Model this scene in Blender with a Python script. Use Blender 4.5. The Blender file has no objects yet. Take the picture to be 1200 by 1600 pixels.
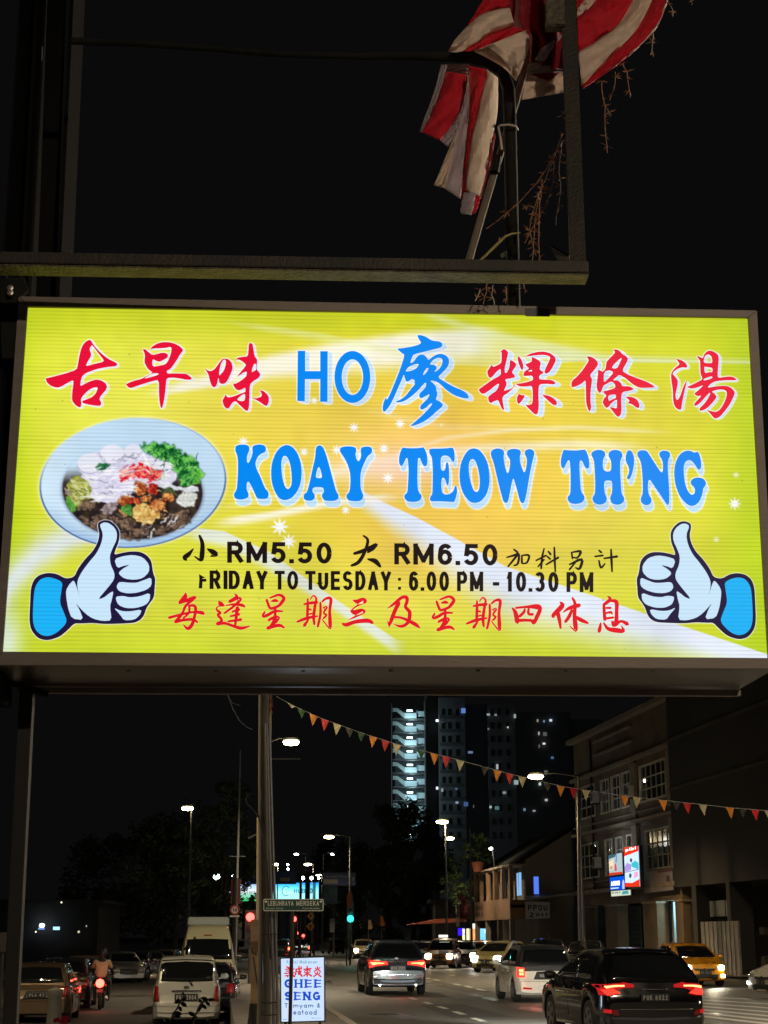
import bpy, bmesh, math, random
import numpy as np
from mathutils import Vector, Matrix
from mathutils.bvhtree import BVHTree
random.seed(7)
S = bpy.context.scene
C = S.collection
R = math.radians
PI = math.pi

# ------------------------------------------------------------------ camera
CAM_H = 1.75
PITCH = R(15.13)
F_PX = 2449.0
cam_d = bpy.data.cameras.new('camera')
cam = bpy.data.objects.new('camera', cam_d)
C.objects.link(cam)
cam.location = (0, 0, CAM_H)
cam.rotation_euler = (R(90) + PITCH, 0, 0)
cam_d.sensor_fit = 'VERTICAL'
cam_d.sensor_height = 36.0
cam_d.lens = F_PX / 1600 * 36.0
cam_d.clip_start = 0.05
cam_d.clip_end = 3000
S.camera = cam
S.render.resolution_x, S.render.resolution_y = 768, 1024

# ------------------------------------------------------------------ night sky
W = bpy.data.worlds.new('World')
S.world = W
W.use_nodes = True
wn = W.node_tree
wn.nodes.clear()
wo = wn.nodes.new('ShaderNodeOutputWorld')
bgn = wn.nodes.new('ShaderNodeBackground')
bgs = wn.nodes.new('ShaderNodeBackground')
add = wn.nodes.new('ShaderNodeAddShader')
sky = wn.nodes.new('ShaderNodeTexSky')
sky.sky_type = 'NISHITA'
sky.sun_disc = False
sky.sun_elevation = R(-6)
sky.sun_rotation = R(120)
bgs.inputs['Strength'].default_value = 0.01
bgn.inputs['Color'].default_value = (0.0030, 0.0030, 0.0033, 1)
bgn.inputs['Strength'].default_value = 1.0
wn.links.new(sky.outputs[0], bgs.inputs[0])
wn.links.new(bgn.outputs[0], add.inputs[0])
wn.links.new(bgs.outputs[0], add.inputs[1])
wn.links.new(add.outputs[0], wo.inputs[0])
S.view_settings.view_transform = 'Standard'
S.view_settings.look = 'None'
S.view_settings.exposure = 0.0
S.view_settings.gamma = 1.0
S.view_settings.use_curve_mapping = False
S.render.engine = 'CYCLES'
S.cycles.use_denoising = True
S.cycles.max_bounces = 6
S.cycles.diffuse_bounces = 2
S.cycles.glossy_bounces = 3
S.cycles.transmission_bounces = 4
S.cycles.sample_clamp_indirect = 3.0
S.cycles.use_light_tree = True

# ------------------------------------------------------------------ pixel -> place
def ray(px, py):
    a = (px - 600) / F_PX; b = (800 - py) / F_PX
    c, s = math.cos(PITCH), math.sin(PITCH)
    return Vector((a, c - b * s, s + b * c))
CAM = Vector((0, 0, CAM_H))
def at(px, py, Y):
    d = ray(px, py); return CAM + d * (Y / d.y)
def gnd(px, py, z=0.0):
    d = ray(px, py); return CAM + d * ((z - CAM_H) / d.z)
def onplane(px, py, p0, n):
    d = ray(px, py); return CAM + d * ((p0 - CAM).dot(n) / d.dot(n))
def m_per_px(Y):
    return Y * 1.0 / (F_PX * math.cos(PITCH) + 0.0) # at the horizon
ROADYAW = R(5.85)        # the road runs a little to the left of the view
U = Vector((-math.sin(ROADYAW), math.cos(ROADYAW), 0))
V = Vector((math.cos(ROADYAW), math.sin(ROADYAW), 0))

# ------------------------------------------------------------------ materials
def lin(c):
    return tuple(((x / 12.92) if x <= 0.04045 else ((x + 0.055) / 1.055) ** 2.4) for x in c)
_M = {}
def mat(name, col, rough=0.6, metal=0.0, noise=0.0, nscale=8.0, bump=0.0, bscale=40.0, coat=0.0, spec=0.5, trans=0.0, stretch=None, col2=None):
    if name in _M: return _M[name]
    m = bpy.data.materials.new(name); m.use_nodes = True
    nt = m.node_tree; b = nt.nodes['Principled BSDF']
    b.inputs['Base Color'].default_value = (*col, 1)
    b.inputs['Roughness'].default_value = rough
    b.inputs['Metallic'].default_value = metal
    b.inputs['Coat Weight'].default_value = coat
    b.inputs['Coat Roughness'].default_value = 0.05
    b.inputs['Specular IOR Level'].default_value = spec
    b.inputs['Transmission Weight'].default_value = trans
    tc = nt.nodes.new('ShaderNodeTexCoord')
    mp = nt.nodes.new('ShaderNodeMapping')
    if stretch: mp.inputs['Scale'].default_value = stretch
    nt.links.new(tc.outputs['Object'], mp.inputs[0])
    if noise > 0 or col2:
        n = nt.nodes.new('ShaderNodeTexNoise'); n.inputs['Scale'].default_value = nscale
        n.inputs['Detail'].default_value = 8; n.inputs['Roughness'].default_value = 0.65
        nt.links.new(mp.outputs[0], n.inputs['Vector'])
        r = nt.nodes.new('ShaderNodeValToRGB')
        r.color_ramp.elements[0].position = 0.32; r.color_ramp.elements[1].position = 0.68
        c2 = col2 if col2 else tuple(x * (1 - noise) for x in col)
        c1 = col if col2 else tuple(min(1, x * (1 + noise)) for x in col)
        r.color_ramp.elements[0].color = (*c2, 1); r.color_ramp.elements[1].color = (*c1, 1)
        nt.links.new(n.outputs[0], r.inputs[0]); nt.links.new(r.outputs[0], b.inputs['Base Color'])
        mr = nt.nodes.new('ShaderNodeMapRange'); mr.inputs[3].default_value = max(0.02, rough - 0.15); mr.inputs[4].default_value = min(1, rough + 0.12)
        nt.links.new(n.outputs[0], mr.inputs[0]); nt.links.new(mr.outputs[0], b.inputs['Roughness'])
    if bump > 0:
        n2 = nt.nodes.new('ShaderNodeTexNoise'); n2.inputs['Scale'].default_value = bscale; n2.inputs['Detail'].default_value = 6
        nt.links.new(mp.outputs[0], n2.inputs['Vector'])
        bp = nt.nodes.new('ShaderNodeBump'); bp.inputs['Strength'].default_value = bump; bp.inputs['Distance'].default_value = 0.02
        nt.links.new(n2.outputs[0], bp.inputs['Height']); nt.links.new(bp.outputs[0], b.inputs['Normal'])
    _M[name] = m; return m
def emit(name, col, strength):
    if name in _M: return _M[name]
    m = bpy.data.materials.new(name); m.use_nodes = True
    nt = m.node_tree; nt.nodes.clear()
    o = nt.nodes.new('ShaderNodeOutputMaterial'); e = nt.nodes.new('ShaderNodeEmission')
    e.inputs[0].default_value = (*col, 1); e.inputs[1].default_value = strength
    nt.links.new(e.outputs[0], o.inputs[0]); _M[name] = m; return m

# ------------------------------------------------------------------ builders
class MB:
    """collects faces; build() links them as one mesh object"""
    def __init__(s): s.v = []; s.f = []
    def box(s, x0, x1, y0, y1, z0, z1, m=None):
        b = len(s.v)
        for p in ((x0,y0,z0),(x1,y0,z0),(x1,y1,z0),(x0,y1,z0),(x0,y0,z1),(x1,y0,z1),(x1,y1,z1),(x0,y1,z1)):
            s.v.append(tuple(m @ Vector(p)) if m else p)
        s.f += [(b,b+3,b+2,b+1),(b+4,b+5,b+6,b+7),(b,b+1,b+5,b+4),(b+1,b+2,b+6,b+5),(b+2,b+3,b+7,b+6),(b+3,b,b+4,b+7)]
        return s
    def bar(s, a, c, w, h=None, up=Vector((0,0,1))):
        """rectangular bar from a to c"""
        h = h or w
        a = Vector(a); c = Vector(c); d = (c - a).normalized()
        x = d.cross(up)
        if x.length < 1e-4: x = d.cross(Vector((0,1,0)))
        x.normalize(); y = x.cross(d).normalized()
        b = len(s.v)
        for p in (a, c):
            for i, j in ((-1,-1),(1,-1),(1,1),(-1,1)):
                s.v.append(tuple(p + x * (i * w / 2) + y * (j * h / 2)))
        s.f += [(b,b+1,b+2,b+3),(b+7,b+6,b+5,b+4)] + [(b+i, b+4+i, b+4+(i+1)%4, b+(i+1)%4) for i in range(4)]
        return s
    def tube(s, pts, r, n=10, cap=True):
        """round tube along points; r is a number or one per point"""
        pts = [Vector(p) for p in pts]
        rs = r if isinstance(r, (list, tuple)) else [r] * len(pts)
        b = len(s.v); ref = None
        for i, p in enumerate(pts):
            d = (pts[min(i+1, len(pts)-1)] - pts[max(i-1, 0)]).normalized()
            if ref is None:
                ref = Vector((0,0,1)) if abs(d.z) < 0.9 else Vector((0,1,0))
            x = d.cross(ref).normalized(); y = x.cross(d).normalized(); ref = y
            for k in range(n):
                t = 2 * PI * k / n
                s.v.append(tuple(p + (x * math.cos(t) + y * math.sin(t)) * rs[i]))
        for i in range(len(pts) - 1):
            for k in range(n):
                s.f.append((b+i*n+k, b+i*n+(k+1)%n, b+(i+1)*n+(k+1)%n, b+(i+1)*n+k))
        if cap:
            s.f.append(tuple(b+k for k in reversed(range(n)))); e = b+(len(pts)-1)*n
            s.f.append(tuple(e+k for k in range(n)))
        return s
    def poly(s, pts, flip=False):
        b = len(s.v); s.v += [tuple(p) for p in pts]
        f = tuple(range(b, b+len(pts))); s.f.append(f[::-1] if flip else f); return s
    def prism(s, pts, off):
        """polygon pts (3D) extruded by off"""
        b = len(s.v); n = len(pts); off = Vector(off)
        s.v += [tuple(p) for p in pts] + [tuple(Vector(p) + off) for p in pts]
        s.f.append(tuple(b+k for k in reversed(range(n)))); s.f.append(tuple(b+n+k for k in range(n)))
        for k in range(n): s.f.append((b+k, b+(k+1)%n, b+n+(k+1)%n, b+n+k))
        return s
    def lathe(s, prof, c=(0,0,0), n=16, m=None):
        b = len(s.v); c = Vector(c)
        for r, z in prof:
            for k in range(n):
                t = 2*PI*k/n; p = Vector((r*math.cos(t), r*math.sin(t), z))
                s.v.append(tuple((m @ p if m else p) + c))
        for i in range(len(prof)-1):
            for k in range(n): s.f.append((b+i*n+k, b+i*n+(k+1)%n, b+(i+1)*n+(k+1)%n, b+(i+1)*n+k))
        s.f.append(tuple(b+k for k in reversed(range(n)))); e = b+(len(prof)-1)*n
        s.f.append(tuple(e+k for k in range(n)))
        return s
    def mesh(s, name, m, smooth=False):
        me = bpy.data.meshes.new(name); me.from_pydata(s.v, [], s.f); me.update()
        if m: me.materials.append(m)
        if smooth:
            me.polygons.foreach_set('use_smooth', [True]*len(me.polygons))
            me.set_sharp_from_angle(angle=R(38))
        return me
    def build(s, name, m, parent=None, smooth=False, bevel=0.0):
        me = s.mesh(name, m, smooth)
        if bevel:
            bm = bmesh.new(); bm.from_mesh(me)
            bmesh.ops.bevel(bm, geom=[e for e in bm.edges if len(e.link_faces) == 2 and e.calc_face_angle(0) > 0.6], offset=bevel, segments=2, affect='EDGES')
            bm.to_mesh(me); bm.free()
        return link(name, me, parent)
def link(name, me, parent=None):
    o = bpy.data.objects.new(name, me); C.objects.link(o)
    if parent is not None:
        o.parent = parent
    return o
def tag(o, label=None, cat=None, group=None, kind=None):
    if label: o['label'] = label
    if cat: o['category'] = cat
    if group: o['group'] = group
    if kind: o['kind'] = kind
    return o
def thing(name, label, cat, loc=(0,0,0), rz=0.0, group=None):
    o = bpy.data.objects.new(name, None); C.objects.link(o)
    o.location = loc; o.rotation_euler = (0, 0, rz); o.empty_display_size = 0.2
    return tag(o, label, cat, group)
def kids(o): return [c for c in bpy.data.objects if c.parent == o]
def copy_tree(o, parent=None):
    c = o.copy(); C.objects.link(c)
    if parent is not None: c.parent = parent
    for ch in KID.get(o.name, kids(o)): copy_tree(ch, c)
    return c
KID = {}
def struct(o): o['kind'] = 'structure'; return o
def lamp(name, kind, loc, energy, col=(1, 0.75, 0.45), size=0.1, parent=None, rot=None, spot=R(100), blend=0.6):
    l = bpy.data.lights.new(name, kind); l.energy = energy; l.color = col
    if kind == 'AREA': l.size = size
    else: l.shadow_soft_size = size
    if kind == 'SPOT': l.spot_size = spot; l.spot_blend = blend
    o = bpy.data.objects.new(name, l); C.objects.link(o); o.location = loc
    if rot: o.rotation_euler = rot
    if parent is not None: o.parent = parent
    return o
def bake_curve(cu):
    o = bpy.data.objects.new('tmp', cu); C.objects.link(o)
    bpy.context.view_layer.update()
    dg = bpy.context.evaluated_depsgraph_get(); ev = o.evaluated_get(dg)
    me = bpy.data.meshes.new_from_object(ev)
    bpy.data.objects.remove(o); bpy.data.curves.remove(cu)
    return me
def text_xy(txt, bold=0.0, spacing=1.0, wordsp=1.0):
    """outline lettering as flat triangles normalised to 0..1 in x and y"""
    cu = bpy.data.curves.new('txt', 'FONT'); cu.body = txt; cu.offset = bold; cu.space_character = spacing; cu.space_word = wordsp
    cu.resolution_u = 4; cu.fill_mode = 'BOTH' if hasattr(cu, 'fill_mode') else 'BOTH'
    me = bake_curve(cu)
    v = [tuple(x.co) for x in me.vertices]; f = [tuple(p.vertices) for p in me.polygons]
    bpy.data.meshes.remove(me)
    if not v: return [], []
    xs = [p[0] for p in v]; ys = [p[1] for p in v]
    x0, x1, y0, y1 = min(xs), max(xs), min(ys), max(ys)
    return [((p[0]-x0)/(x1-x0), (p[1]-y0)/(y1-y0)) for p in v], f
def text_on(mb, txt, P, bold=0.0, spacing=1.0, wordsp=1.0):
    """P(u,v) gives the 3D point for lettering coordinates 0..1"""
    v, f = text_xy(txt, bold, spacing, wordsp); b = len(mb.v)
    mb.v += [tuple(P(x, y)) for x, y in v]; mb.f += [tuple(b+i for i in t) for t in f]
    return mb
def chaikin(pts, it=1, k=0.22):
    for _ in range(it):
        q = []
        n = len(pts)
        for i in range(n):
            a = pts[i]; b = pts[(i+1) % n]
            q.append((a[0]+(b[0]-a[0])*k, a[1]+(b[1]-a[1])*k)); q.append((a[0]+(b[0]-a[0])*(1-k), a[1]+(b[1]-a[1])*(1-k)))
        pts = q
    return pts
def fill2d(contours):
    """filled flat polygons (holes by nesting) -> verts2d, faces"""
    cu = bpy.data.curves.new('fill', 'CURVE'); cu.dimensions = '2D'; cu.fill_mode = 'BOTH'
    for c in contours:
        sp = cu.splines.new('POLY'); sp.points.add(len(c)-1)
        for i, (x, y) in enumerate(c): sp.points[i].co = (x, y, 0, 1)
        sp.use_cyclic_u = True
    me = bake_curve(cu)
    v = [(x.co.x, x.co.y) for x in me.vertices]; f = [tuple(p.vertices) for p in me.polygons]
    bpy.data.meshes.remove(me); return v, f
def brush(pts):
    """brush stroke from (x,y,width) points -> closed outline"""
    P = []
    n = len(pts)
    for i in range(n-1):           # Catmull-Rom
        p0 = pts[max(i-1,0)]; p1 = pts[i]; p2 = pts[i+1]; p3 = pts[min(i+2,n-1)]
        for k in range(4):
            t = k/4
            P.append(tuple(0.5*((2*p1[j])+(-p0[j]+p2[j])*t+(2*p0[j]-5*p1[j]+4*p2[j]-p3[j])*t*t+(-p0[j]+3*p1[j]-3*p2[j]+p3[j])*t**3) for j in range(3)))
    P.append(tuple(pts[-1]))
    L = []; Rr = []
    for i in range(len(P)):
        a = P[max(i-1,0)]; b = P[min(i+1,len(P)-1)]
        dx, dy = b[0]-a[0], b[1]-a[1]; l = math.hypot(dx, dy) or 1
        nx, ny = -dy/l, dx/l; w = max(P[i][2], 1)/2
        L.append((P[i][0]+nx*w, P[i][1]+ny*w)); Rr.append((P[i][0]-nx*w, P[i][1]-ny*w))
    # blunt round end caps
    def cap(p, q, w):
        dx, dy = p[0]-q[0], p[1]-q[1]; l = math.hypot(dx, dy) or 1
        return (p[0]+dx/l*w*0.5, p[1]+dy/l*w*0.5)
    return L + [cap(P[-1], P[-2], P[-1][2])] + Rr[::-1] + [cap(P[0], P[1], P[0][2])]
# ------------------------------------------------------------------ plain stroke lettering (unit boxes, y up)
def arc(cx, cy, rx, ry, a0, a1, n=10):
    return [(cx + rx * math.cos(R(a0 + (a1 - a0) * i / n)), cy + ry * math.sin(R(a0 + (a1 - a0) * i / n))) for i in range(n + 1)]
GL = {
 'A': [[(0,0),(.5,1)],[(.5,1),(1,0)],[(.2,.32),(.8,.32)]],
 'B': [[(0,0),(0,1)],[(0,1),(.6,1)]+arc(.6,.76,.36,.24,90,-90)+[(0,.52)],[(0,.52),(.62,.52)]+arc(.62,.26,.38,.26,90,-90)+[(0,0)]],
 'C': [arc(.52,.5,.52,.5,50,310,16)],
 'D': [[(0,0),(0,1)],[(0,1),(.4,1)]+arc(.4,.5,.6,.5,90,-90,14)+[(0,0)]],
 'E': [[(0,0),(0,1)],[(0,1),(1,1)],[(0,.52),(.9,.52)],[(0,0),(1,0)]],
 'F': [[(0,0),(0,1)],[(0,1),(1,1)],[(0,.5),(.85,.5)]],
 'G': [arc(.5,.5,.5,.5,42,318,16),[(.55,.46),(1,.46)],[(.94,.46),(.94,.10)]],
 'H': [[(0,0),(0,1)],[(1,0),(1,1)],[(0,.5),(1,.5)]],
 'I': [[(.5,0),(.5,1)]],
 'J': [[(.8,1),(.8,.3)]+arc(.4,.3,.4,.3,0,-160,8)],
 'K': [[(0,0),(0,1)],[(.95,1),(0,.38)],[(.35,.6),(1,0)]],
 'L': [[(0,1),(0,0)],[(0,0),(1,0)]],
 'M': [[(0,0),(0,1)],[(0,1),(.5,.12)],[(.5,.12),(1,1)],[(1,1),(1,0)]],
 'N': [[(0,0),(0,1)],[(0,1),(1,0)],[(1,0),(1,1)]],
 'O': [arc(.5,.5,.5,.5,0,360,24)],
 'Q': [arc(.5,.5,.5,.5,0,360,24),[(.6,.3),(1,0)]],
 'P': [[(0,0),(0,1)],[(0,1),(.6,1)]+arc(.6,.73,.38,.27,90,-90)+[(0,.46)]],
 'R': [[(0,0),(0,1)],[(0,1),(.6,1)]+arc(.6,.75,.36,.25,90,-90)+[(0,.5)],[(.5,.5),(1,0)]],
 'S': [arc(.5,.76,.45,.24,30,250,12)+arc(.5,.26,.48,.26,80,-160,12)],
 'T': [[(.5,0),(.5,1)],[(0,1),(1,1)]],
 'U': [[(0,1),(0,.35)]+arc(.5,.35,.5,.35,180,360,12)+[(1,1)]],
 'V': [[(0,1),(.5,0)],[(.5,0),(1,1)]],
 'W': [[(0,1),(.26,0)],[(.26,0),(.5,.8)],[(.5,.8),(.74,0)],[(.74,0),(1,1)]],
 'X': [[(0,0),(1,1)],[(0,1),(1,0)]],
 'Y': [[(0,1),(.5,.45)],[(1,1),(.5,.45)],[(.5,.48),(.5,0)]],
 'Z': [[(0,1),(1,1)],[(1,1),(0,0)],[(0,0),(1,0)]],
 '0': [arc(.5,.5,.46,.5,0,360,24)],
 '1': [[(.6,0),(.6,1)],[(.62,1),(.2,.74)]],
 '2': [arc(.5,.72,.45,.28,165,-35,12)+[(.05,0)],[(.02,0),(1,0)]],
 '3': [arc(.45,.75,.42,.25,150,-90,12),arc(.45,.27,.48,.27,90,-150,12)],
 '4': [[(.75,0),(.75,1)],[(.75,1),(0,.3)],[(0,.3),(1,.3)]],
 '5': [[(.9,1),(.2,1)],[(.2,1),(.1,.5)],[(.1,.5)]+arc(.47,.32,.47,.32,118,-155,14)],
 '6': [arc(.52,.33,.44,.33,0,360,20),[(.08,.36),(.12,.62)]+arc(.56,.72,.42,.28,165,30,8)],
 '7': [[(0,1),(1,1)],[(1,1),(.35,0)]],
 '8': [arc(.5,.75,.4,.25,0,360,18),arc(.5,.27,.47,.27,0,360,18)],
 '9': [arc(.48,.67,.44,.33,0,360,20),[(.92,.64),(.88,.38)]+arc(.44,.28,.42,.28,-15,-150,8)],
 'a': [arc(.45,.3,.45,.3,0,360,16),[(.92,.6),(.92,0)]], 'd': [arc(.45,.3,.45,.3,0,360,16),[(.92,1),(.92,0)]],
 'e': [arc(.5,.3,.48,.3,0,315,14)+[],[(.04,.3),(.98,.3)]], 'f': [[(.35,0),(.35,.8)]+arc(.65,.8,.3,.2,180,80,6),[(.05,.6),(.75,.6)]],
 'i': [[(.5,0),(.5,.6)],[(.5,.8),(.5,.9)]], 'k': [[(0,0),(0,1)],[(.85,.6),(0,.22)],[(.3,.36),(.95,0)]], 'l': [[(.5,0),(.5,1)]],
 'm': [[(0,0),(0,.6)],[(0,.4)]+arc(.25,.38,.25,.22,150,0,6)+[(.5,0)],[(.5,.4)]+arc(.75,.38,.25,.22,150,0,6)+[(1,0)]],
 'n': [[(0,0),(0,.6)],[(0,.4)]+arc(.48,.36,.46,.24,150,0,8)+[(.94,0)]], 'o': [arc(.5,.3,.48,.3,0,360,16)],
 'r': [[(.1,0),(.1,.6)],[(.1,.38)]+arc(.55,.34,.45,.26,150,70,6)], 't': [[(.4,.9),(.4,.12)]+arc(.65,.12,.25,.12,180,280,4),[(.05,.6),(.8,.6)]],
 'u': [[(0,.6),(0,.22)]+arc(.46,.24,.46,.24,180,350,8),[(.92,.6),(.92,0)]], 'y': [[(0,.6),(.45,0)],[(.95,.6),(.3,-.3)]], 's': [arc(.5,.45,.4,.15,30,250,8)+arc(.5,.15,.43,.15,80,-160,8)],
 'p': [arc(.5,.3,.45,.3,0,360,16),[(0,.6),(0,-.3)]], 'b': [arc(.5,.3,.45,.3,0,360,16),[(0,1),(0,0)]],
 'g': [arc(.45,.3,.45,.3,0,360,16),[(.92,.6),(.92,-.2)]], 'h': [[(0,0),(0,1)],[(0,.4)]+arc(.48,.36,.46,.24,150,0,8)+[(.94,0)]],
 '&': [[(1,0),(.25,.72)]+arc(.45,.8,.22,.2,200,-30,10)+[(.1,.35)]+arc(.4,.22,.36,.22,160,380,12)],
 '.': [[(.3,.0),(.3,.16)]], ':': [[(.5,.05),(.5,.22)],[(.5,.6),(.5,.77)]], '-': [[(.0,.36),(1,.36)]], "'": [[(.5,1),(.4,.72)]], '/': [[(0,0),(1,1)]],
}
WID = {'I':.24,'i':.24,'l':.22,'.':.26,':':.24,'1':.62,'M':1.28,'W':1.35,'m':1.5,'-':.6,"'":.25,'f':.6,'t':.6,'r':.6,'J':.7,'E':.9,'L':.85,'F':.85,'O':1.08}
def strip(pts, w, aspect=1.0):
    """constant width ribbon; w is width in y units, aspect = x scale over y scale"""
    L = []; Q = []; n = len(pts)
    for i in range(n):
        def nd(a, b):
            dx = (b[0]-a[0])*aspect; dy = b[1]-a[1]; l = math.hypot(dx, dy) or 1; return dx/l, dy/l
        if i == 0: d = nd(pts[0], pts[1]); k = 1
        elif i == n-1: d = nd(pts[-2], pts[-1]); k = 1
        else:
            d1 = nd(pts[i-1], pts[i]); d2 = nd(pts[i], pts[i+1]); d = (d1[0]+d2[0], d1[1]+d2[1]); l = math.hypot(*d) or 1; d = (d[0]/l, d[1]/l)
            k = 1 / max(.5, d[0]*d1[0]+d[1]*d1[1])
        nx, ny = -d[1]*w/2*k/aspect, d[0]*w/2*k
        L.append((pts[i][0]+nx, pts[i][1]+ny)); Q.append((pts[i][0]-nx, pts[i][1]-ny))
    return L, Q
def write(mb, txt, P, weight=.16, asp=.7, gap=.2, space=.5, serif=0.0, thin=None):
    """fills P(u,v) (u along the line 0..1, v 0..1 cap height) with stroke lettering; asp = letter width over height"""
    adv = []; x = 0
    for ch in txt:
        w = (space if ch == ' ' else WID.get(ch, 1.0)) * asp
        adv.append((x, w)); x += w + gap
    tot = x - gap; hw = weight / 2
    lay = 0
    for ch, (x0, w) in zip(txt, adv):
        if ch == ' ': continue
        g = GL[ch]
        iw = max(w - weight, .01)
        for st in g:
            pts = [(x0 + hw + p[0] * iw, hw + p[1] * (1 - weight)) for p in st]
            if ch == '.': pts = [(x0 + w/2, 0), (x0 + w/2, weight)]
            if ch == ':': pts = [(x0 + w/2, .08 if st[0][1] < .3 else .58), (x0 + w/2, .08 + weight if st[0][1] < .3 else .58 + weight)]
            horiz = len(st) == 2 and st[0][1] == st[1][1]; diag = len(st) == 2 and not horiz and st[0][0] != st[1][0]
            w_ = weight
            if thin and (horiz or (diag and st[0][0] > st[1][0])): w_ = weight * thin
            # straight strokes run to the edge of the box
            if len(st) == 2 and ch not in '.:':
                (ax, ay), (bx, by) = pts; l = math.hypot(bx-ax, by-ay) or 1; ex = (bx-ax)/l*hw; ey = (by-ay)/l*hw
                vertical = abs(ex) < 1e-6; k = 1 if (vertical or horiz) else .8
                pts = [(ax-ex*k, ay-ey*k), (bx+ex*k, by+ey*k)]
            A, B = strip(pts, w_)
            b = len(mb.v); n = len(A); o = lay * .00003; lay += 1
            for q in A + B: mb.v.append(tuple(P(q[0] / tot, q[1], o)))
            for i in range(n - 1): mb.f.append((b+i, b+i+1, b+n+i+1, b+n+i))
            if serif and len(st) == 2 and not horiz:
                for (qx, qy) in ((pts[0]), (pts[1])):
                    if qy < .06 or qy > .94:
                        s0 = 0 if qy < .5 else 1 - weight * .45; b = len(mb.v)
                        for (u, v) in ((qx-serif, s0), (qx+serif, s0), (qx+serif, s0+weight*.45), (qx-serif, s0+weight*.45)): mb.v.append(tuple(P(u/tot, v, o+.00001)))
                        mb.f.append((b, b+1, b+2, b+3))
    return mb
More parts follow.
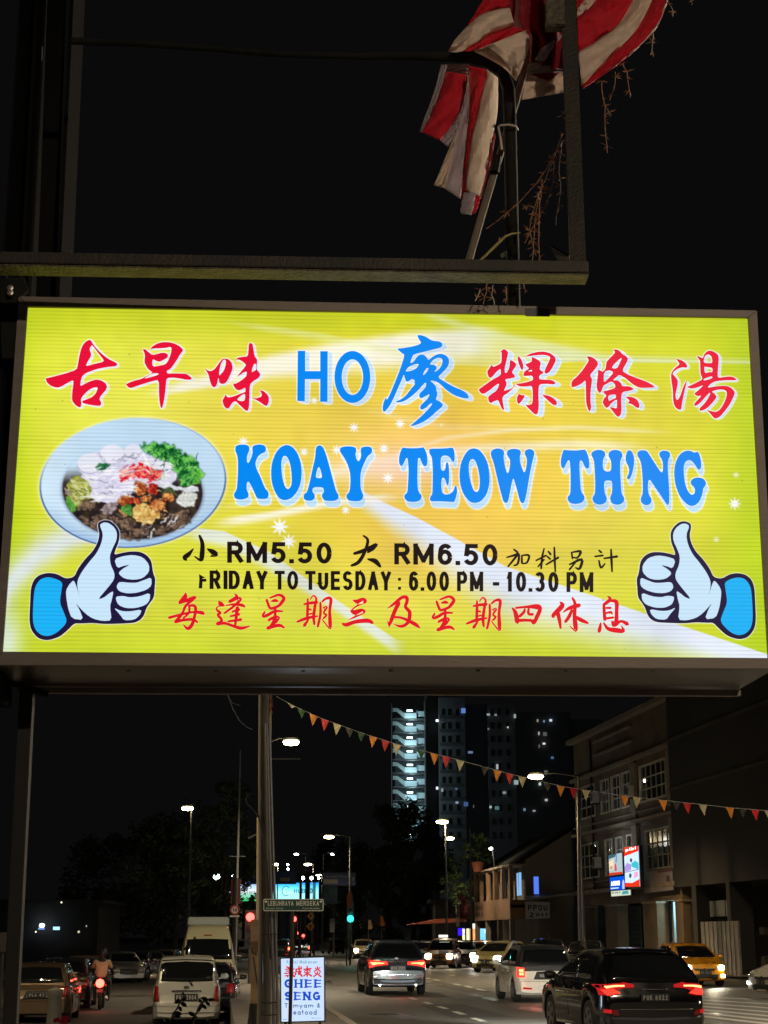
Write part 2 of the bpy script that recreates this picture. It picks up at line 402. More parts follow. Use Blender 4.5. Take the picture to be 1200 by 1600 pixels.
# ------------------------------------------------------------------ lettering outlines of the light box, traced as flat print
# each entry: (origin x, origin y, scale, [contours])
RED_BIG = [
(60,520,.116667,[[(92,612),(150,600),(330,555),(512,497),(530,420),(550,300),(575,205),(610,140),(665,98),(700,98),(715,120),(740,165),(800,235),(870,300),(940,352),(1010,385),(1055,410),(1052,440),(1030,452),(900,462),(760,495),(640,540),(590,580),(570,640),(560,718),(620,685),(700,645),(780,625),(850,640),(905,680),(922,725),(905,770),(850,830),(815,885),(845,940),(838,970),(810,982),(740,975),(640,958),(590,940),(590,910),(640,895),(720,862),(770,810),(800,730),(740,735),(680,765),(610,830),(570,885),(578,950),(570,998),(540,1000),(490,965),(450,910),(450,830),(460,740),(475,632),(400,668),(300,728),(240,738),(170,715),(120,675)],
 [(718,165),(690,205),(690,240),(710,285),(700,330),(665,380),(632,450),(740,420),(885,385),(850,335),(800,270),(750,205)]]),
(180,520,.116667,[[(465,225),(500,180),(560,145),(640,125),(730,127),(810,150),(870,185),(908,225),(905,250),(870,290),(820,380),(740,490),(692,510),(695,548),(790,545),(900,548),(950,550),(985,570),(1025,605),(1020,630),(960,632),(870,615),(780,602),(690,608),(680,700),(665,850),(645,960),(628,1010),(610,1008),(595,940),(585,820),(585,630),(500,650),(380,685),(280,720),(200,745),(165,720),(140,695),(190,665),(280,635),(350,620),(420,580),(500,540),(495,530),(440,490),(400,420),(390,380),(400,310),(390,270),(372,235),(380,218),(410,225),(440,255),(500,300),(560,285),(620,268),(680,270),(712,300),(700,335),(640,370),(590,392),(540,375),(500,352),(498,458),(600,440),(672,425),(710,375),(745,285),(757,210),(738,190),(680,205),(600,210),(520,212)],
 [(395,608),(450,570),(520,542),(580,545),(580,560),(500,590),(400,612)]]),
(300,520,.116667,[[(172,475),(215,508),(262,515),(310,480),(360,410),(400,355),(440,345),(490,355),(530,395),(542,440),(545,490),(515,560),(480,640),(440,682),(400,690),(365,670),(356,600),(350,620),(335,700),(300,738),(265,715),(240,650),(220,560),(190,510)],
 [(440,360),(455,380),(450,440),(425,510),(370,575),(362,560),(370,490),(390,410),(420,365)],
 [(760,150),(785,135),(812,150),(820,200),(835,290),(845,325),(870,350),(875,390),(865,440),(865,490),(890,520),(912,545),(912,585),(880,615),(820,650),(780,690),(772,760),(770,870),(765,1000),(745,1050),(720,1045),(680,1010),(630,960),(580,912),(530,950),(500,1010),(460,1018),(425,980),(405,905),(430,870),(450,825),(462,850),(485,868),(560,852),(640,820),(700,798),(716,790),(716,735),(680,755),(630,775),(590,760),(560,720),(548,675),(570,685),(610,670),(680,625),(730,580),(735,515),(680,540),(640,570),(600,595),(640,540),(690,480),(725,435),(700,405),(650,370),(605,355),(585,380),(592,350),(620,332),(680,322),(745,318),(755,250)],
 [(848,410),(858,440),(855,500),(830,515),(800,530),(805,490),(825,430)],
 [(600,900),(640,855),(708,812),(712,870),(700,912),(660,918)],
 [(792,873),(850,878),(900,868),(935,850),(930,810),(905,772),(950,775),(1000,815),(1030,860),(1030,930),(1005,980),(980,980),(930,945),(870,905)]]),
(740,520,.116667,[[(350,262),(400,215),(440,235),(465,265),(450,330),(435,400),(415,480),(420,540),(445,535),(480,460),(485,365),(520,375),(560,405),(575,435),(545,480),(510,530),(550,570),(555,600),(480,615),(420,625),(445,680),(430,730),(400,780),(460,765),(520,740),(545,690),(556,684),(535,735),(470,800),(400,845),(385,880),(395,950),(412,1035),(385,1035),(350,960),(330,900),(270,920),(235,945),(205,930),(190,860),(240,820),(300,780),(330,730),(342,680),(300,700),(230,760),(150,815),(110,820),(80,790),(65,760),(150,700),(250,630),(358,570),(365,540),(360,480),(300,530),(245,600),(210,605),(190,570),(180,515),(215,470),(243,425),(262,460),(320,435),(370,405),(375,330),(372,255)],
 [(605,312),(640,360),(665,430),(668,480),(645,508),(615,450),(588,360),(590,325)],
 [(680,322),(760,280),(860,255),(950,252),(1030,275),(1090,325),(1102,370),(1070,440),(1030,510),(985,552),(945,540),(960,480),(1000,400),(1030,330),(1000,310),(940,298),(850,302),(760,312)],
 [(775,322),(830,345),(880,375),(902,405),(890,450),(885,495),(930,525),(935,545),(880,570),(878,625),(960,630),(1040,632),(1085,655),(1098,680),(1070,695),(980,685),(880,692),(870,760),(868,860),(875,980),(860,1080),(835,1100),(800,1080),(740,1020),(690,965),(740,968),(780,955),(792,900),(790,780),(780,710),(700,722),(620,722),(572,694),(562,683),(640,678),(720,660),(795,635),(795,600),(780,575),(720,580),(665,582),(672,530),(700,505),(745,480),(700,440),(695,420),(740,405),(782,380)],
 [(725,520),(760,500),(785,500),(780,520)],
 [(610,815),(640,835),(690,838),(665,890),(605,962),(580,930),(580,860)],
 [(910,828),(1000,840),(1060,870),(1105,910),(1120,950),(1095,975),(1050,960),(980,895)]]),
(885,530,.125,[[(250,212),(310,220),(360,250),(395,295),(390,330),(350,385),(292,450),(322,500),(315,560),(302,650),(300,780),(312,850),(295,905),(275,895),(245,800),(242,650),(240,510),(200,550),(140,585),(70,605),(60,580),(65,525),(130,470),(200,390),(260,300),(280,265)],
 [(580,132),(630,128),(670,150),(700,190),(750,215),(772,250),(750,300),(695,395),(760,440),(900,495),(1000,530),(1080,575),(1110,605),(1000,610),(900,608),(820,560),(740,490),(660,445),(620,480),(574,518),(640,515),(680,545),(698,590),(780,588),(820,605),(842,630),(800,645),(700,660),(685,720),(685,800),(690,880),(680,945),(645,978),(610,945),(570,890),(535,850),(580,855),(630,870),(632,800),(632,752),(570,790),(530,845),(500,865),(470,830),(450,790),(470,740),(500,710),(490,695),(450,655),(520,640),(610,612),(610,570),(565,527),(500,560),(460,585),(440,650),(415,680),(385,640),(375,580),(385,500),(395,430),(390,380),(430,395),(455,410),(490,370),(497,290),(530,250),(590,190),(610,160)],
 [(562,362),(600,310),(680,235),(692,240),(660,310),(630,370)],
 [(470,430),(490,400),(540,390),(590,415),(545,470),(470,545),(466,480)],
 [(530,700),(618,690),(618,732),(600,742),(560,762),(532,772),(520,740)],
 [(730,722),(800,718),(860,738),(900,780),(915,830),(905,865),(870,855),(820,815),(765,800),(790,770),(765,745)]]),
(1030,530,.125,[[(205,245),(280,262),(330,300),(352,335),(340,360),(290,352),(220,375),(160,430),(200,470),(235,520),(225,600),(200,700),(215,765),(240,750),(270,690),(300,590),(350,505),(330,590),(305,700),(285,800),(275,885),(230,880),(190,840),(172,770),(170,640),(150,520),(145,430),(190,365),(255,315),(235,280)],
 [(465,205),(510,225),(545,240),(560,190),(600,150),(640,142),(690,160),(730,190),(745,230),(738,330),(730,430),(735,485),(800,475),(880,465),(930,475),(970,505),(950,515),(850,515),(740,522),(680,535),(630,570),(600,610),(700,590),(820,582),(880,595),(930,640),(945,670),(930,720),(880,820),(820,900),(760,970),(710,995),(680,985),(640,935),(590,880),(650,900),(710,912),(760,880),(810,800),(840,720),(845,660),(810,632),(740,630),(650,655),(700,690),(718,725),(680,780),(610,855),(550,890),(500,900),(505,860),(560,810),(610,740),(638,680),(630,668),(580,720),(520,790),(470,830),(435,838),(440,800),(490,750),(530,705),(480,715),(430,685),(470,655),(530,600),(550,575),(480,605),(400,622),(340,600),(400,575),(480,535),(545,500),(515,440),(510,340),(510,270),(485,240)],
 [(555,295),(560,240),(580,200),(620,190),(655,220),(665,300),(610,302)],
 [(560,340),(600,350),(665,360),(665,415),(620,412),(570,430)],
 [(550,520),(560,495),(655,462),(668,485),(620,505)]]),
]
def _ell(cx, cy, rx, ry, n=28): return [(cx+rx*math.cos(2*PI*i/n), cy+ry*math.sin(2*PI*i/n)) for i in range(n)]
BLUE_TOP = [
(450,530,.133333,[[(115,137),(202,137),(202,375),(378,375),(378,142),(466,142),(463,735),(376,735),(378,470),(200,470),(197,730),(108,725)], None]),
(450,530,.133333,[_ell(755,444,211,306), _ell(755,446,125,209)]),
(590,520,.125,[[(490,28),(560,32),(620,60),(670,95),(720,105),(770,108),(805,130),(812,165),(780,190),(680,215),(560,245),(450,272),(430,310),(405,385),(450,365),(490,300),(530,272),(580,275),(615,310),(635,345),(680,305),(740,270),(800,262),(860,285),(895,335),(890,400),(860,450),(800,510),(752,560),(850,620),(960,680),(1060,720),(1120,760),(1145,815),(1120,825),(1050,815),(950,780),(850,710),(770,630),(700,600),(655,600),(700,635),(735,680),(735,715),(748,760),(742,800),(725,835),(780,860),(820,900),(800,935),(740,980),(680,1040),(600,1100),(500,1150),(395,1175),(470,1110),(560,1030),(640,950),(688,885),(660,885),(600,945),(535,968),(530,915),(570,875),(620,830),(650,780),(640,770),(590,800),(530,828),(515,770),(560,725),(600,680),(608,640),(598,622),(560,660),(500,730),(420,800),(330,860),(250,875),(222,858),(280,840),(350,790),(410,710),(475,632),(450,636),(470,600),(430,578),(400,600),(360,618),(340,570),(328,520),(310,570),(270,660),(210,800),(150,920),(80,1000),(60,960),(70,880),(105,800),(112,845),(150,780),(200,660),(280,460),(340,275),(300,255),(240,198),(300,195),(400,180),(500,155),(548,130),(520,90)],
 [(345,487),(375,440),(420,410),(500,388),(515,400),(490,440),(430,475)],
 [(565,530),(580,490),(610,445),(635,440),(630,470),(590,520)],
 [(650,398),(690,345),(740,315),(790,315),(815,345),(800,410),(760,465),(705,495),(740,450),(735,420),(700,400)]]),
]
BLUE_MID = [
(355,680,.1,[[(125,200),(140,165),(200,147),(290,147),(340,170),(350,215),(335,270),(312,320),(308,400),(322,440),(345,420),(385,330),(398,260),(390,210),(405,165),(460,148),(550,148),(600,175),(608,230),(590,270),(530,292),(480,335),(440,430),(455,520),(520,650),(590,830),(640,880),(650,930),(635,985),(600,1000),(480,998),(450,960),(400,840),(350,745),(322,722),(305,770),(305,850),(338,920),(330,970),(280,1000),(200,1010),(130,995),(103,950),(110,905),(145,860),(158,760),(168,560),(168,400),(155,310),(130,260)]]),
(355,680,.1,[[(930,148),(1020,180),(1100,280),(1150,420),(1168,580),(1150,750),(1100,880),(1010,985),(900,1025),(810,990),(740,880),(695,740),(683,580),(700,420),(760,270),(840,180)],[(900,320),(940,345),(975,420),(1000,550),(1010,700),(1000,800),(950,850),(905,810),(870,700),(850,560),(845,430),(865,345)]]),
(465,680,.116667,[[(245,160),(290,132),(340,155),(380,250),(430,430),(480,620),(515,750),(550,800),(548,850),(510,880),(430,885),(360,878),(325,830),(325,795),(355,760),(345,710),(310,698),(230,698),(200,720),(200,760),(232,800),(230,850),(190,880),(130,880),(85,860),(78,820),(90,785),(125,765),(160,640),(200,450),(235,300)],[(240,565),(260,470),(282,420),(310,470),(330,570),(280,578)]]),
(465,680,.116667,[[(565,180),(600,155),(690,148),(770,160),(790,200),(775,250),(785,310),(812,355),(838,325),(852,270),(842,200),(860,160),(940,150),(990,165),(1002,210),(985,250),(940,280),(900,360),(860,450),(842,540),(842,680),(855,750),(882,800),(870,860),(830,885),(750,888),(680,875),(650,830),(658,795),(695,760),(708,640),(705,520),(680,420),(630,310),(570,230)]]),
(615,685,.1,[[(140,140),(200,152),(330,155),(430,148),(465,135),(500,190),(525,270),(530,380),(515,430),(485,440),(450,410),(420,330),(400,302),(380,320),(375,450),(372,650),(380,800),(400,850),(440,890),(435,940),(390,985),(300,998),(210,985),(165,930),(170,880),(215,850),(225,700),(235,500),(222,330),(205,302),(185,330),(150,410),(120,440),(85,400),(83,300),(105,210)]]),
(615,685,.1,[[(552,180),(580,160),(700,160),(830,155),(900,145),(930,150),(950,210),(955,330),(940,375),(905,350),(880,300),(830,270),(770,272),(740,300),(735,400),(742,490),(770,510),(805,490),(820,375),(850,375),(865,450),(870,600),(860,720),(840,745),(820,700),(805,640),(770,610),(750,640),(745,760),(760,850),(800,878),(870,872),(930,830),(960,740),(985,745),(995,830),(975,930),(945,1000),(900,995),(780,988),(640,985),(580,985),(562,950),(575,910),(605,870),(610,700),(612,500),(600,300),(560,240)]]),
(710,685,.116667,[[(260,132),(330,150),(400,230),(450,340),(472,480),(470,620),(430,760),(350,850),(270,870),(200,850),(120,750),(75,620),(65,480),(85,330),(140,210),(200,145)],[(240,272),(280,300),(310,380),(335,500),(340,620),(325,700),(295,722),(260,700),(225,610),(200,500),(190,380),(205,300)]]),
(710,685,.116667,[[(485,190),(510,150),(580,132),(650,150),(668,190),(658,250),(670,340),(695,440),(712,470),(730,440),(745,360),(745,280),(705,230),(700,180),(730,150),(800,138),(870,150),(895,190),(875,240),(880,320),(905,400),(935,465),(955,420),(970,330),(970,270),(940,210),(945,165),(1000,140),(1050,155),(1075,195),(1060,250),(1040,330),(1010,480),(980,660),(950,820),(930,865),(905,872),(875,840),(840,700),(800,560),(788,535),(770,590),(745,720),(720,850),(690,870),(655,850),(630,760),(600,650),(560,480),(520,310),(490,240)]]),
(870,685,.1,[[(110,175),(150,185),(290,190),(400,180),(440,172),(475,230),(500,310),(510,420),(500,465),(470,478),(435,450),(405,370),(375,342),(355,370),(355,480),(365,680),(378,830),(430,900),(435,950),(390,1010),(290,1030),(210,1015),(165,960),(170,910),(210,870),(215,700),(212,480),(200,350),(178,342),(155,380),(125,450),(95,478),(62,430),(62,330),(85,230)]]),
(870,685,.1,[[(530,250),(560,205),(620,180),(690,180),(745,205),(760,250),(745,290),(722,330),(718,440),(735,500),(780,520),(830,515),(850,480),(848,350),(805,280),(810,220),(860,185),(930,178),(1000,200),(1030,260),(1010,310),(990,360),(990,500),(1000,700),(1010,860),(1055,930),(1050,990),(990,1035),(930,1040),(860,1020),(832,960),(835,910),(862,850),(865,700),(850,665),(790,658),(745,670),(738,750),(750,860),(785,930),(770,1000),(710,1035),(650,1038),(590,1015),(552,960),(565,905),(595,870),(600,700),(590,500),(580,340)]]),
(975,685,.116667,[[(40,175),(70,155),(105,175),(130,230),(138,310),(125,400),(105,490),(75,550),(45,548),(35,520),(60,480),(70,420),(55,370),(22,310),(20,240)]]),
(975,685,.116667,[[(175,200),(200,165),(260,157),(310,170),(350,235),(430,360),(500,462),(520,440),(520,330),(510,290),(470,230),(475,185),(520,163),(580,168),(615,195),(618,240),(590,290),(585,400),(600,600),(608,760),(605,860),(590,900),(565,880),(500,780),(410,650),(345,550),(325,570),(318,660),(330,750),(370,810),(365,860),(330,895),(270,895),(222,850),(225,795),(250,740),(250,600),(240,420),(220,300),(180,240)]]),
(975,685,.116667,[[(800,175),(850,162),(900,170),(940,192),(980,178),(1005,200),(1030,290),(1035,370),(1020,420),(990,420),(960,370),(910,305),(870,288),(825,310),(800,370),(800,470),(815,600),(850,700),(900,760),(940,745),(952,700),(940,655),(900,625),(888,580),(920,540),(980,522),(1060,535),(1100,590),(1090,635),(1060,670),(1050,750),(1010,850),(950,900),(890,910),(820,870),(740,770),(685,620),(668,480),(680,350),(730,230)]]),
]
THUMB = (30,800,.191667)
TH_OUT = [(645,85),(690,65),(740,70),(790,110),(820,160),(815,240),(785,310),(775,350),(830,335),(900,322),(980,322),(1040,350),(1080,400),(1092,500),(1112,545),(1105,620),(1100,700),(1060,750),(1035,790),(1020,840),(990,880),(940,905),(850,910),(700,915),(600,905),(500,910),(450,908),(400,960),(330,1020),(230,1050),(150,1030),(95,960),(82,880),(90,720),(95,620),(120,550),(170,510),(240,495),(310,505),(380,545),(450,530),(480,460),(540,380),(600,320),(640,250),(655,180),(640,120)]
TH_CUFF = [(355,575),(300,545),(230,530),(170,550),(130,610),(118,700),(110,880),(130,960),(180,1005),(240,1015),(310,985),(395,900),(365,820),(330,740),(345,640)]
TH_HAND = [[(655,105),(690,85),(730,90),(775,125),(798,170),(795,230),(760,300),(738,360),(745,430),(778,500),(775,550),(730,610),(640,715),(690,700),(740,660),(770,645),(755,720),(740,770),(755,885),(680,890),(600,870),(540,830),(455,738),(490,790),(525,882),(430,870),(400,790),(385,700),(382,640),(410,590),(445,555),(465,600),(497,705),(475,620),(475,560),(510,490),(570,410),(630,340),(670,260),(685,180)],
 [(775,385),(850,360),(930,350),(1010,370),(1060,430),(1060,490),(1010,540),(940,555),(860,545),(815,510),(815,490),(850,460),(905,430),(850,440),(800,460)],
 [(800,590),(820,570),(900,578),(960,578),(1020,555),(1078,533),(1080,600),(1040,635),(960,660),(880,665),(820,650),(795,620)],
 [(790,690),(850,685),(900,698),(980,690),(1068,658),(1065,720),(1030,760),(950,785),(870,785),(810,760),(790,720)],
 [(770,780),(830,808),(900,812),(1000,795),(985,840),(940,880),(855,885),(825,840)]]
_xing = [[(185,105,26),(205,160,28),(240,220,30),(340,190,30),(395,130,38),(415,80,34),(350,40,28),(230,80,18)],[(250,125,16),(300,115,34),(340,125,16)],[(160,265,18),(140,320,36),(200,310,34),(290,260,30),(400,260,18)],[(300,200,26),(300,300,30),(285,400,44),(240,470,40)],[(210,380,26),(290,340,34),(350,345,26),(300,410,34)],[(200,485,38),(300,455,36),(370,450,34),(420,482,18)]]
_qi = [[(685,165,20),(760,150,30),(860,140,34)],[(735,95,20),(735,200,30),(730,340,30)],[(770,100,12),(810,50,16),(850,90,22),(835,180,30),(815,330,34),(825,435,24)],[(740,225,16),(780,240,22)],[(740,300,16),(790,290,20)],[(595,400,22),(700,360,34),(800,335,28),(870,325,16)],[(745,370,20),(690,450,36)],[(905,145,24),(905,300,28),(870,465,26)],[(930,130,20),(980,90,26),(1045,95,34),(1030,250,30),(1035,420,40),(1030,490,18),(930,370,14)],[(940,215,14),(990,205,26),(950,280,20),(985,310,24),(945,355,20)]]
RED_SMALL = [
(255,925,.116667,[[(300,20,20),(290,70,50),(225,145,40)],[(225,140,30),(330,110,40),(425,75,40)],[(400,100,30),(300,190,30),(260,280,28),(170,400,40)],[(80,345,30),(250,300,26),(400,270,24),(520,280,40),(545,305,15)],[(345,190,25),(400,180,30),(435,220,34),(420,330,32),(385,440,38),(330,490,36),(270,440,10)],[(165,400,36),(280,375,30),(400,370,30),(460,410,20)],[(350,200,25),(345,280,25),(270,350,20)]]),
(255,925,.116667,[[(740,115,5),(770,160,50),(815,185,20)],[(820,180,10),(730,200,14),(715,235,20),(760,280,34),(735,310,30),(785,380,30),(730,425,30)],[(725,425,40),(830,420,30),(960,465,32),(1050,485,34),(1155,460,14)],[(950,20,5),(985,70,40),(890,130,36)],[(890,125,30),(960,95,30),(1035,95,34),(960,180,28),(820,285,22)],[(840,182,12),(960,165,26),(1060,180,34),(1095,205,14)],[(925,265,22),(1020,235,28)],[(900,325,22),(1020,300,28)],[(875,395,24),(1045,370,30)],[(995,210,40),(980,320,34),(965,440,26)]]),
(395,925,.116667,_xing),(395,925,.116667,_qi),
(525,925,.116667,[[(222,108,8),(290,130,50),(360,115,60),(385,130,40),(290,180,20),(215,235,14)],[(205,255,30),(260,275,55),(340,255,50),(375,270,30),(260,330,22),(160,380,4)],[(85,425,22),(140,440,40),(260,400,40),(420,385,44),(490,415,30)]]),
(525,925,.116667,[[(690,220,8),(790,150,34),(880,75,34),(945,75,38),(950,130,36),(930,200,34),(985,270,40),(975,380,40),(930,440,34),(860,460,30),(770,430,6)],[(840,150,44),(790,250,42),(740,380,40),(710,465,14)],[(690,390,10),(710,440,24)],[(775,338,24),(870,345,26),(980,390,36),(1070,440,40),(1125,485,12)]]),
(660.5,927.6,.116667,_xing),(659.5,928,.116667,_qi),
(790,925,.166667,[[(60,150,10),(90,190,30),(110,280,36)],[(95,150,16),(200,140,20),(300,140,40),(320,170,30),(290,240,30),(262,295,20),(230,255,10)],[(100,270,26),(180,265,22),(270,270,20)],[(180,160,14),(170,190,22),(130,230,20)],[(215,160,18),(215,205,20),(255,210,20)]]),
(790,925,.166667,[[(510,95,10),(530,130,36),(450,215,30),(450,235,20)],[(490,200,30),(505,270,26),(515,340,16)],[(625,55,14),(650,110,24),(645,220,28),(655,320,34),(655,365,16),(600,320,6)],[(540,190,8),(600,150,26),(690,125,30)],[(620,170,20),(595,230,26),(560,280,22)],[(650,230,20),(710,265,30),(770,292,16)]]),
(790,925,.166667,[[(955,40,8),(980,70,26),(920,120,22)],[(920,120,20),(925,200,24),(930,260,24)],[(960,85,12),(1035,90,30),(1040,180,26),(1035,280,30),(1005,320,16)],[(940,150,14),(985,150,18)],[(940,200,14),(990,190,18),(985,240,18)],[(930,250,18),(1010,240,16)],[(890,290,10),(885,330,24),(875,370,26)],[(920,290,12),(960,345,26),(1040,360,36),(1105,365,24),(1085,320,8)],[(1000,280,20),(1020,310,30),(1080,275,20),(1140,300,30)]]),
]
BLACK_SMALL = [
(280,830,.283333,[[(112,25,12),(128,70,20),(125,140,24),(118,160,14),(85,140,6)],[(78,98,6),(50,130,22),(30,145,22),(38,158,14)],[(155,98,6),(185,115,26),(205,130,18),(175,138,8)]]),
(280,830,.283333,[[(1015,25,8),(1040,50,14),(1025,110,16),(990,170,18),(950,190,12)],[(965,124,14),(1005,112,18),(1050,92,18),(1086,76,20)],[(1086,78,14),(1066,98,18),(1040,116,12)],[(1040,155,8),(1080,165,24),(1108,195,14)]]),
(600,830,.316667,[[(640,90,6),(660,110,8),(640,140,8),(612,175,6)],[(605,130,5),(640,120,8),(665,115,8),(660,160,8),(640,170,5)],[(680,120,6),(680,155,8)],[(680,120,5),(715,120,8),(705,155,7),(680,160,5)]]),
(600,830,.316667,[[(790,85,5),(780,130,8),(775,185,7)],[(750,145,6),(800,120,7)],[(760,175,6),(790,140,6)],[(810,100,6),(822,115,8)],[(805,125,6),(820,138,7)],[(800,165,6),(860,130,8)],[(840,80,6),(842,140,8),(845,200,6)]]),
(600,830,.316667,[[(925,105,6),(930,135,7)],[(925,105,5),(970,100,9),(955,130,7),(935,130,5)],[(915,165,6),(975,140,10),(965,185,9),(945,180,5)],[(955,140,6),(915,190,7)]]),
(600,830,.316667,[[(1060,95,6),(1072,105,8)],[(1040,125,6),(1080,120,7)],[(1060,145,6),(1070,180,8),(1090,160,5)],[(1085,135,6),(1150,125,9)],[(1120,90,6),(1122,140,9),(1125,200,6)]]),
]
# ================================================================== the light box
SA = R(2.7)
ST = Vector((math.cos(SA), math.sin(SA), 0)); SN = Vector((math.sin(SA), -math.cos(SA), 0))
SP0 = Vector((0, 4.96, CAM_H))
def sp(px, py, off=0.0):
    """place on the face of the light box, off metres towards the street"""
    return onplane(px, py, SP0, SN) + SN * off
def wparent(o, par):
    o.parent = par
    o.matrix_parent_inverse = (Matrix.Translation(par.location) @ par.rotation_euler.to_matrix().to_4x4()).inverted()
    return o
def wbuild(mb, name, m, par, smooth=False, bevel=0.0): return wparent(mb.build(name, m, None, smooth, bevel), par)
def contours_px(g, smooth=True):
    ox, oy, s, cs = g
    out = []
    for c in cs:
        if c is None: continue
        p = [(ox + x * s, oy + y * s) for x, y in c]
        out.append(chaikin(p) if smooth else p)
    return out
# ---- flat print canvas (2 samples per photograph pixel), painted as the printed artwork
CX0, CY0, CX1, CY1, SS = -12, 466, 1216, 1044, 2
CW, CHH = (CX1 - CX0) * SS, (CY1 - CY0) * SS
_gy, _gx = np.mgrid[0:CHH, 0:CW].astype(np.float32)
PX = _gx / SS + CX0; PY = _gy / SS + CY0
rng = np.random.default_rng(5)
def vnoise(cell, seed):
    g = np.random.default_rng(seed).random((int(CHH / cell) + 3, int(CW / cell) + 3)).astype(np.float32)
    fy = _gy / cell; fx = _gx / cell; iy = fy.astype(int); ix = fx.astype(int)
    ty = fy - iy; tx = fx - ix; ty = ty * ty * (3 - 2 * ty); tx = tx * tx * (3 - 2 * tx)
    return (g[iy, ix] * (1 - tx) + g[iy, ix + 1] * tx) * (1 - ty) + (g[iy + 1, ix] * (1 - tx) + g[iy + 1, ix + 1] * tx) * ty
def rast(contours, warp=None):
    """even-odd fill of photograph-pixel contours -> mask over the canvas"""
    m = np.zeros((CHH, CW), bool)
    xs = [p[0] for c in contours for p in c]; ys = [p[1] for c in contours for p in c]
    pad = 6
    j0 = max(0, int((min(xs) - pad - CX0) * SS)); j1 = min(CW, int((max(xs) + pad - CX0) * SS) + 1)
    i0 = max(0, int((min(ys) - pad - CY0) * SS)); i1 = min(CHH, int((max(ys) + pad - CY0) * SS) + 1)
    X = PX[i0:i1, j0:j1]; Y = PY[i0:i1, j0:j1]
    if warp is not None: X = X + warp[0][i0:i1, j0:j1]; Y = Y + warp[1][i0:i1, j0:j1]
    ins = np.zeros(X.shape, bool)
    for c in contours:
        n = len(c)
        for i in range(n):
            x1, y1 = c[i]; x2, y2 = c[(i + 1) % n]
            if y1 == y2: continue
            cr = ((y1 > Y) != (y2 > Y)) & (X < (x2 - x1) * (Y - y1) / (y2 - y1) + x1)
            ins ^= cr
    m[i0:i1, j0:j1] = ins
    return m
def blur(a, s):
    r = int(3 * s) + 1; k = np.exp(-0.5 * (np.arange(-r, r + 1) / s) ** 2).astype(np.float32); k /= k.sum()
    n0 = a.shape[0] + 2 * r; n1 = a.shape[1] + 2 * r
    A = np.pad(a.astype(np.float32), r, mode='edge')
    B = np.zeros((a.shape[0], A.shape[1]), np.float32)
    for i, w in enumerate(k): B += w * A[i:i + a.shape[0]]
    D = np.zeros(a.shape, np.float32)
    for i, w in enumerate(k): D += w * B[:, i:i + a.shape[1]]
    return D
_blur = blur
def blur(a, s):
    rows = np.flatnonzero(a.any(1)); cols = np.flatnonzero(a.any(0))
    out = np.zeros(a.shape, np.float32)
    if len(rows) == 0: return out
    p = int(3 * s) + 2
    i0, i1, j0, j1 = max(0, rows[0]-p), rows[-1]+p+1, max(0, cols[0]-p), cols[-1]+p+1
    out[i0:i1, j0:j1] = _blur(a[i0:i1, j0:j1], s); return out
def shift(m, dx, dy): return np.roll(np.roll(m, int(round(dy * SS)), 0), int(round(dx * SS)), 1)
canvas = np.zeros((CHH, CW, 3), np.float32)
def c255(*c): return np.array(c, np.float32) / 255
def over(col, a):
    rows = np.flatnonzero((a > 1e-3).any(1)); cols = np.flatnonzero((a > 1e-3).any(0))
    if len(rows) == 0: return
    sl = (slice(rows[0], rows[-1]+1), slice(cols[0], cols[-1]+1)); q = a[sl][..., None].astype(np.float32)
    col = np.asarray(col, np.float32)
    if col.ndim == 3: col = col[sl]
    canvas[sl] = canvas[sl] * (1 - q) + col * q
def sst(e0, e1, x):
    t = np.clip((x - e0) / (e1 - e0), 0, 1); return t * t * (3 - 2 * t)
# ground colours: lime at the rim, lemon left of centre, amber in the middle
canvas[:] = c255(212, 222, 38)
over(c255(242, 242, 92), np.exp(-(((PX - 250) / 260) ** 2 + ((PY - 650) / 190) ** 2)) * .95)
over(c255(250, 234, 98), np.exp(-(((PX - 900) / 230) ** 2 + ((PY - 780) / 170) ** 2)) * .8)
over(c255(230, 230, 84), np.exp(-(((PX - 560) / 460) ** 2 + ((PY - 940) / 110) ** 2)) * .95)
over(c255(250, 196, 78), np.exp(-(((PX - 670) / 260) ** 2 + ((PY - 705) / 165) ** 2)) * 1.0)
over(c255(244, 218, 84), np.exp(-(((PX - 480) / 190) ** 2 + ((PY - 680) / 120) ** 2)) * .8)
over(c255(238, 214, 70), np.exp(-(((PX - 900) / 170) ** 2 + ((PY - 660) / 60) ** 2)) * .5)
over(c255(250, 204, 96), np.exp(-(((PX - 700) / 150) ** 2 + ((PY - 850) / 70) ** 2)) * .8)
over(c255(190, 205, 30), sst(545, 485, PY) * .55)
over(c255(188, 212, 50), sst(950, 1030, PY) * .4)
over(c255(165, 212, 10), sst(70, 5, PX) * .5); over(c255(172, 212, 30), sst(1090, 1200, PX) * .55)
def curve_y(pts):
    xs = [p[0] for p in pts]; ys = [p[1] for p in pts]
    return np.interp(PX, xs, ys)
def band(up, lo, x0, x1, col, a, soft_lo=1.0, soft_up=1.5, fade=60):
    yu = curve_y(up); yl = curve_y(lo)
    m = sst(-soft_up, soft_up, PY - yu) * sst(0, 1, (yl - PY) / np.maximum((yl - yu) * soft_lo, 1.0))
    m *= sst(x0, x0 + fade, PX) * sst(x1, x1 - fade, PX)
    over(col, np.clip(m * a, 0, 1))
WB = c255(232, 240, 255); WH = c255(255, 250, 232)
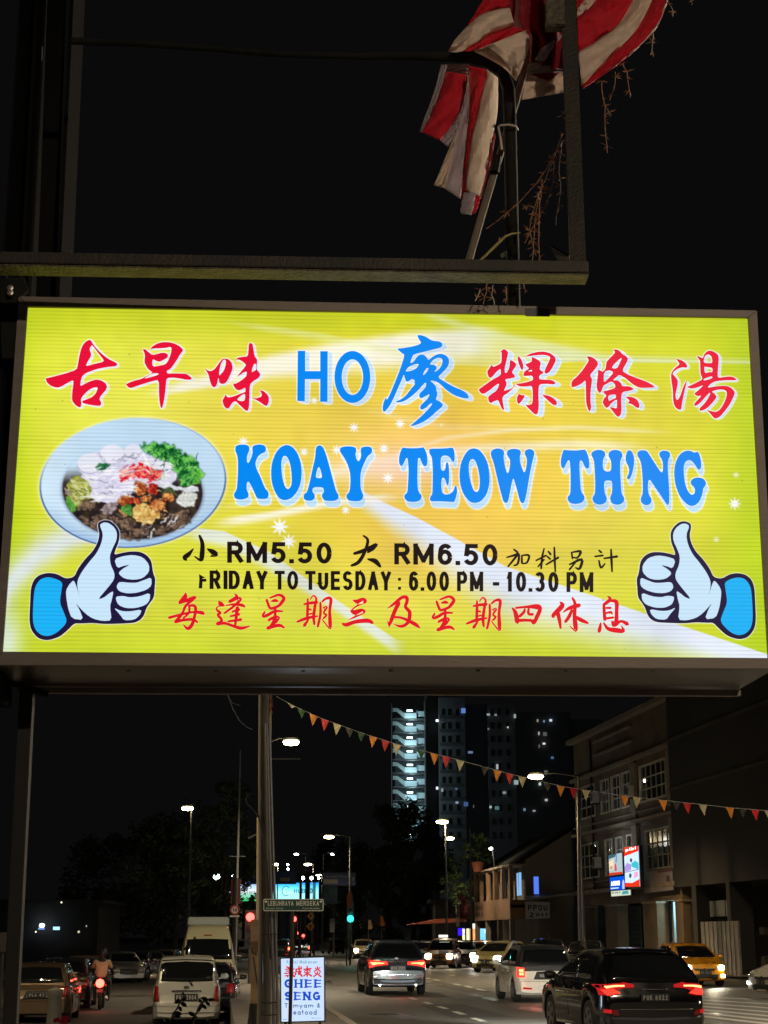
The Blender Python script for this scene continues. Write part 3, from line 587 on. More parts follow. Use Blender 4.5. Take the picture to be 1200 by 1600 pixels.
# light trails of the artwork
dl = (PY - curve_y([(-12, 975), (20, 905), (60, 868), (110, 842), (160, 826), (260, 812)])); over(WB, np.where(dl < 0, np.exp(-(dl / 34) ** 2), np.exp(-(dl / (14 + .10*np.abs(PX - 200))) ** 2)) * .9 * sst(330, 150, PX))
over(WB, np.exp(-((PX - 10) / 26) ** 2) * np.exp(-((PY - 1000) / 60) ** 2) * .8)
band([(300, 824), (350, 830), (420, 862), (480, 905), (530, 940), (620, 1000)], [(300, 850), (350, 862), (420, 900), (480, 935), (530, 965), (620, 1030)], 280, 640, WB, .8, .55, 1.2, 40)
band([(560, 764), (600, 785), (650, 808), (720, 846), (790, 885), (900, 922), (1000, 956), (1210, 1026)], [(560, 800), (640, 870), (720, 950), (800, 1010), (950, 1040), (1210, 1080)], 540, 1230, WB, 1.0, .8, 1.0, 30)
band([(330, 812), (420, 800), (520, 780), (600, 772)], [(330, 835), (420, 818), (520, 796), (600, 790)], 320, 640, WH, .9, .7, 4, 60)
band([(340, 790), (440, 770), (560, 720), (700, 700)], [(340, 804), (440, 784), (560, 735), (700, 716)], 330, 720, WH, .45, .8, 6, 60)
band([(220, 612), (330, 584), (420, 556), (520, 536), (640, 520), (760, 512)], [(220, 626), (330, 612), (420, 602), (520, 598), (640, 590), (760, 570)], 215, 800, WH, .95, .5, 9, 70)
band([(350, 500), (500, 520), (640, 548), (760, 566)], [(350, 508), (500, 540), (640, 566), (760, 580)], 330, 760, c255(236, 240, 180), .5, .7, 3, 90)
band([(560, 494), (700, 506), (800, 520), (860, 534), (1000, 560), (1200, 590)], [(560, 500), (700, 560), (800, 572), (880, 566), (1000, 568), (1200, 572)], 600, 1230, c255(225, 236, 190), .0, .6, 2, 90)
yu = curve_y([(560, 490), (760, 512), (860, 534), (940, 548), (1200, 556)]); m = sst(0, 16, PY - yu) * sst(0, 2, curve_y([(560, 560), (760, 574), (900, 566), (1200, 570)]) - PY) * sst(600, 900, PX)
over(c255(228, 238, 205), m * .8)
m = sst(640, 700, PX) * np.exp(-((PY - curve_y([(640, 484), (760, 520), (900, 548), (1200, 600)])) / 7.0) ** 2) * sst(1000, 880, PX); over(c255(232, 240, 190), m * .6)
for pts, w, a in (([(600, 716), (700, 684), (800, 672), (900, 668), (1050, 676)], 4, .55), ([(640, 712), (760, 700), (900, 694), (1020, 700)], 8, .7), ([(480, 745), (560, 730), (640, 724), (740, 712)], 16, .6), ([(560, 640), (700, 668), (840, 668)], 5, .25)):
    over(WH, np.exp(-((PY - curve_y(pts)) / w) ** 2) * a * sst(pts[0][0] - 20, pts[0][0] + 60, PX) * sst(pts[-1][0] + 20, pts[-1][0] - 80, PX))
over(c255(255, 206, 150), np.exp(-(((PX - 640) / 120) ** 2 + ((PY - 700) / 50) ** 2)) * .45)
over(c255(255, 216, 214), np.exp(-(((PX - 620) / 90) ** 2 + ((PY - 735) / 32) ** 2)) * .55)
# sparkles
def star(x, y, r, a=1.0):
    dx = PX - x; dy = PY - y; d = np.hypot(dx, dy) + 1e-3; th = np.arctan2(dy, dx)
    ray_ = r * (0.45 + 0.55 * np.abs(np.cos(4 * th)) ** 3)
    over((1, 1, 1), np.clip(sst(1.15, .6, d / ray_) * a, 0, 1))
for s_ in ((553,668,9),(625,662,9),(600,701,9),(606,747,10),(526,703,9),(475,706,8),(380,690,9),(437,823,15),(451,846,13),(1148,787,11),(491,626,7),(540,797,8)): star(*s_)
for s_ in ((1150,742,6,.7),(1119,843,6,.7),(690,664,4,.5),(840,642,3,.5)): star(*s_)
# ---- the bowl of noodles
FO = (55, 640, .258333)
def fp(pts): return [(FO[0] + x * FO[2], FO[1] + y * FO[2]) for x, y in pts]
wn1 = [(vnoise(9, 11) - .5) * 6 + (vnoise(4, 12) - .5) * 1.6, (vnoise(9, 13) - .5) * 6 + (vnoise(4, 14) - .5) * 1.6]
def ellmask(cx, cy, rx, ry, rot=0.0, soft=1.0):
    x, y = fp([(cx, cy)])[0]; rx *= FO[2]; ry *= FO[2]
    dx = PX - x; dy = PY - y; c, s = math.cos(rot), math.sin(rot)
    d = np.hypot((dx * c + dy * s) / rx, (-dx * s + dy * c) / ry)
    return sst(1 + soft / rx, 1 - soft / rx, d), d
pl, pd = ellmask(591, 443, 566, 392, R(-5)); halo, _ = ellmask(591, 443, 580, 403, R(-5), 3)
over((1, 1, 1), halo * .35)
over(c255(196, 224, 246), pl)
over(c255(214, 236, 252), pl * sst(170, 60, PX) * .8)
over(c255(150, 190, 235), pl * sst(.80, .98, pd) * sst(760, 850, PY) * .6)
over(c255(40, 70, 140), pl * sst(.975, .99, pd) * np.clip(sst(700, 790, PY) + .25 * sst(200, 330, PX), 0, 1) * .85)
bowl, bd = ellmask(588, 490, 425, 293, R(4), 2.0)
over(c255(130, 150, 180), sst(1.06, 1.0, bd) * (1 - bowl) * sst(700, 800, PY) * .7)
n1 = vnoise(14, 21); n2 = vnoise(5, 22); n3 = vnoise(2.6, 23)
broth = (c255(26, 20, 26)[None, None] * (1 - n1[..., None]) + c255(72, 58, 46)[None, None] * n1[..., None])
over(broth, bowl * sst(640+.258333*330, 640+.258333*470, PY))
def blob(pts, c1, c2, a=1.0, outline=None, seed=0, wamp=1.0, rough=.6):
    w = [wn1[0] * wamp, wn1[1] * wamp]
    m = blur(rast([chaikin(fp(pts), 2, .25)], w), 1.1)
    t = np.clip((n1 * .55 + n2 * .45 - .5) * (1.2 + rough) + (n3 - .5) * .35 + .5, 0, 1)[..., None]
    col = np.asarray(c1) * (1 - t) + np.asarray(c2) * t
    if outline is not None:
        mo = blur(m, 2.2); edge = np.clip(mo * 1.6, 0, 1) * (1 - m); over(outline, edge * .8)
    over(col, m * a)
blob([(190,430),(270,390),(340,460),(350,560),(250,600),(190,540)], c255(118,126,40), c255(196,196,100))
for k in range(5):
    y = 420 + k * 28
    blob([(205+k*6,y),(260,y+14+k*6),(340,y+30),(338,y+38),(255,y+26+k*5),(208,y+10)], c255(206,208,140), c255(228,228,170), .7)
blob([(180,520),(230,560),(260,620),(210,620),(185,570)], c255(70,140,50), c255(120,190,80))
blob([(165,480),(210,470),(225,520),(190,530)], c255(120,110,90), c255(190,180,150))
for p_ in ([(240,600),(330,530),(400,540),(350,600),(300,620)], [(330,700),(350,640),(430,620),(500,660),(430,690),(380,740)], [(470,660),(560,650),(610,690),(600,740),(540,730),(500,700)], [(600,720),(680,700),(700,750),(640,785),(590,760)], [(500,740),(590,750),(600,790),(520,785)], [(700,740),(780,700),(820,720),(760,760)], [(800,660),(880,610),(930,600),(920,660),(850,710),(780,740)], [(860,700),(940,640),(960,650),(900,710)], [(270,640),(330,640),(320,700),(290,680)]):
    blob(p_, c255(70,54,46), c255(150,120,96), .95, c255(24,18,24), wamp=1.3)
blob([(380,620),(440,560),(510,530),(500,590),(440,640)], c255(140,120,122), c255(214,200,206), .9)
LAV = c255(244, 240, 254); LV2 = c255(210, 208, 234)
blob([(260,310),(340,270),(420,240),(540,240),(640,250),(720,290),(800,290),(860,350),(850,430),(800,470),(700,470),(600,480),(560,530),(470,560),(380,570),(330,520),(340,460),(280,410)], LV2, LAV, 1, None, wamp=.8, rough=.2)
blob([(740,440),(850,460),(980,465),(1000,500),(900,500),(800,480),(740,470)], c255(206,214,222), c255(248,250,252))
for cx, cy, r in ((330,325,74),(465,268,72),(592,250,52),(770,340,62)):
    e_, d_ = ellmask(cx, cy, r, r * .8); over(c255(120,120,150), sst(1.12, 1.0, d_) * (1 - e_) * sst(cy*FO[2]+FO[1]-4, cy*FO[2]+FO[1]+10, PY) * .7); over(c255(236,236,250), e_ * .95)
for x0, y0, x1, y1 in ((380,260,420,310),(520,290,600,270),(330,420,460,440),(420,480,480,465),(350,520,470,500),(600,300,640,250),(700,330,740,300),(560,280,620,300),(470,310,560,300)):
    over(c255(120,124,150), blur(rast([fp([(x0,y0-4),(x1,y1-3),(x1,y1+4),(x0,y0+4)])], wn1), 1.0) * .65)
blob([(360,345),(400,315),(440,320),(460,345),(430,360),(380,372)], c255(20,80,50), c255(70,150,90))
G1, G2 = c255(10,84,38), c255(112,206,86)
blob([(630,212),(700,203),(790,198),(850,235),(900,275),(960,290),(1000,350),(1020,410),(980,460),(900,455),(860,420),(840,340),(790,310),(740,290),(680,262)], G1, G2, 1, c255(30,60,50), wamp=1.6, rough=1.6)
blob([(930,380),(1010,370),(1015,430),(960,460)], c255(60,150,50), c255(150,220,90), .8, wamp=1.4)
blob([(640,230),(690,210),(720,240),(680,260)], c255(90,190,90), c255(160,230,130), .8)
blob([(750,480),(800,470),(850,490),(860,520),(780,520)], c255(40,60,40), c255(110,120,70))
OR1, OR2 = c255(150,58,26), c255(244,178,100)
for p_ in ([(590,440),(670,440),(675,510),(610,520)], [(500,540),(560,510),(600,540),(570,590),(510,580)], [(760,500),(840,510),(850,550),(770,560)], [(680,570),(730,530),(800,570),(770,620),(700,610)], [(640,520),(700,520),(700,560),(640,560)], [(490,610),(540,590),(590,640),(540,650)]):
    blob(p_, OR1, OR2, 1, c255(60,20,16), rough=1.2)
blob([(600,580),(640,555),(720,600),(760,640),(700,700),(630,690),(590,640)], c255(196,140,60), c255(252,222,140), 1, c255(40,24,20), rough=.8)
blob([(675,450),(735,445),(745,500),(690,520)], c255(150,20,20), c255(232,90,60), 1, None, rough=1.4)
blob([(560,530),(620,520),(650,560),(590,580)], c255(160,30,20), c255(236,110,70), 1, None, rough=1.4)
blob([(520,590),(560,570),(600,620),(580,655),(530,620)], c255(40,110,40), c255(110,180,80), 1, c255(20,40,20))
blob([(500,440),(520,370),(560,335),(640,322),(720,355),(775,380),(745,440),(670,425),(610,410),(560,430)], c255(224,20,44), c255(255,150,120), 1, None, wamp=1.8, rough=1.6)
blob([(640,370),(700,350),(740,400),(680,410)], c255(235,16,50), c255(240,60,70), .9, None, wamp=2)
blob([(870,510),(930,485),(980,520),(970,580),(900,585),(860,560)], c255(196,200,190), c255(250,250,246), 1, c255(90,90,80), rough=.4)
for x0, y0, x1, y1 in ((760,690,820,630),(800,700,870,640),(690,770,720,720),(640,745,700,770)):
    over((1, 1, 1), blur(rast([fp([(x0-3,y0-3),(x1-3,y1-3),(x1+4,y1+3),(x0+4,y0+3)])], wn1), 1.0) * .9)
rq = random.Random(4)
def streaks(n, box_, col, L, w, a, ang=(0, 180)):
    for _ in range(n):
        x = rq.uniform(box_[0], box_[2]); y = rq.uniform(box_[1], box_[3]); t = R(rq.uniform(*ang)); dx, dy = math.cos(t)*L*rq.uniform(.5, 1.2), math.sin(t)*L*rq.uniform(.5, 1.2)
        over(col, blur(rast([fp(brush([(x-dx, y-dy, w*.4), (x+rq.uniform(-8, 8), y+rq.uniform(-8, 8), w), (x+dx, y+dy, w*.4)]))]), .7) * a)
streaks(26, (300, 330, 600, 540), c255(255, 253, 255), 52, 11, .75, (-25, 15)); streaks(16, (320, 340, 620, 540), c255(176, 172, 208), 44, 5, .6, (-25, 15)); streaks(10, (640, 290, 830, 440), c255(255, 255, 255), 36, 10, .8, (10, 60))
streaks(20, (680, 220, 990, 430), c255(176, 236, 140), 18, 6, .7); streaks(20, (680, 220, 990, 430), c255(8, 60, 34), 20, 7, .7)
streaks(14, (520, 340, 760, 425), c255(255, 214, 190), 22, 6, .75, (-40, 30)); streaks(10, (520, 340, 760, 425), c255(190, 0, 30), 22, 7, .7, (-40, 30))
streaks(14, (600, 460, 830, 660), c255(255, 226, 150), 14, 7, .7); streaks(14, (560, 480, 830, 680), c255(90, 30, 16), 16, 6, .6)
streaks(16, (280, 600, 620, 740), c255(196, 176, 150), 30, 4, .6, (-60, 60)); streaks(10, (640, 640, 940, 740), c255(230, 232, 240), 26, 4, .75, (-70, -20)); streaks(10, (210, 430, 330, 560), c255(236, 238, 190), 34, 6, .7, (20, 70))
# ---- halos and drop shadows of the lettering
def group_mask(gs, smooth=True):
    m = np.zeros((CHH, CW), bool)
    for g in gs: m |= rast(contours_px(g, smooth))
    return m
def halo_of(m, r, col, a=1.0):
    b = blur(m, r * SS * .62); over(col, np.clip((b - .10) / .22, 0, 1) * a)
LB = c255(190, 226, 255)
for gs, dx, dy, hs in ((RED_BIG[:3], 2.6, 1, 3.2), (RED_BIG[3:4], 8, 3, 2.6), (RED_BIG[4:5], 6.5, 2.5, 2.8), (RED_BIG[5:6], 3.6, 1.5, 2.6), (BLUE_TOP, 7, 3, 2.8), (BLUE_MID, 3.6, 9, 3.2)):
    sm = gs is not BLUE_TOP
    mk = group_mask(gs, sm); sh = shift(mk, dx, dy); mid = shift(mk, dx / 2, dy / 2)
    halo_of(mk | sh | mid, hs, (1, 1, 1), .95)
    over(LB if gs is BLUE_MID else c255(196, 224, 252), blur(sh | mid, .8) * (.95 if gs is BLUE_MID else .8))
    halo_of(mk, 1.5, (1, 1, 1), .85)
mk = np.zeros((CHH, CW), bool)
for ox, oy, s, st in RED_SMALL:
    for k in st: mk |= rast([[(ox + x * s, oy + y * s) for x, y in brush(k)]])
halo_of(mk, 1.2, c255(255, 246, 190), .9)
thl = lambda c: [(THUMB[0] + x * THUMB[2], THUMB[1] + y * THUMB[2]) for x, y in c]
def thr(c): return [(1181.3 - (x - 45.7) * .947, 814.3 + (y - 812.5) * .9825) for x, y in thl(c)]
for fn in (thl, thr): halo_of(rast([chaikin(fn(TH_OUT), 2)]), 1.8, (1, 1, 1), .9)
# uneven backlight painted into the print colours as soft blotches
canvas = np.clip(canvas * (0.955 + .07 * vnoise(160, 31) * 1.0 + .03 * (vnoise(40, 32) - .5))[..., None], 0, 1)
for _ in range(34): over(c255(90, 80, 30), np.clip(sst(1.2, .4, np.hypot(PX - rq.uniform(20, 1180), (PY - rq.uniform(490, 1020))) / rq.uniform(.6, 1.2)), 0, 1) * .7)
# ---- the sheet itself: a fine mesh that carries the printed colours
IN = [(44, 481), (1168, 498), (1199, 1029), (5, 1019)]       # TL TR BR BL of the visible sheet
NXg, NYg = 930, 440
c3 = [sp(*p) for p in IN]
def project(P):
    X, Y, Z = P[:, 0], P[:, 1], P[:, 2] - CAM_H
    c, s = math.cos(PITCH), math.sin(PITCH)
    dep = Y * c + Z * s; up = Z * c - Y * s
    return 600 + F_PX * X / dep, 800 - F_PX * up / dep
def grid_points():
    u = np.linspace(0, 1, NXg + 1); v = np.linspace(0, 1, NYg + 1)
    UU, VV = np.meshgrid(u, v)
    A = [np.array(c) for c in c3]
    P = (A[0][None, None] * (1 - UU)[..., None] + A[1][None, None] * UU[..., None]) * (1 - VV)[..., None] + (A[3][None, None] * (1 - UU)[..., None] + A[2][None, None] * UU[..., None]) * VV[..., None]
    return P.reshape(-1, 3)
GP = grid_points(); gx, gy = project(GP)
fx = np.clip((gx - CX0) * SS, 0, CW - 2); fy = np.clip((gy - CY0) * SS, 0, CHH - 2)
ix = fx.astype(int); iy = fy.astype(int); tx = (fx - ix)[:, None]; ty = (fy - iy)[:, None]
colr = (canvas[iy, ix] * (1 - tx) + canvas[iy, ix + 1] * tx) * (1 - ty) + (canvas[iy + 1, ix] * (1 - tx) + canvas[iy + 1, ix + 1] * tx) * ty
colr = np.where(colr <= .04045, colr / 12.92, ((colr + .055) / 1.055) ** 2.4)
me = bpy.data.meshes.new('printed_sheet')
nV = GP.shape[0]; idx = np.arange(nV).reshape(NYg + 1, NXg + 1)
quads = np.stack([idx[:-1, :-1], idx[1:, :-1], idx[1:, 1:], idx[:-1, 1:]], -1).reshape(-1, 4)
me.vertices.add(nV); me.vertices.foreach_set('co', GP.astype(np.float32).ravel())
me.loops.add(quads.size); me.loops.foreach_set('vertex_index', quads.ravel().astype(np.int32))
me.polygons.add(len(quads)); me.polygons.foreach_set('loop_start', (np.arange(len(quads)) * 4).astype(np.int32))
me.polygons.foreach_set('loop_total', np.full(len(quads), 4, np.int32)); me.update()
ca = me.color_attributes.new('print', 'FLOAT_COLOR', 'POINT')
ca.data.foreach_set('color', np.concatenate([colr, np.ones((nV, 1))], 1).astype(np.float32).ravel())
FLUTE = 0.01335
def backlit(name, col=None, strength=1.0, line=.16):
    """back-lit fluted plastic: the tubes shine through, the flutes make fine dark lines"""
    m = bpy.data.materials.new(name); m.use_nodes = True
    nt = m.node_tree; nt.nodes.clear(); N = nt.nodes.new; L = nt.links.new
    o = N('ShaderNodeOutputMaterial'); e = N('ShaderNodeEmission'); g = N('ShaderNodeBsdfGlossy'); ad = N('ShaderNodeAddShader')
    g.inputs['Roughness'].default_value = .35; g.inputs['Color'].default_value = (.006, .006, .006, 1)
    L(e.outputs[0], ad.inputs[0]); L(g.outputs[0], ad.inputs[1]); L(ad.outputs[0], o.inputs[0])
    tc = N('ShaderNodeTexCoord'); sx = N('ShaderNodeSeparateXYZ'); L(tc.outputs['Object'], sx.inputs[0])
    nz = N('ShaderNodeTexNoise'); nz.inputs['Scale'].default_value = 1.3; nz.inputs['Detail'].default_value = 3; L(tc.outputs['Object'], nz.inputs[0])
    a = N('ShaderNodeMath'); a.operation = 'MULTIPLY_ADD'; L(nz.outputs[0], a.inputs[0]); a.inputs[1].default_value = 0.010; L(sx.outputs[2], a.inputs[2])
    b = N('ShaderNodeMath'); b.operation = 'MULTIPLY'; L(a.outputs[0], b.inputs[0]); b.inputs[1].default_value = 2 * PI / FLUTE
    s = N('ShaderNodeMath'); s.operation = 'SINE'; L(b.outputs[0], s.inputs[0])
    pw = N('ShaderNodeMapRange'); pw.inputs[1].default_value = .15; pw.inputs[2].default_value = 1; pw.inputs[3].default_value = 1; pw.inputs[4].default_value = 0; L(s.outputs[0], pw.inputs[0])
    n2 = N('ShaderNodeTexNoise'); n2.inputs['Scale'].default_value = 4.0; n2.inputs['Detail'].default_value = 4
    mp = N('ShaderNodeMapping'); mp.inputs['Scale'].default_value = (.6, .6, 6); L(tc.outputs['Object'], mp.inputs[0]); L(mp.outputs[0], n2.inputs[0])
    am = N('ShaderNodeMapRange'); am.inputs[1].default_value = .35; am.inputs[2].default_value = .65; am.inputs[3].default_value = line * .5; am.inputs[4].default_value = line * 1.5; L(n2.outputs[0], am.inputs[0])
    inv = N('ShaderNodeMath'); inv.operation = 'SUBTRACT'; inv.inputs[0].default_value = 1; L(pw.outputs[0], inv.inputs[1])
    dk = N('ShaderNodeMath'); dk.operation = 'MULTIPLY'; L(inv.outputs[0], dk.inputs[0]); L(am.outputs[0], dk.inputs[1])
    k = N('ShaderNodeMath'); k.operation = 'SUBTRACT'; k.inputs[0].default_value = 1; L(dk.outputs[0], k.inputs[1])
    st = N('ShaderNodeMath'); st.operation = 'MULTIPLY'; L(k.outputs[0], st.inputs[0]); st.inputs[1].default_value = strength
    L(st.outputs[0], e.inputs[1])
    if col is None:
        at_ = N('ShaderNodeAttribute'); at_.attribute_name = 'print'; L(at_.outputs[0], e.inputs[0])
    else: e.inputs[0].default_value = (*col, 1)
    return m
sheet_mat = backlit('backlit_print')
me.materials.append(sheet_mat)
box = thing('light_box_sign', 'large lit yellow light box sign with blue and red lettering and a noodle bowl', 'sign', tuple(sp(600, 1045)))
sheet = bpy.data.objects.new('printed_sheet', me); C.objects.link(sheet); wparent(sheet, box)
# lettering, each character its own print
def glyph(name, contours, m, off=.0012, smooth=True, par=box):
    v, f = fill2d([[(x, -y) for x, y in c] for c in contours])
    mb = MB(); mb.v = [tuple(sp(x, -y, off)) for x, y in v]; mb.f = f
    return wbuild(mb, name, m, par)
RED = backlit('print_red', lin((.93, .07, .23)), 1.0, .12); BLU = backlit('print_blue', lin((.0, .54, .96)), 1.0, .04)
RED2 = backlit('print_red_small', lin((.90, .10, .16)), 1.0, .15); INK = backlit('print_black', lin((.115, .075, .075)), 1.0, .2)
NAVY = backlit('print_navy', lin((.135, .10, .25)), 1.0, .2); PALE = backlit('print_pale_blue', lin((.80, .91, .99)), 1.0, .08); CYAN = backlit('print_cyan', lin((.12, .71, .98)), 1.0, .14)
for g in RED_BIG: glyph('red_character', contours_px(g), RED)
for i, g in enumerate(BLUE_TOP): glyph('blue_letter' if i < 2 else 'blue_character', contours_px(g, i != 0), BLU)
for g in BLUE_MID: glyph('blue_letter', contours_px(g), BLU)
def strokes(name, entry, m, par=box, P=sp, off=.0012, wk=1.0):
    ox, oy, s, st = entry; mb = MB()
    for i, k in enumerate(st):
        v, f = fill2d([[(x, -y) for x, y in brush([(q[0], q[1], q[2] * wk) for q in k])]]); b = len(mb.v)
        mb.v += [tuple(P(ox + x * s, oy - y * s, off + i * .00004)) for x, y in v]; mb.f += [tuple(b + q for q in t) for t in f]
    return wbuild(mb, name, m, par)
for e_ in RED_SMALL: strokes('small_red_character', e_, RED2, wk=1.3)
for i_, e_ in enumerate(BLACK_SMALL): strokes('small_black_character', e_, INK, wk=1.15 if i_ < 2 else 1.45)
def text_px(name, txt, x0, x1, yt0, yb0, yt1, yb1, m, bold=0.0, spacing=1.0, par=box, P=sp, off=.0014, wordsp=1.0):
    def Q(u, v):
        x = x0 + (x1 - x0) * u; yt = yt0 + (yt1 - yt0) * u; yb = yb0 + (yb1 - yb0) * u
        return P(x, yb + (yt - yb) * v, off)
    mb = MB(); text_on(mb, txt, Q, bold, spacing, wordsp)
    return wbuild(mb, name, m, par)
def write_px(name, txt, x0, x1, yt0, yb0, yt1, yb1, m, par=box, P=sp, off=.0014, **kw):
    def Q(u, v, o=0):
        x = x0 + (x1 - x0) * u; yt = yt0 + (yt1 - yt0) * u; yb = yb0 + (yb1 - yb0) * u
        return P(x, yb + (yt - yb) * v, off + o)
    mb = MB(); write(mb, txt, Q, **kw)
    return wbuild(mb, name, m, par)
write_px('price_text', 'RM5.50', 355, 519, 846.5, 879.5, 848, 881, INK, weight=.2, asp=.68, gap=.13)
write_px('price_text', 'RM6.50', 616, 778, 849, 882, 850.5, 884, INK, weight=.2, asp=.68, gap=.13)
YT = lambda x: 891.5 + (x - 327) * .0045; YB = lambda x: 920.5 + (x - 327) * .0085
for w, a, b in (('RIDAY', 327.5, 418), ('TO', 429, 466), ('TUESDAY', 477, 611), (':', 621, 627), ('6.00', 638, 702), ('PM', 714, 755), ('-', 770, 780), ('10.30', 791, 873), ('PM', 885, 927)):
    if w == ':':
        for y_ in (903, 917): glyph('colon_dot', [[(622, y_), (626.6, y_), (626.4, y_ + 4.6), (621.8, y_ + 4.6)]], INK, .0014)
        continue
    write_px('hours_text', w, a, b, YT(a), YB(a), YT(b), YB(b), INK, weight=.18, asp=.5, gap=.12)
glyph('damaged_letter', [[(311, 897), (321, 903), (316.5, 903.5), (316.5, 904.5), (322.5, 904.5), (322.5, 909), (316.5, 909), (316, 919.5), (310.5, 919.5), (311.5, 905)]], INK, .0014)
for fn in (thl, thr):
    glyph('thumb_outline', [chaikin(fn(TH_OUT), 2)], NAVY, .0012)
    glyph('thumb_cuff', [chaikin(fn(TH_CUFF), 2)], CYAN, .0020)
    for c in TH_HAND: glyph('thumb_fill', [chaikin(fn(c))], PALE, .0020)
# aluminium frame: four rails with mitred corners, and the case behind
ALU = mat('aluminium_frame', (.21, .18, .15), .55, .35, noise=.15, nscale=5, bump=.1, bscale=30, stretch=(1, 1, 6))
DARKCASE = mat('case_sheet', (.10, .085, .075), .35, .6, noise=.3, nscale=2.5, bump=.15, bscale=4)
OUT = [(30, 465), (1181.5, 487), (1212, 1046), (-9, 1040)]
rails = [(0, 1), (1, 2), (2, 3), (3, 0)]
for a, b in rails:
    q = [sp(*OUT[a], .012), sp(*OUT[b], .012), sp(*IN[b], .012), sp(*IN[a], .012)]
    g = (Vector(q[1]) - Vector(q[0])).normalized() * .0012
    q[0] += g; q[3] += g; q[1] -= g; q[2] -= g
    MBr = MB(); MBr.prism(q, SN * -.03)
    wbuild(MBr, 'frame_rail', ALU, box, bevel=.0015)
DEP = .46
pan = [('case_panel', 0, 1), ('case_panel', 1, 2), ('case_panel', 2, 3), ('case_panel', 3, 0)]
cen = (sp(*OUT[0]) + sp(*OUT[1]) + sp(*OUT[2]) + sp(*OUT[3])) / 4
for nm, a, b in pan:
    A, B = sp(*OUT[a], -.019), sp(*OUT[b], -.019)
    ia = (cen - A).normalized() * .006; ib = (cen - B).normalized() * .006
    A = A + ia * .5; B = B + ib * .5
    q = [A, B, B - SN * (DEP - .02), A - SN * (DEP - .02)]
    inw = ((cen - (A + B) / 2)); e = (B - A).normalized(); inw = (inw - e * inw.dot(e)).normalized()
    MBr = MB(); MBr.prism(q, inw * .003); wbuild(MBr, nm, DARKCASE, box)
MBr = MB(); MBr.prism([sp(*OUT[i], -DEP) for i in range(4)], -SN * .004); wbuild(MBr, 'back_panel', DARKCASE, box)
# folded lip, seam screws and dents along the underside
MBr = MB(); A, B = sp(-9, 1040, -.44), sp(1212, 1046, -.44); MBr.bar(A - Vector((0, 0, .012)), B - Vector((0, 0, .012)), .03, .02); wbuild(MBr, 'bottom_lip', ALU, box)
for k in range(9):
    p = sp(60 + k * 138, 1043, -.05); MBr = MB(); MBr.lathe([(.001, 0), (.007, .0), (.006, -.004), (.001, -.005)][::-1], p - Vector((0, 0, .001)), 8); wbuild(MBr, 'screw', ALU, box)
MBr = MB(); MBr.prism([sp(820, 484, .014), sp(858, 484.5, .014), sp(858, 497, .014), sp(820, 496.5, .014)], SN * -.001); wbuild(MBr, 'rail_patch', mat('dark_rail_patch', (.035, .04, .055), .5), box)  # thin dark blue-grey patch on the front of the top rail
del canvas, _gx, _gy, PX, PY, n1, n2, n3, pl, pd, bowl, bd, halo, broth, wn1, GP, colr
# ================================================================== steelwork, flag and dry creeper above the light box
RUST = mat('rusty_black_steel', (.028, .029, .027), .6, .4, noise=.6, nscale=5, bump=.18, bscale=90, col2=(.050, .040, .028))
BLKPAINT = mat('black_painted_steel', (.016, .017, .016), .7, .0, spec=.08, noise=.3, nscale=6, bump=.25, bscale=25)
RUST2 = mat('flaking_galvanised', (.17, .15, .10), .6, .4, noise=.5, nscale=16, bump=.6, bscale=70, col2=(.04, .028, .02))
fr = thing('steel_frame', 'rusty square steel frame above the light box with the flag behind it', 'frame', (-1.2, 4.67, 3.8))
zb = 4.67 * math.tan(PITCH + math.atan((800 - 418) / F_PX)) + CAM_H
def barx(px0, py0, px1, py1, Y0, Y1, w, h, name, m, par, **kw):
    mb = MB(); mb.bar(at(px0, py0, Y0), at(px1, py1, Y1), w, h); return wbuild(mb, name, m, par, **kw)
barx(-40, 409, 917, 425, 4.66, 4.70, .085, .038, 'bottom_rail', RUST, fr, bevel=.002)
MBr = MB(); a = at(-40, 418, 4.665) - Vector((0, 0, .0)); b = at(917, 433.5, 4.705)
MBr.bar(a - Vector((0,0,.006)), b - Vector((0,0,.006)), .078, .006); wbuild(MBr, 'bottom_flange', RUST2, fr)
barx(903.5, 424, 885, -60, 4.70, 4.86, .052, .052, 'upright', RUST, fr, bevel=.002)
barx(895, 413, 866, 395, 4.90, 4.92, .14, .006, 'gusset_plate', BLKPAINT, fr)
MBr = MB(); c = at(868, 22, 4.80); MBr.box(c.x-.035, c.x+.03, c.y-.02, c.y+.03, c.z-.055, c.z+.05); wbuild(MBr, 'clamp_block', RUST2, fr, bevel=.004)
# bent pipe that comes across and turns down behind the sign
bp = thing('bent_pipe', 'dark bent steel pipe turning down behind the light box, flag draped over it', 'pipe', (.4, 5.18, 2.2))
pts = [at(x, y, 5.18) for x, y in ((112, 64), (220, 68), (330, 76), (440, 85), (560, 88), (680, 88), (735, 90), (765, 97), (786, 114), (795, 140), (797, 200), (799, 300), (801, 400), (803, 492))]
MBr = MB(); MBr.tube(pts, [.014]*5+[.020]+[.024]*8, 14); wbuild(MBr, 'pipe', BLKPAINT, bp, smooth=True)
MBr = MB(); MBr.tube([at(778, 199, 5.14), at(782, 196, 5.13), at(795, 195, 5.125), at(806, 197, 5.14), at(809, 203, 5.17)], .004, 6); MBr.tube([at(779, 199, 5.13), at(782, 215, 5.12), at(784, 234, 5.12)], .004, 6)
tie = MBr.build('cable_tie', mat('white_nylon', (.5, .47, .43), .5)); tag(tie, 'white cable tie knotted round the bent pipe below the flag', 'cable tie')
WOODP = mat('weathered_wood', (.20, .16, .12), .7, noise=.35, nscale=5, bump=.3, bscale=30, stretch=(6, 6, .6))
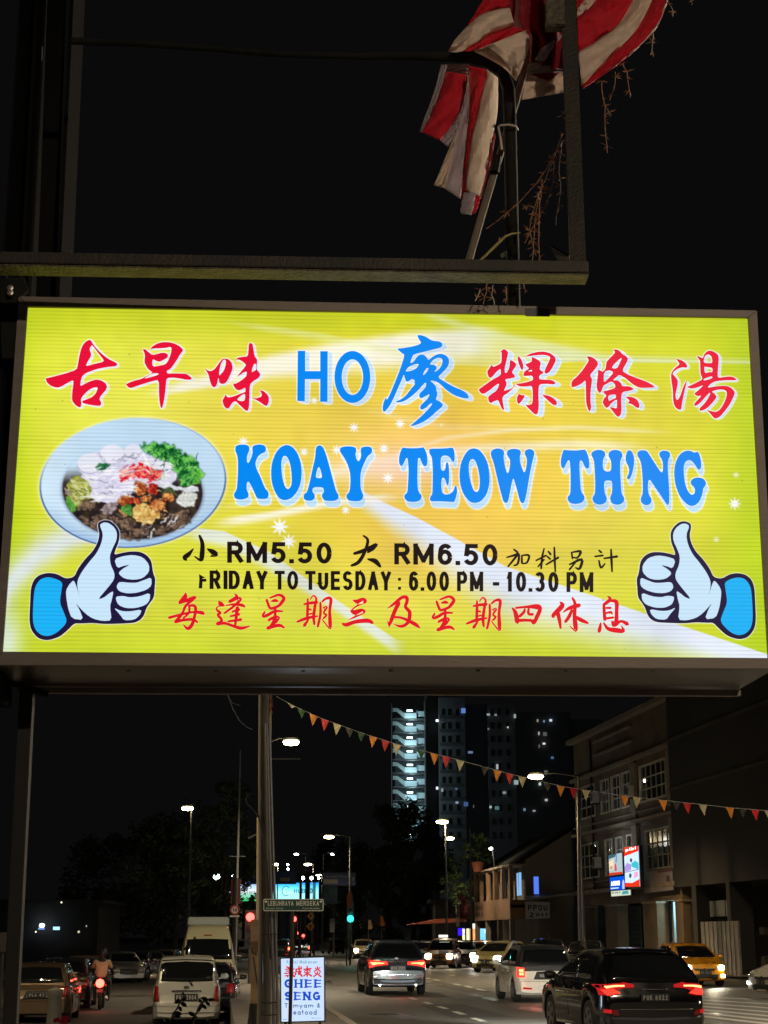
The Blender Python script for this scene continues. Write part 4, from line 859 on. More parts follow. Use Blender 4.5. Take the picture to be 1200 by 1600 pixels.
MBr = MB(); MBr.tube([at(731, 414, 5.27), at(752, 340, 5.27), at(775, 262, 5.27), at(800, 180, 5.27), at(826, 90, 5.27), at(850, -20, 5.27)], .0135, 10)
fpole = thing('flag_pole', 'slanting wooden flag pole resting on the steel rail', 'pole', tuple(at(731, 414, 5.02)))
wbuild(MBr, 'shaft', WOODP, fpole, smooth=True)
MBr = MB(); p = at(772, 256, 5.25); MBr.tube([p - Vector((0,0,.035)), p + Vector((.01,0,.03))], .019, 8); wbuild(MBr, 'clip', BLKPAINT, fpole)
# ---- flag
CRD = dict(rough=.85, noise=.12, nscale=30, bump=.15, bscale=22)
F_RED = mat('flag_red', (.60, .008, .025), **CRD); F_CRM = mat('flag_white', (.74, .58, .46), **CRD); F_LAV = mat('flag_white_shaded', (.46, .38, .42), **CRD); F_DRD = mat('flag_red_shaded', (.28, .006, .02), **CRD)  # dimmer copies of red and white carry the shade of the folds
flag = thing('striped_flag', 'red and white striped flag tangled over the bent pipe', 'flag', tuple(at(760, 88, 5.0)))
def resample(p, n):
    d = [0]
    for i in range(1, len(p)): d.append(d[-1] + math.hypot(p[i][0]-p[i-1][0], p[i][1]-p[i-1][1]))
    out = []
    for k in range(n + 1):
        t = d[-1] * k / n; i = 1
        while i < len(d) - 1 and d[i] < t: i += 1
        u = (t - d[i-1]) / ((d[i] - d[i-1]) or 1)
        # Catmull-Rom between
        p0 = p[max(i-2,0)]; p1 = p[i-1]; p2 = p[i]; p3 = p[min(i+1,len(p)-1)]
        out.append(tuple(.5*((2*p1[j])+(-p0[j]+p2[j])*u+(2*p0[j]-5*p1[j]+4*p2[j]-p3[j])*u*u+(-p0[j]+3*p1[j]-3*p2[j]+p3[j])*u**3) for j in (0,1)))
    return out
def cloth(name, A, B, m, Y, bulge=.02, fold=0.0, zo=(640, 0, .233333), par=flag, nf=3, na=22, nb=8, ph=0.0):
    A = [(zo[0]+x*zo[2], zo[1]+y*zo[2]) for x, y in A]; B = [(zo[0]+x*zo[2], zo[1]+y*zo[2]) for x, y in B]
    A = resample(A, na); B = resample(B, na); mb = MB()
    ya, yb = Y if isinstance(Y, tuple) else (Y, Y)
    for i in range(na + 1):
        for j in range(nb + 1):
            t = j / nb; x = A[i][0]*(1-t)+B[i][0]*t; y = A[i][1]*(1-t)+B[i][1]*t
            d = ya*(1-t)+yb*t - bulge*math.sin(PI*t) + fold*math.sin(t*PI*nf + i*.22 + ph) + .006*math.sin(i*.9+j*1.7+ph)
            mb.v.append(tuple(at(x, y, d)))
    for i in range(na):
        for j in range(nb):
            a = i*(nb+1)+j; mb.f.append((a, a+1, a+nb+2, a+nb+1))
    o = wbuild(mb, name, m, par, smooth=True)
    md = o.modifiers.new('thick', 'SOLIDIFY'); md.thickness = .0012
    return o
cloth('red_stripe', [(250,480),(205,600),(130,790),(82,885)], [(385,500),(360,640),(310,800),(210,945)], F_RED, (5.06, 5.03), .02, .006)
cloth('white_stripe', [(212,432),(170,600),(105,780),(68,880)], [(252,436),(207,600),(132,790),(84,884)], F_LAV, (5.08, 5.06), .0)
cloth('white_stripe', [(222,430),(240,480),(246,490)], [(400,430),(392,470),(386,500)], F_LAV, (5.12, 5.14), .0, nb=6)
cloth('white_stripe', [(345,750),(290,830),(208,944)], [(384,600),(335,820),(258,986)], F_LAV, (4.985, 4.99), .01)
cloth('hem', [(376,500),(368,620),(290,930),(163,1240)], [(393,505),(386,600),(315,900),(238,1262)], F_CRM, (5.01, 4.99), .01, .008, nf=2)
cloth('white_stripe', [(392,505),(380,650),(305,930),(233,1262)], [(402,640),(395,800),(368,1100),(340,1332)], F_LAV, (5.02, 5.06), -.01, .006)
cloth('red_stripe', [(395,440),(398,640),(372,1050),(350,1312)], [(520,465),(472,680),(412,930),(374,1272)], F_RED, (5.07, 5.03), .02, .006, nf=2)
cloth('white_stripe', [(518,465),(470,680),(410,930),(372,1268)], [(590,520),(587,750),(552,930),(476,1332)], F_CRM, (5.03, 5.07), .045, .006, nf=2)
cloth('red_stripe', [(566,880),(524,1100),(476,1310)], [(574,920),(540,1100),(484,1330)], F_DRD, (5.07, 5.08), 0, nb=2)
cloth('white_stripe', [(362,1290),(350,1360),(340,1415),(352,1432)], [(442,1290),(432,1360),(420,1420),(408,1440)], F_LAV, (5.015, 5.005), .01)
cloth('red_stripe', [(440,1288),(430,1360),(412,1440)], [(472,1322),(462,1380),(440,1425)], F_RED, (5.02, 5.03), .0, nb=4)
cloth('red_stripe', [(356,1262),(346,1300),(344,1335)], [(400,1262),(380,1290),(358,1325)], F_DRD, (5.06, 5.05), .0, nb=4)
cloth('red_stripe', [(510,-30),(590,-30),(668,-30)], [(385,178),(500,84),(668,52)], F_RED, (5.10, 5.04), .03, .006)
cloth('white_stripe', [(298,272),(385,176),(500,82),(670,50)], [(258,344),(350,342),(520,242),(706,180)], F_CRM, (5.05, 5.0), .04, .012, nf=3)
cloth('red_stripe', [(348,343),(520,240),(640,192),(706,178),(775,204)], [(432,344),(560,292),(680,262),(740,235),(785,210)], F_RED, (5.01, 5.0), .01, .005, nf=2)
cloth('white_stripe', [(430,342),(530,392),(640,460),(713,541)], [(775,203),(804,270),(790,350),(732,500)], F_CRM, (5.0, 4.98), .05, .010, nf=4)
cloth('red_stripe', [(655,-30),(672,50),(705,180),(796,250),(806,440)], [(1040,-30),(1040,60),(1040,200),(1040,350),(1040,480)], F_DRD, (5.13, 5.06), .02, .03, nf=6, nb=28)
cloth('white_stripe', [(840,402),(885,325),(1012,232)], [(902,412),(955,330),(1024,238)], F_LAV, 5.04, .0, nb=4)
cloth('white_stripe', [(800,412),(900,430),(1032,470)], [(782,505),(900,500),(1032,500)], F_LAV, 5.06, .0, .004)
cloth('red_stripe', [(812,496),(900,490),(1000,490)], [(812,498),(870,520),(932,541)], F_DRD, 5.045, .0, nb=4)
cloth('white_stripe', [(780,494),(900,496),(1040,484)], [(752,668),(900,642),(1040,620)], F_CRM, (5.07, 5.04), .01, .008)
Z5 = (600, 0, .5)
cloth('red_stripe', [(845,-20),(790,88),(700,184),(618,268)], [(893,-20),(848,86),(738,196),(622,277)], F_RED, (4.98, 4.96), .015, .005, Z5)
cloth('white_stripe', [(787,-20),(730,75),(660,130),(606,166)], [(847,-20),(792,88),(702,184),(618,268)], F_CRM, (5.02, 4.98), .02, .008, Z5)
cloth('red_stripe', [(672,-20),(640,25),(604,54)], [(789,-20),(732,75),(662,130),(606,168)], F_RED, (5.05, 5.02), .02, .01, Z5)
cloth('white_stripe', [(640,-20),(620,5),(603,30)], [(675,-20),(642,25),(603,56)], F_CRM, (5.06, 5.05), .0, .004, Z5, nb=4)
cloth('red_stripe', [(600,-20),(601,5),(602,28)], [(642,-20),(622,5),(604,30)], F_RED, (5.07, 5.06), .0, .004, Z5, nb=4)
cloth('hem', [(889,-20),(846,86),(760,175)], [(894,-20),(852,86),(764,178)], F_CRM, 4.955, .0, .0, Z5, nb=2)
# ---- dry creeper strings
VINE = mat('dry_creeper', (.34, .16, .08), .8, noise=.4, nscale=40); VINE2 = mat('pale_dry_stem', (.42, .38, .33), .8, noise=.3, nscale=30); TWIG = mat('yellow_dry_twig', (.42, .34, .13), .8, noise=.3, nscale=30)
rv = random.Random(3)
def creeper(label, strands, Y, leaf=.027, m=VINE, group='dry creeper strands'):
    root = thing('dry_creeper', label, 'creeper', tuple(at(*[(600+strands[0][0][0]*.5), strands[0][0][1]*.5], Y)), group=group)
    for s in strands:
        pts = [at(600 + x*.5, y*.5, Y + rv.uniform(-.02, .02)) for x, y in s]
        mb = MB(); fine = []
        for a, b in zip(pts, pts[1:]):
            for k in range(3): fine.append(a.lerp(b, k/3) + Vector((rv.uniform(-.003,.003), 0, rv.uniform(-.003,.003))))
        fine.append(pts[-1]); mb.tube(fine, .0016, 5); wbuild(mb, 'stem', VINE2 if rv.random() < .5 else m, root)
        if leaf:
            mb = MB(); L = sum((b-a).length for a, b in zip(pts, pts[1:])); n = int(L / .045) + 1
            for k in range(n):
                t = (k + .6) / n * (len(fine) - 1); p = fine[min(int(t), len(fine)-1)]
                for q in range(rv.choice((2, 3, 4))):
                    d = Vector((rv.uniform(-1, 1), rv.uniform(-.5, .5), rv.uniform(-.75, .35))).normalized() * leaf * rv.uniform(.6, 1.2); w = Vector((rv.uniform(-1,1), rv.uniform(-1,1), rv.uniform(-1,1))).normalized() * leaf * .13
                    b = len(mb.v); mb.v += [tuple(p), tuple(p + d*.4 + w), tuple(p + d), tuple(p + d*.4 - w)]; mb.f.append((b, b+1, b+2, b+3))
            wbuild(mb, 'dry_leaves', m, root)['kind'] = 'stuff'
creeper('longest dry creeper strand dangling below the red hem of the flag', [[(680,250),(688,330),(690,400),(698,478)], [(688,330),(710,360)]], 4.98)
creeper('short creeper strand right of the longest one, below the flag hem', [[(748,195),(762,240),(770,305)], [(725,225),(718,270),(705,315)]], 4.98)
creeper('tiny creeper strand at the right edge of the flared flag', [[(842,80),(840,130),(833,172)]], 4.97)
creeper('creeper strand at the top edge right of the flag', [[(884,0),(900,22),(902,52)], [(958,0),(962,14)]], 4.97)
creeper('tangled dry creeper inside the corner of the steel frame', [[(556,440),(520,520),(470,650),(432,640)], [(556,445),(548,540),(552,600),(536,705)], [(495,560),(478,640),(470,720),(462,825)], [(492,590),(486,660),(482,760),(486,828)], [(560,420),(500,540),(420,635),(320,715)], [(528,500),(530,560),(500,650),(440,760)], [(470,650),(452,720),(475,800)], [(562,350),(540,365)]], 4.95)
creeper('dry creeper ends hanging between the steel rail and the light box', [[(322,885),(318,920),(310,950)], [(340,888),(336,920),(345,952)], [(380,895),(383,925),(380,945)], [(438,890),(440,915)], [(300,905),(285,940)]], 4.9)
mb = MB(); mb.tube([at(*q, 4.8) for q in ((745, 411), (760, 398), (774, 384), (790, 369), (800, 365), (813, 364))], [.0035, .004, .0045, .004, .003, .002], 6)
mb.tube([at(774, 384, 4.8), at(779, 378, 4.8), at(781, 371, 4.79)], .002, 5); tw = mb.build('yellow_twig', TWIG); tag(tw, 'yellowish dry twig lying between the steel rail and the pipe', 'twig')
mb = MB()
for k in range(3): 
    p = at(783 + k*1.5, 403 - k, 4.78); mb.poly([p, p+Vector((.012,0,.004)), p+Vector((.014,0,.022)), p+Vector((-.002,0,.014))])
o = mb.build('green_leaf', mat('dull_leaf', (.06, .08, .02), .6)); tag(o, 'small green leaf on the steel rail beside the pipe', 'leaf')
# ---- columns at the left
lc = thing('steel_column', 'dark steel column at the top left with a small glint', 'column', (-1.62, 5.6, 0))
DK = mat('dark_column_paint', (.009, .009, .010), .85, .0, noise=.3, nscale=4, spec=.06)
def vbar(par, name, px0, px1, py0, py1, Y, d, m, sh=0):
    a = at(px0, py0, Y); b = at(px1, py0, Y); c_ = at(px0 + sh, py1, Y); e = at(px1 + sh, py1, Y)
    mb = MB(); mb.prism([a, b, e, c_], (0, d, 0)); return wbuild(mb, name, m, par)
vbar(lc, 'web', 76, 104, -60, 500, 5.7, .02, DK, -20); vbar(lc, 'flange', 112, 118, -60, 500, 5.6, .22, DK, -27); vbar(lc, 'flange', 58, 63, -60, 500, 5.6, .22, DK, -30)
vbar(lc, 'flange', 34, 37, -60, 400, 5.5, .3, DK, -30)
mb = MB(); mb.tube([at(66, 74, 5.58), at(65, 96, 5.58)], .006, 8); wbuild(mb, 'conduit_glint', mat('bare_metal', (.7, .72, .75), .2, 1), lc)
cb = thing('wall_column', 'dark column with a bolted bracket beside the left edge of the light box', 'column', (-1.3, 5.0, 0))
mb = MB(); mb.prism([at(-60, 430, 4.95), at(10, 430, 4.95), at(-16, 1085, 4.95), at(-90, 1085, 4.95)], (0, .3, 0)); wbuild(mb, 'shaft', DK, cb)
mb = MB(); mb.prism([at(0, 436, 4.9), at(36, 432, 4.9), at(44, 452, 4.9), at(26, 470, 4.9), at(24, 560, 4.9), at(2, 560, 4.9)], (0, .02, 0)); wbuild(mb, 'bracket', BLKPAINT, cb)
for y in (452, 459): 
    mb = MB(); mb.lathe([(.012, 0), (.012, .012), (.005, .014)], at(17, y, 4.89), 6, Matrix.Rotation(R(90), 3, 'X')); wbuild(mb, 'bolt', mat('bolt_zinc', (.5, .45, .38), .4, .8), cb)
pp = thing('sign_post', 'slim grey steel post standing under the left corner of the light box', 'post', tuple(gnd(15, 1700, -.2)))
pt = [at(43, 1078, 5.3), at(13, 1760, 5.3)]; pt = [pt[0], Vector((pt[1].x, pt[1].y, pt[1].z))]
mb = MB(); mb.bar(pt[0], Vector((pt[0].x + (pt[1]-pt[0]).x * 1.0, 5.3, 0.0)), .045, .045); wbuild(mb, 'shaft', mat('post_grey', (.013, .013, .013), .7, .0, noise=.25, nscale=6), pp, bevel=.003)
pp.location = (pt[1].x, 5.3, 0)
for ch in kids(pp): ch.matrix_parent_inverse = Matrix.Translation(pp.location).inverted()
mb = MB(); mb.bar(at(0, 1062, 5.25), at(75, 1085, 5.3), .02, .02); o = wbuild(mb, 'brace', BLKPAINT, pp)
# ================================================================== ground, road, lot
def sheet_poly(name, pts, z, m, skirt=0.0):
    mb = MB(); P = [Vector((p[0], p[1], z)) for p in pts]
    mb.prism([p - Vector((0, 0, skirt or .02)) for p in P], (0, 0, skirt or .02)); return struct(mb.build(name, m))
def uv(u, v): return (U.x*u + V.x*v, U.y*u + V.y*v)
ASPH = mat('asphalt', (.125, .118, .104), .5, noise=.22, nscale=.55, bump=.6, bscale=60, col2=(.075, .071, .064))
ASPH2 = mat('lot_asphalt', (.06, .052, .046), .8, noise=.35, nscale=.8, bump=.5, bscale=50)
CONC = mat('paving_concrete', (.16, .145, .13), .8, noise=.25, nscale=2.5, bump=.4, bscale=30)
PAINT = mat('road_paint', (.62, .60, .54), .6, noise=.25, nscale=12)
EARTH = mat('dark_earth', (.03, .03, .024), .95, noise=.4, nscale=.3)
mb = MB(); mb.box(-900, 900, -60, 1800, -1.0, -.60); struct(mb.build('ground', EARTH))
KV = 2.71; LOT = -.42
sheet_poly('road', [uv(-30, KV), uv(-30, 24.0), uv(420, 24.0), uv(420, -42), uv(84, -42), uv(84, KV)], 0, ASPH, .5)
sheet_poly('parking_lot', [uv(-30, -60), uv(-30, .35), uv(84, .35 - 0), uv(84, -60)], LOT, ASPH2, .3)
sheet_poly('verge', [uv(-30, .37), uv(-30, KV - .17), uv(60, KV - .17), uv(84, KV - .17), uv(84, .37)], .11, CONC, .5)
sheet_poly('pavement', [uv(-30, 24.02), uv(-30, 40), uv(420, 40), uv(420, 24.02)], .14, CONC, .5)
def kerb_line(label, v0, v1, u0, u1, step=1.0, z=.125, curve=None):
    par = thing('kerb', label, 'kerb', (*uv((u0+u1)/2, (v0+v1)/2), 0)); par.rotation_euler = (0, 0, ROADYAW); n = 0; u = u0
    me = MB().box(v0 - (v0+v1)/2, v1 - (v0+v1)/2, .012, step-.012, -.35, z).mesh('kerb_stone', mat('kerb_concrete', (.30, .27, .23), .8, noise=.3, nscale=3, bump=.4, bscale=20))
    while u < u1 - .01:
        o = link('kerb_stone', me, par); o.location = (0, u - (u0+u1)/2, 0); u += step
kerb_line('pale concrete kerb between the lit signboard and the road', KV-.16, KV-.005, 14, 84)
kerb_line('concrete kerb along the shophouse side of the road', 23.84, 24.01, 20, 140, 2.0)
# lane dashes
def dash(u0, u1, v, w=.13, name='lane_dash'):
    mb = MB(); P = [uv(u0, v-w/2), uv(u0, v+w/2), uv(u1, v+w/2), uv(u1, v-w/2)]; mb.poly([(p[0], p[1], .006) for p in P]); return struct(mb.build(name, PAINT))
def vofpx(px, py): g = gnd(px, py); return g.x*V.x + g.y*V.y, g.x*U.x + g.y*U.y
for (px, py) in ((645, 1560.5), (668, 1567.5), (691, 1574.5), (717, 1583), (747, 1593.5), (783, 1607)):
    v_, u_ = vofpx(px, py); dash(u_ - .75, u_ + .75, v_, .16)
for (px, py) in ((714, 1538.5), (732, 1542), (751, 1546.5), (706, 1524), (668, 1529), (682, 1531.5)):
    v_, u_ = vofpx(px, py); dash(u_ - .9, u_ + .9, v_, .15)
# hatched yellow-white box lines bottom right
for k in range(7):
    y0 = 1557.5 + k*5.0
    a = gnd(1090, y0); b = gnd(1215, y0 + 6 + k*1.4)
    d = (b - a).normalized(); nrm = Vector((-d.y, d.x, 0))*(.16)
    mb = MB(); mb.poly([(p.x, p.y, .008) for p in (a - nrm, b - nrm, b + nrm, a + nrm)]); struct(mb.build('hatch_line', PAINT))
PATCH = mat('road_patch_asphalt', (.062, .058, .052), .6, noise=.2, nscale=3, bump=.5, bscale=60); STAIN = mat('oil_stain', (.05, .045, .04), .35, noise=.3, nscale=4)
for k, (u0, u1, va, vb) in enumerate(((36, 43, 5.2, 6.6), (52, 70, 7.9, 8.9), (30, 34.5, 8.2, 10.2), (74, 90, 4.2, 5.4), (44, 49, 12.0, 13.6))):
    mb = MB(); P = [uv(u0, va), uv(u0 + .2, vb), uv(u1, vb - .1), uv(u1 - .3, va + .1)]; mb.poly([(p[0], p[1], .003) for p in P]); struct(mb.build('road_patch', PATCH))
rs_ = random.Random(21)
for k in range(16):
    cu, cv = rs_.uniform(30, 75), rs_.choice((4.3, 8.0, 11.6)) + rs_.gauss(0, .25); L_, w_ = rs_.uniform(.5, 2.2), rs_.uniform(.12, .35); mb = MB()
    mb.poly([(*uv(cu + math.cos(t)*L_*rs_.uniform(.8, 1.1), cv + math.sin(t)*w_*rs_.uniform(.7, 1.2)), .0042) for t in [2*PI*i/14 for i in range(14)]]); struct(mb.build('oil_stain', STAIN))
for (px, py, r_) in ((600, 1585, .35), (560, 1520, .4)):
    g = gnd(px, py); mb = MB(); mb.lathe([(r_, .004), (r_, .008), (r_*.86, .009), (.01, .009)], (g.x, g.y, 0), 20); o = mb.build('manhole_cover', mat('cast_iron', (.03, .028, .026), .5, .6, bump=.6, bscale=50)); tag(o, 'dark manhole cover in the road ' + ('nearest the camera' if py > 1550 else 'left of the rear of the dark crossover'), 'manhole cover')
# ================================================================== vehicles
GLASS = mat('car_glass', (.006, .007, .008), .05, 0, spec=.8, coat=.5)
TRIM = mat('black_trim', (.012, .012, .013), .5); TYRE = mat('tyre_rubber', (.014, .014, .014), .85, bump=.3, bscale=60)
RIM = mat('alloy_rim', (.32, .32, .33), .3, .9); CHROME = mat('chrome', (.6, .6, .6), .12, 1.0)
PLATE = mat('black_plate', (.01, .01, .01), .4); PLW = mat('plate_white', (.30, .30, .29), .5); LAMPOFF = mat('unlit_tail_glass', (.25, .01, .012), .12, coat=1.0)
LAMPCLR = mat('clear_lamp_glass', (.45, .43, .4), .08, .3, coat=1.0)
def paint(name, col, metal=.4, rough=.32): return mat('paint_' + name, col, rough, metal, noise=.06, nscale=3, coat=1.0)
RED_LIT = emit('lit_tail_red', (1.0, .035, .02), 2.2); RED_HOT = emit('lit_tail_core', (1.0, .22, .08), 5.0); RED_DIM = emit('glowing_tail_red', (1.0, .03, .03), .5)
HEAD = emit('headlight_white', (1.0, .95, .86), 30.0); HEADW = emit('headlight_warm', (1.0, .80, .52), 20.0); FOG = emit('fog_lamp', (1.0, .9, .75), 12.0); AMBER = emit('amber_lamp', (1.0, .42, .06), 3.0)
def ip(x, tab):
    if x <= tab[0][0]: return tab[0][1]
    for (a, b), (c, d) in zip(tab, tab[1:]):
        if x <= c: return b + (d - b) * (x - a) / (c - a)
    return tab[-1][1]
def loft(rings, closed_ends=True):
    mb = MB(); n = len(rings[0])
    for r in rings: mb.v += [tuple(p) for p in r]
    for i in range(len(rings) - 1):
        for k in range(n): mb.f.append((i*n+k, i*n+(k+1)%n, (i+1)*n+(k+1)%n, (i+1)*n+k))
    mb.f.append(tuple(range(n))); e = (len(rings)-1)*n; mb.f.append(tuple(e + k for k in reversed(range(n))))
    return mb
def sym(half): return [(-x, z) for x, z in half[::-1]] + [(x, z) for x, z in half if x > 1e-6]
class Car:
    def __init__(s, L=4.3, W=1.8, H=1.6, gc=.2, belt=1.02, nose=.78, cowl=1.0, wr=.34, wb=2.6, axr=None, gh=None, tum=.15, bump=.62, body=None, roofm=None, rough=False, tall=False):
        s.L, s.W, s.H, s.gc, s.belt, s.nose, s.cowl, s.wr, s.wb = L, W, H, gc, belt, nose, cowl, wr, wb
        s.yr = axr if axr is not None else -wb/2 - .05; s.yf = s.yr + wb
        # greenhouse in side view: rear base, rear top, front top, front base (y)
        s.gh = gh or (-L/2+.08, -L/2+.45, .15, L/2-1.15); s.tum = tum; s.bumpz = bump; s.body = body; s.roofm = roofm or body
        s.hw = lambda y: W/2 * (1 - .16 * max(0, (abs(y) - (L/2 - .55)) / .55) ** 2.4)
    def top(s, y):
        L = s.L
        return ip(y, [(-L/2, s.bumpz), (-L/2+.035, s.bumpz+.05), (-L/2+.05, s.bumpz+.12), (-L/2+.09, s.belt-.02), (-L/2+.16, s.belt), (s.gh[3]-.1, s.belt), (s.gh[3]+.1, s.cowl), (L/2-.30, s.nose+.06), (L/2-.12, s.nose), (L/2-.05, s.nose-.12), (L/2-.015, s.nose-.28), (L/2, .45)])
    def make(s, root):
        L, W = s.L, s.W; ys = set([round(-L/2 + L*i/60, 4) for i in range(61)])
        for q in (0, .018, .035, .05, .07, .09, .12, .16): ys.add(-L/2 + q); ys.add(L/2 - q)
        ra = s.wr * 1.16
        for yw in (s.yr, s.yf):
            for k in range(-8, 9): ys.add(yw + ra * math.sin(k/8*PI/2))
        rings = []
        for y in sorted(ys):
            w = s.hw(y); zt = max(s.top(y), s.gc + .16); zb = s.gc + (.06 if abs(y) > L/2 - .2 else 0)
            za = zb
            for yw in (s.yr, s.yf):
                d = abs(y - yw)
                if d < ra: za = max(za, s.wr + math.sqrt(ra*ra - d*d))
            za = min(za, zt - .1); zm = max(za, min(.62, zt - .12)); q = zt - zm
            h = [(0, zb), (w*.60, zb), (w*.605, max(zb, za)), (w*.975, max(za, zb + .02)), (w*.995, max(za + .02, min(zb + .18, zm))), (w, zm + q*.10), (w*.99, zm + q*.55), (w*.965, zm + q*.82), (w*.91, zm + q*.97), (w*.6, zt + .005), (0, zt + .012)]
            rings.append([Vector((x, y, z)) for x, z in sym(h)])
        mbB = loft(rings); o = mbB.build('body', s.body, root, smooth=True); s.bvB = BVHTree.FromPolygons([Vector(v) for v in mbB.v], mbB.f)
        # greenhouse
        g0, g1, g2, g3 = s.gh; rings = []; H, B = s.H, s.belt
        prof = [(g0, B - .02), (g0 + (g1-g0)*.25, B + (H-B)*.34), (g0 + (g1-g0)*.6, B + (H-B)*.76), (g1, H - .055), (g1 + .14, H - .015), ((g1+g2)/2, H), (g2 - .15, H - .03), (g2, H - .075), (g2 + (g3-g2)*.5, B + (H-B)*.50), (g3, s.cowl - .01)]
        s.prof = prof
        N = 44
        for i in range(N + 1):
            y = g0 + (g3 - g0) * i / N; z = ip(y, prof); bw = s.hw(y) * .93; zb = min(B, s.top(y)) - .03; f = lambda zz: bw - max(0, (zz - B)) / (H - B) * s.tum * bw
            zc = max(z, zb + .03)
            h = [(0, zb), (bw, zb), (f(zb + (zc-zb)*.5), zb + (zc-zb)*.5), (f(zc) , zb + (zc-zb)*.86), (f(zc) - .035, zb + (zc - zb)*.965), (f(zc) - .12, zc), (0, zc + .02)]
            rings.append([Vector((x, y, zz)) for x, zz in sym(h)])
        mbG = loft(rings); mbG.build('cabin', s.roofm, root, smooth=True); s.bvG = BVHTree.FromPolygons([Vector(v) for v in mbG.v], mbG.f)
        s.root = root
        return s
    def patch(s, name, m, A, B, axis, side=1, tree='B', off=.006, n=10, k=4, parent=None, thick=.012, hot=None):
        """A,B: polylines; axis 'r' rear (x,z), 'f' front (x,z), 's' side (y,z)"""
        bv = s.bvB if tree == 'B' else s.bvG
        A = resample(A, n); Bq = resample(B, n); V_ = []; ok = True
        for i in range(n + 1):
            for j in range(k + 1):
                t = j / k; a = A[i][0]*(1-t)+Bq[i][0]*t; b = A[i][1]*(1-t)+Bq[i][1]*t
                if axis == 's': org = Vector((side*3, a, b)); d = Vector((-side, 0, 0))
                elif axis == 'r': org = Vector((a, -6, b)); d = Vector((0, 1, 0))
                else: org = Vector((a, 6, b)); d = Vector((0, -1, 0))
                hit, nrm, _, _ = bv.ray_cast(org, d)
                if hit is None: ok = False; hit = V_[-1] + d*off if V_ else (Vector((s.W/2*side, a, b)) if axis == 's' else Vector((a, (-1 if axis=='r' else 1)*s.L/2, b)))
                V_.append(hit - d * off)
        mb = MB(); mb.v = [tuple(v) for v in V_]
        for i in range(n):
            for j in range(k):
                q = i*(k+1)+j; mb.f.append((q, q+1, q+k+2, q+k+1))
        o = mb.build(name, m, parent or s.root, smooth=True)
        sd = o.modifiers.new('thick', 'SOLIDIFY'); sd.thickness = thick; sd.offset = 0
        return o
    def wheels(s, lit=False):
        w = s.wr
        for yw in (s.yr, s.yf):
            for sx in (-1, 1):
                x = sx * (s.hw(yw) - .115); rot = Matrix.Rotation(R(90), 3, 'Y')
                mb = MB(); mb.lathe([(w*.60, -.095), (w*.93, -.10), (w*.985, -.08), (w, -.05), (w, .05), (w*.985, .08), (w*.93, .10), (w*.60, .095)], (x, yw, w), 24, rot); t = mb.build('wheel', TYRE, s.root, smooth=True)
                mb = MB(); xo = x + sx * .085; c = Vector((xo, yw, w))
                for k in range(5):
                    a0 = 2*PI*k/5; d = Vector((0, math.cos(a0), math.sin(a0))); e = Vector((0, -d.z, d.y))
                    p = [c + d*w*.08 + e*w*.10, c + d*w*.60 + e*w*.13, c + d*w*.60 - e*w*.13, c + d*w*.08 - e*w*.10]; mb.prism(p, (sx*.02, 0, 0))
                for k in range(20):
                    a0, a1 = 2*PI*k/20, 2*PI*(k+1)/20; f = lambda a, r: c + Vector((0, math.cos(a)*r*w, math.sin(a)*r*w)); mb.prism([f(a0,.57), f(a1,.57), f(a1,.64), f(a0,.64)], (sx*.018, 0, 0))
                mb.build('rim', RIM, t)
    def mirrors(s, m=None, z=None, y=None):
        y = y or s.gh[3] - .45; z = z or s.belt + .06
        for sx in (-1, 1):
            x = s.hw(y) * .97; mb = MB(); mb.lathe([(.02, -.10), (.085, -.085), (.10, -.02), (.10, .05), (.06, .10), (.01, .115)], (sx*(x+.12), y, z), 10, Matrix.Rotation(R(90), 3, 'Y') @ Matrix.Diagonal((.75, .75, 1))); mb.bar((sx*(x-.04), y, z-.06), (sx*(x+.1), y, z-.04), .05, .03); mb.build('door_mirror', m or s.body, s.root, smooth=True)
    def plate(s, txt, rear=True, z=.75, w=.48, h=.13, x=0.0):
        bv = s.bvB; d = Vector((0, 1 if rear else -1, 0)); hit = bv.ray_cast(Vector((x, -6 if rear else 6, z)), d)[0]
        y = (hit.y if hit else (-s.L/2 if rear else s.L/2)) - d.y * .03
        mb = MB(); mb.box(x-w/2, x+w/2, min(y, y-d.y*.02), max(y, y-d.y*.02), z-h/2, z+h/2); p = mb.build('number_plate', PLATE, s.root)
        sg = 1 if rear else -1; mb = MB(); write(mb, txt, lambda u, v, o=0: (x + sg*(u-.5)*w*.86, y - d.y*(.022+o), z - h*.32 + v*h*.64), weight=.2, asp=.6, gap=.22); mb.build('plate_text', PLW, p)
    def sides(s, rows, m=GLASS):
        for sx in (-1, 1):
            for A, B in rows: s.patch('side_window', m, A, B, 's', sx, 'G', .004)
    def screens(s, rw=.80, fw=.82, zr0=.05, zr1=.12, m=GLASS):
        B, H = s.belt, s.H; w = s.W/2*.93; wr_ = w*(1 - s.tum)
        s.patch('rear_window', m, [(-w*rw, B+zr0), (0, B+zr0-.02), (w*rw, B+zr0)], [(-wr_*rw, H-zr1), (0, H-zr1+.02), (wr_*rw, H-zr1)], 'r', 1, 'G', .006)
        s.patch('windscreen', m, [(-w*fw, max(s.cowl, B)+.05), (0, max(s.cowl, B)+.04), (w*fw, max(s.cowl, B)+.05)], [(-wr_*fw, H-.13), (0, H-.11), (wr_*fw, H-.13)], 'f', 1, 'G', .006)
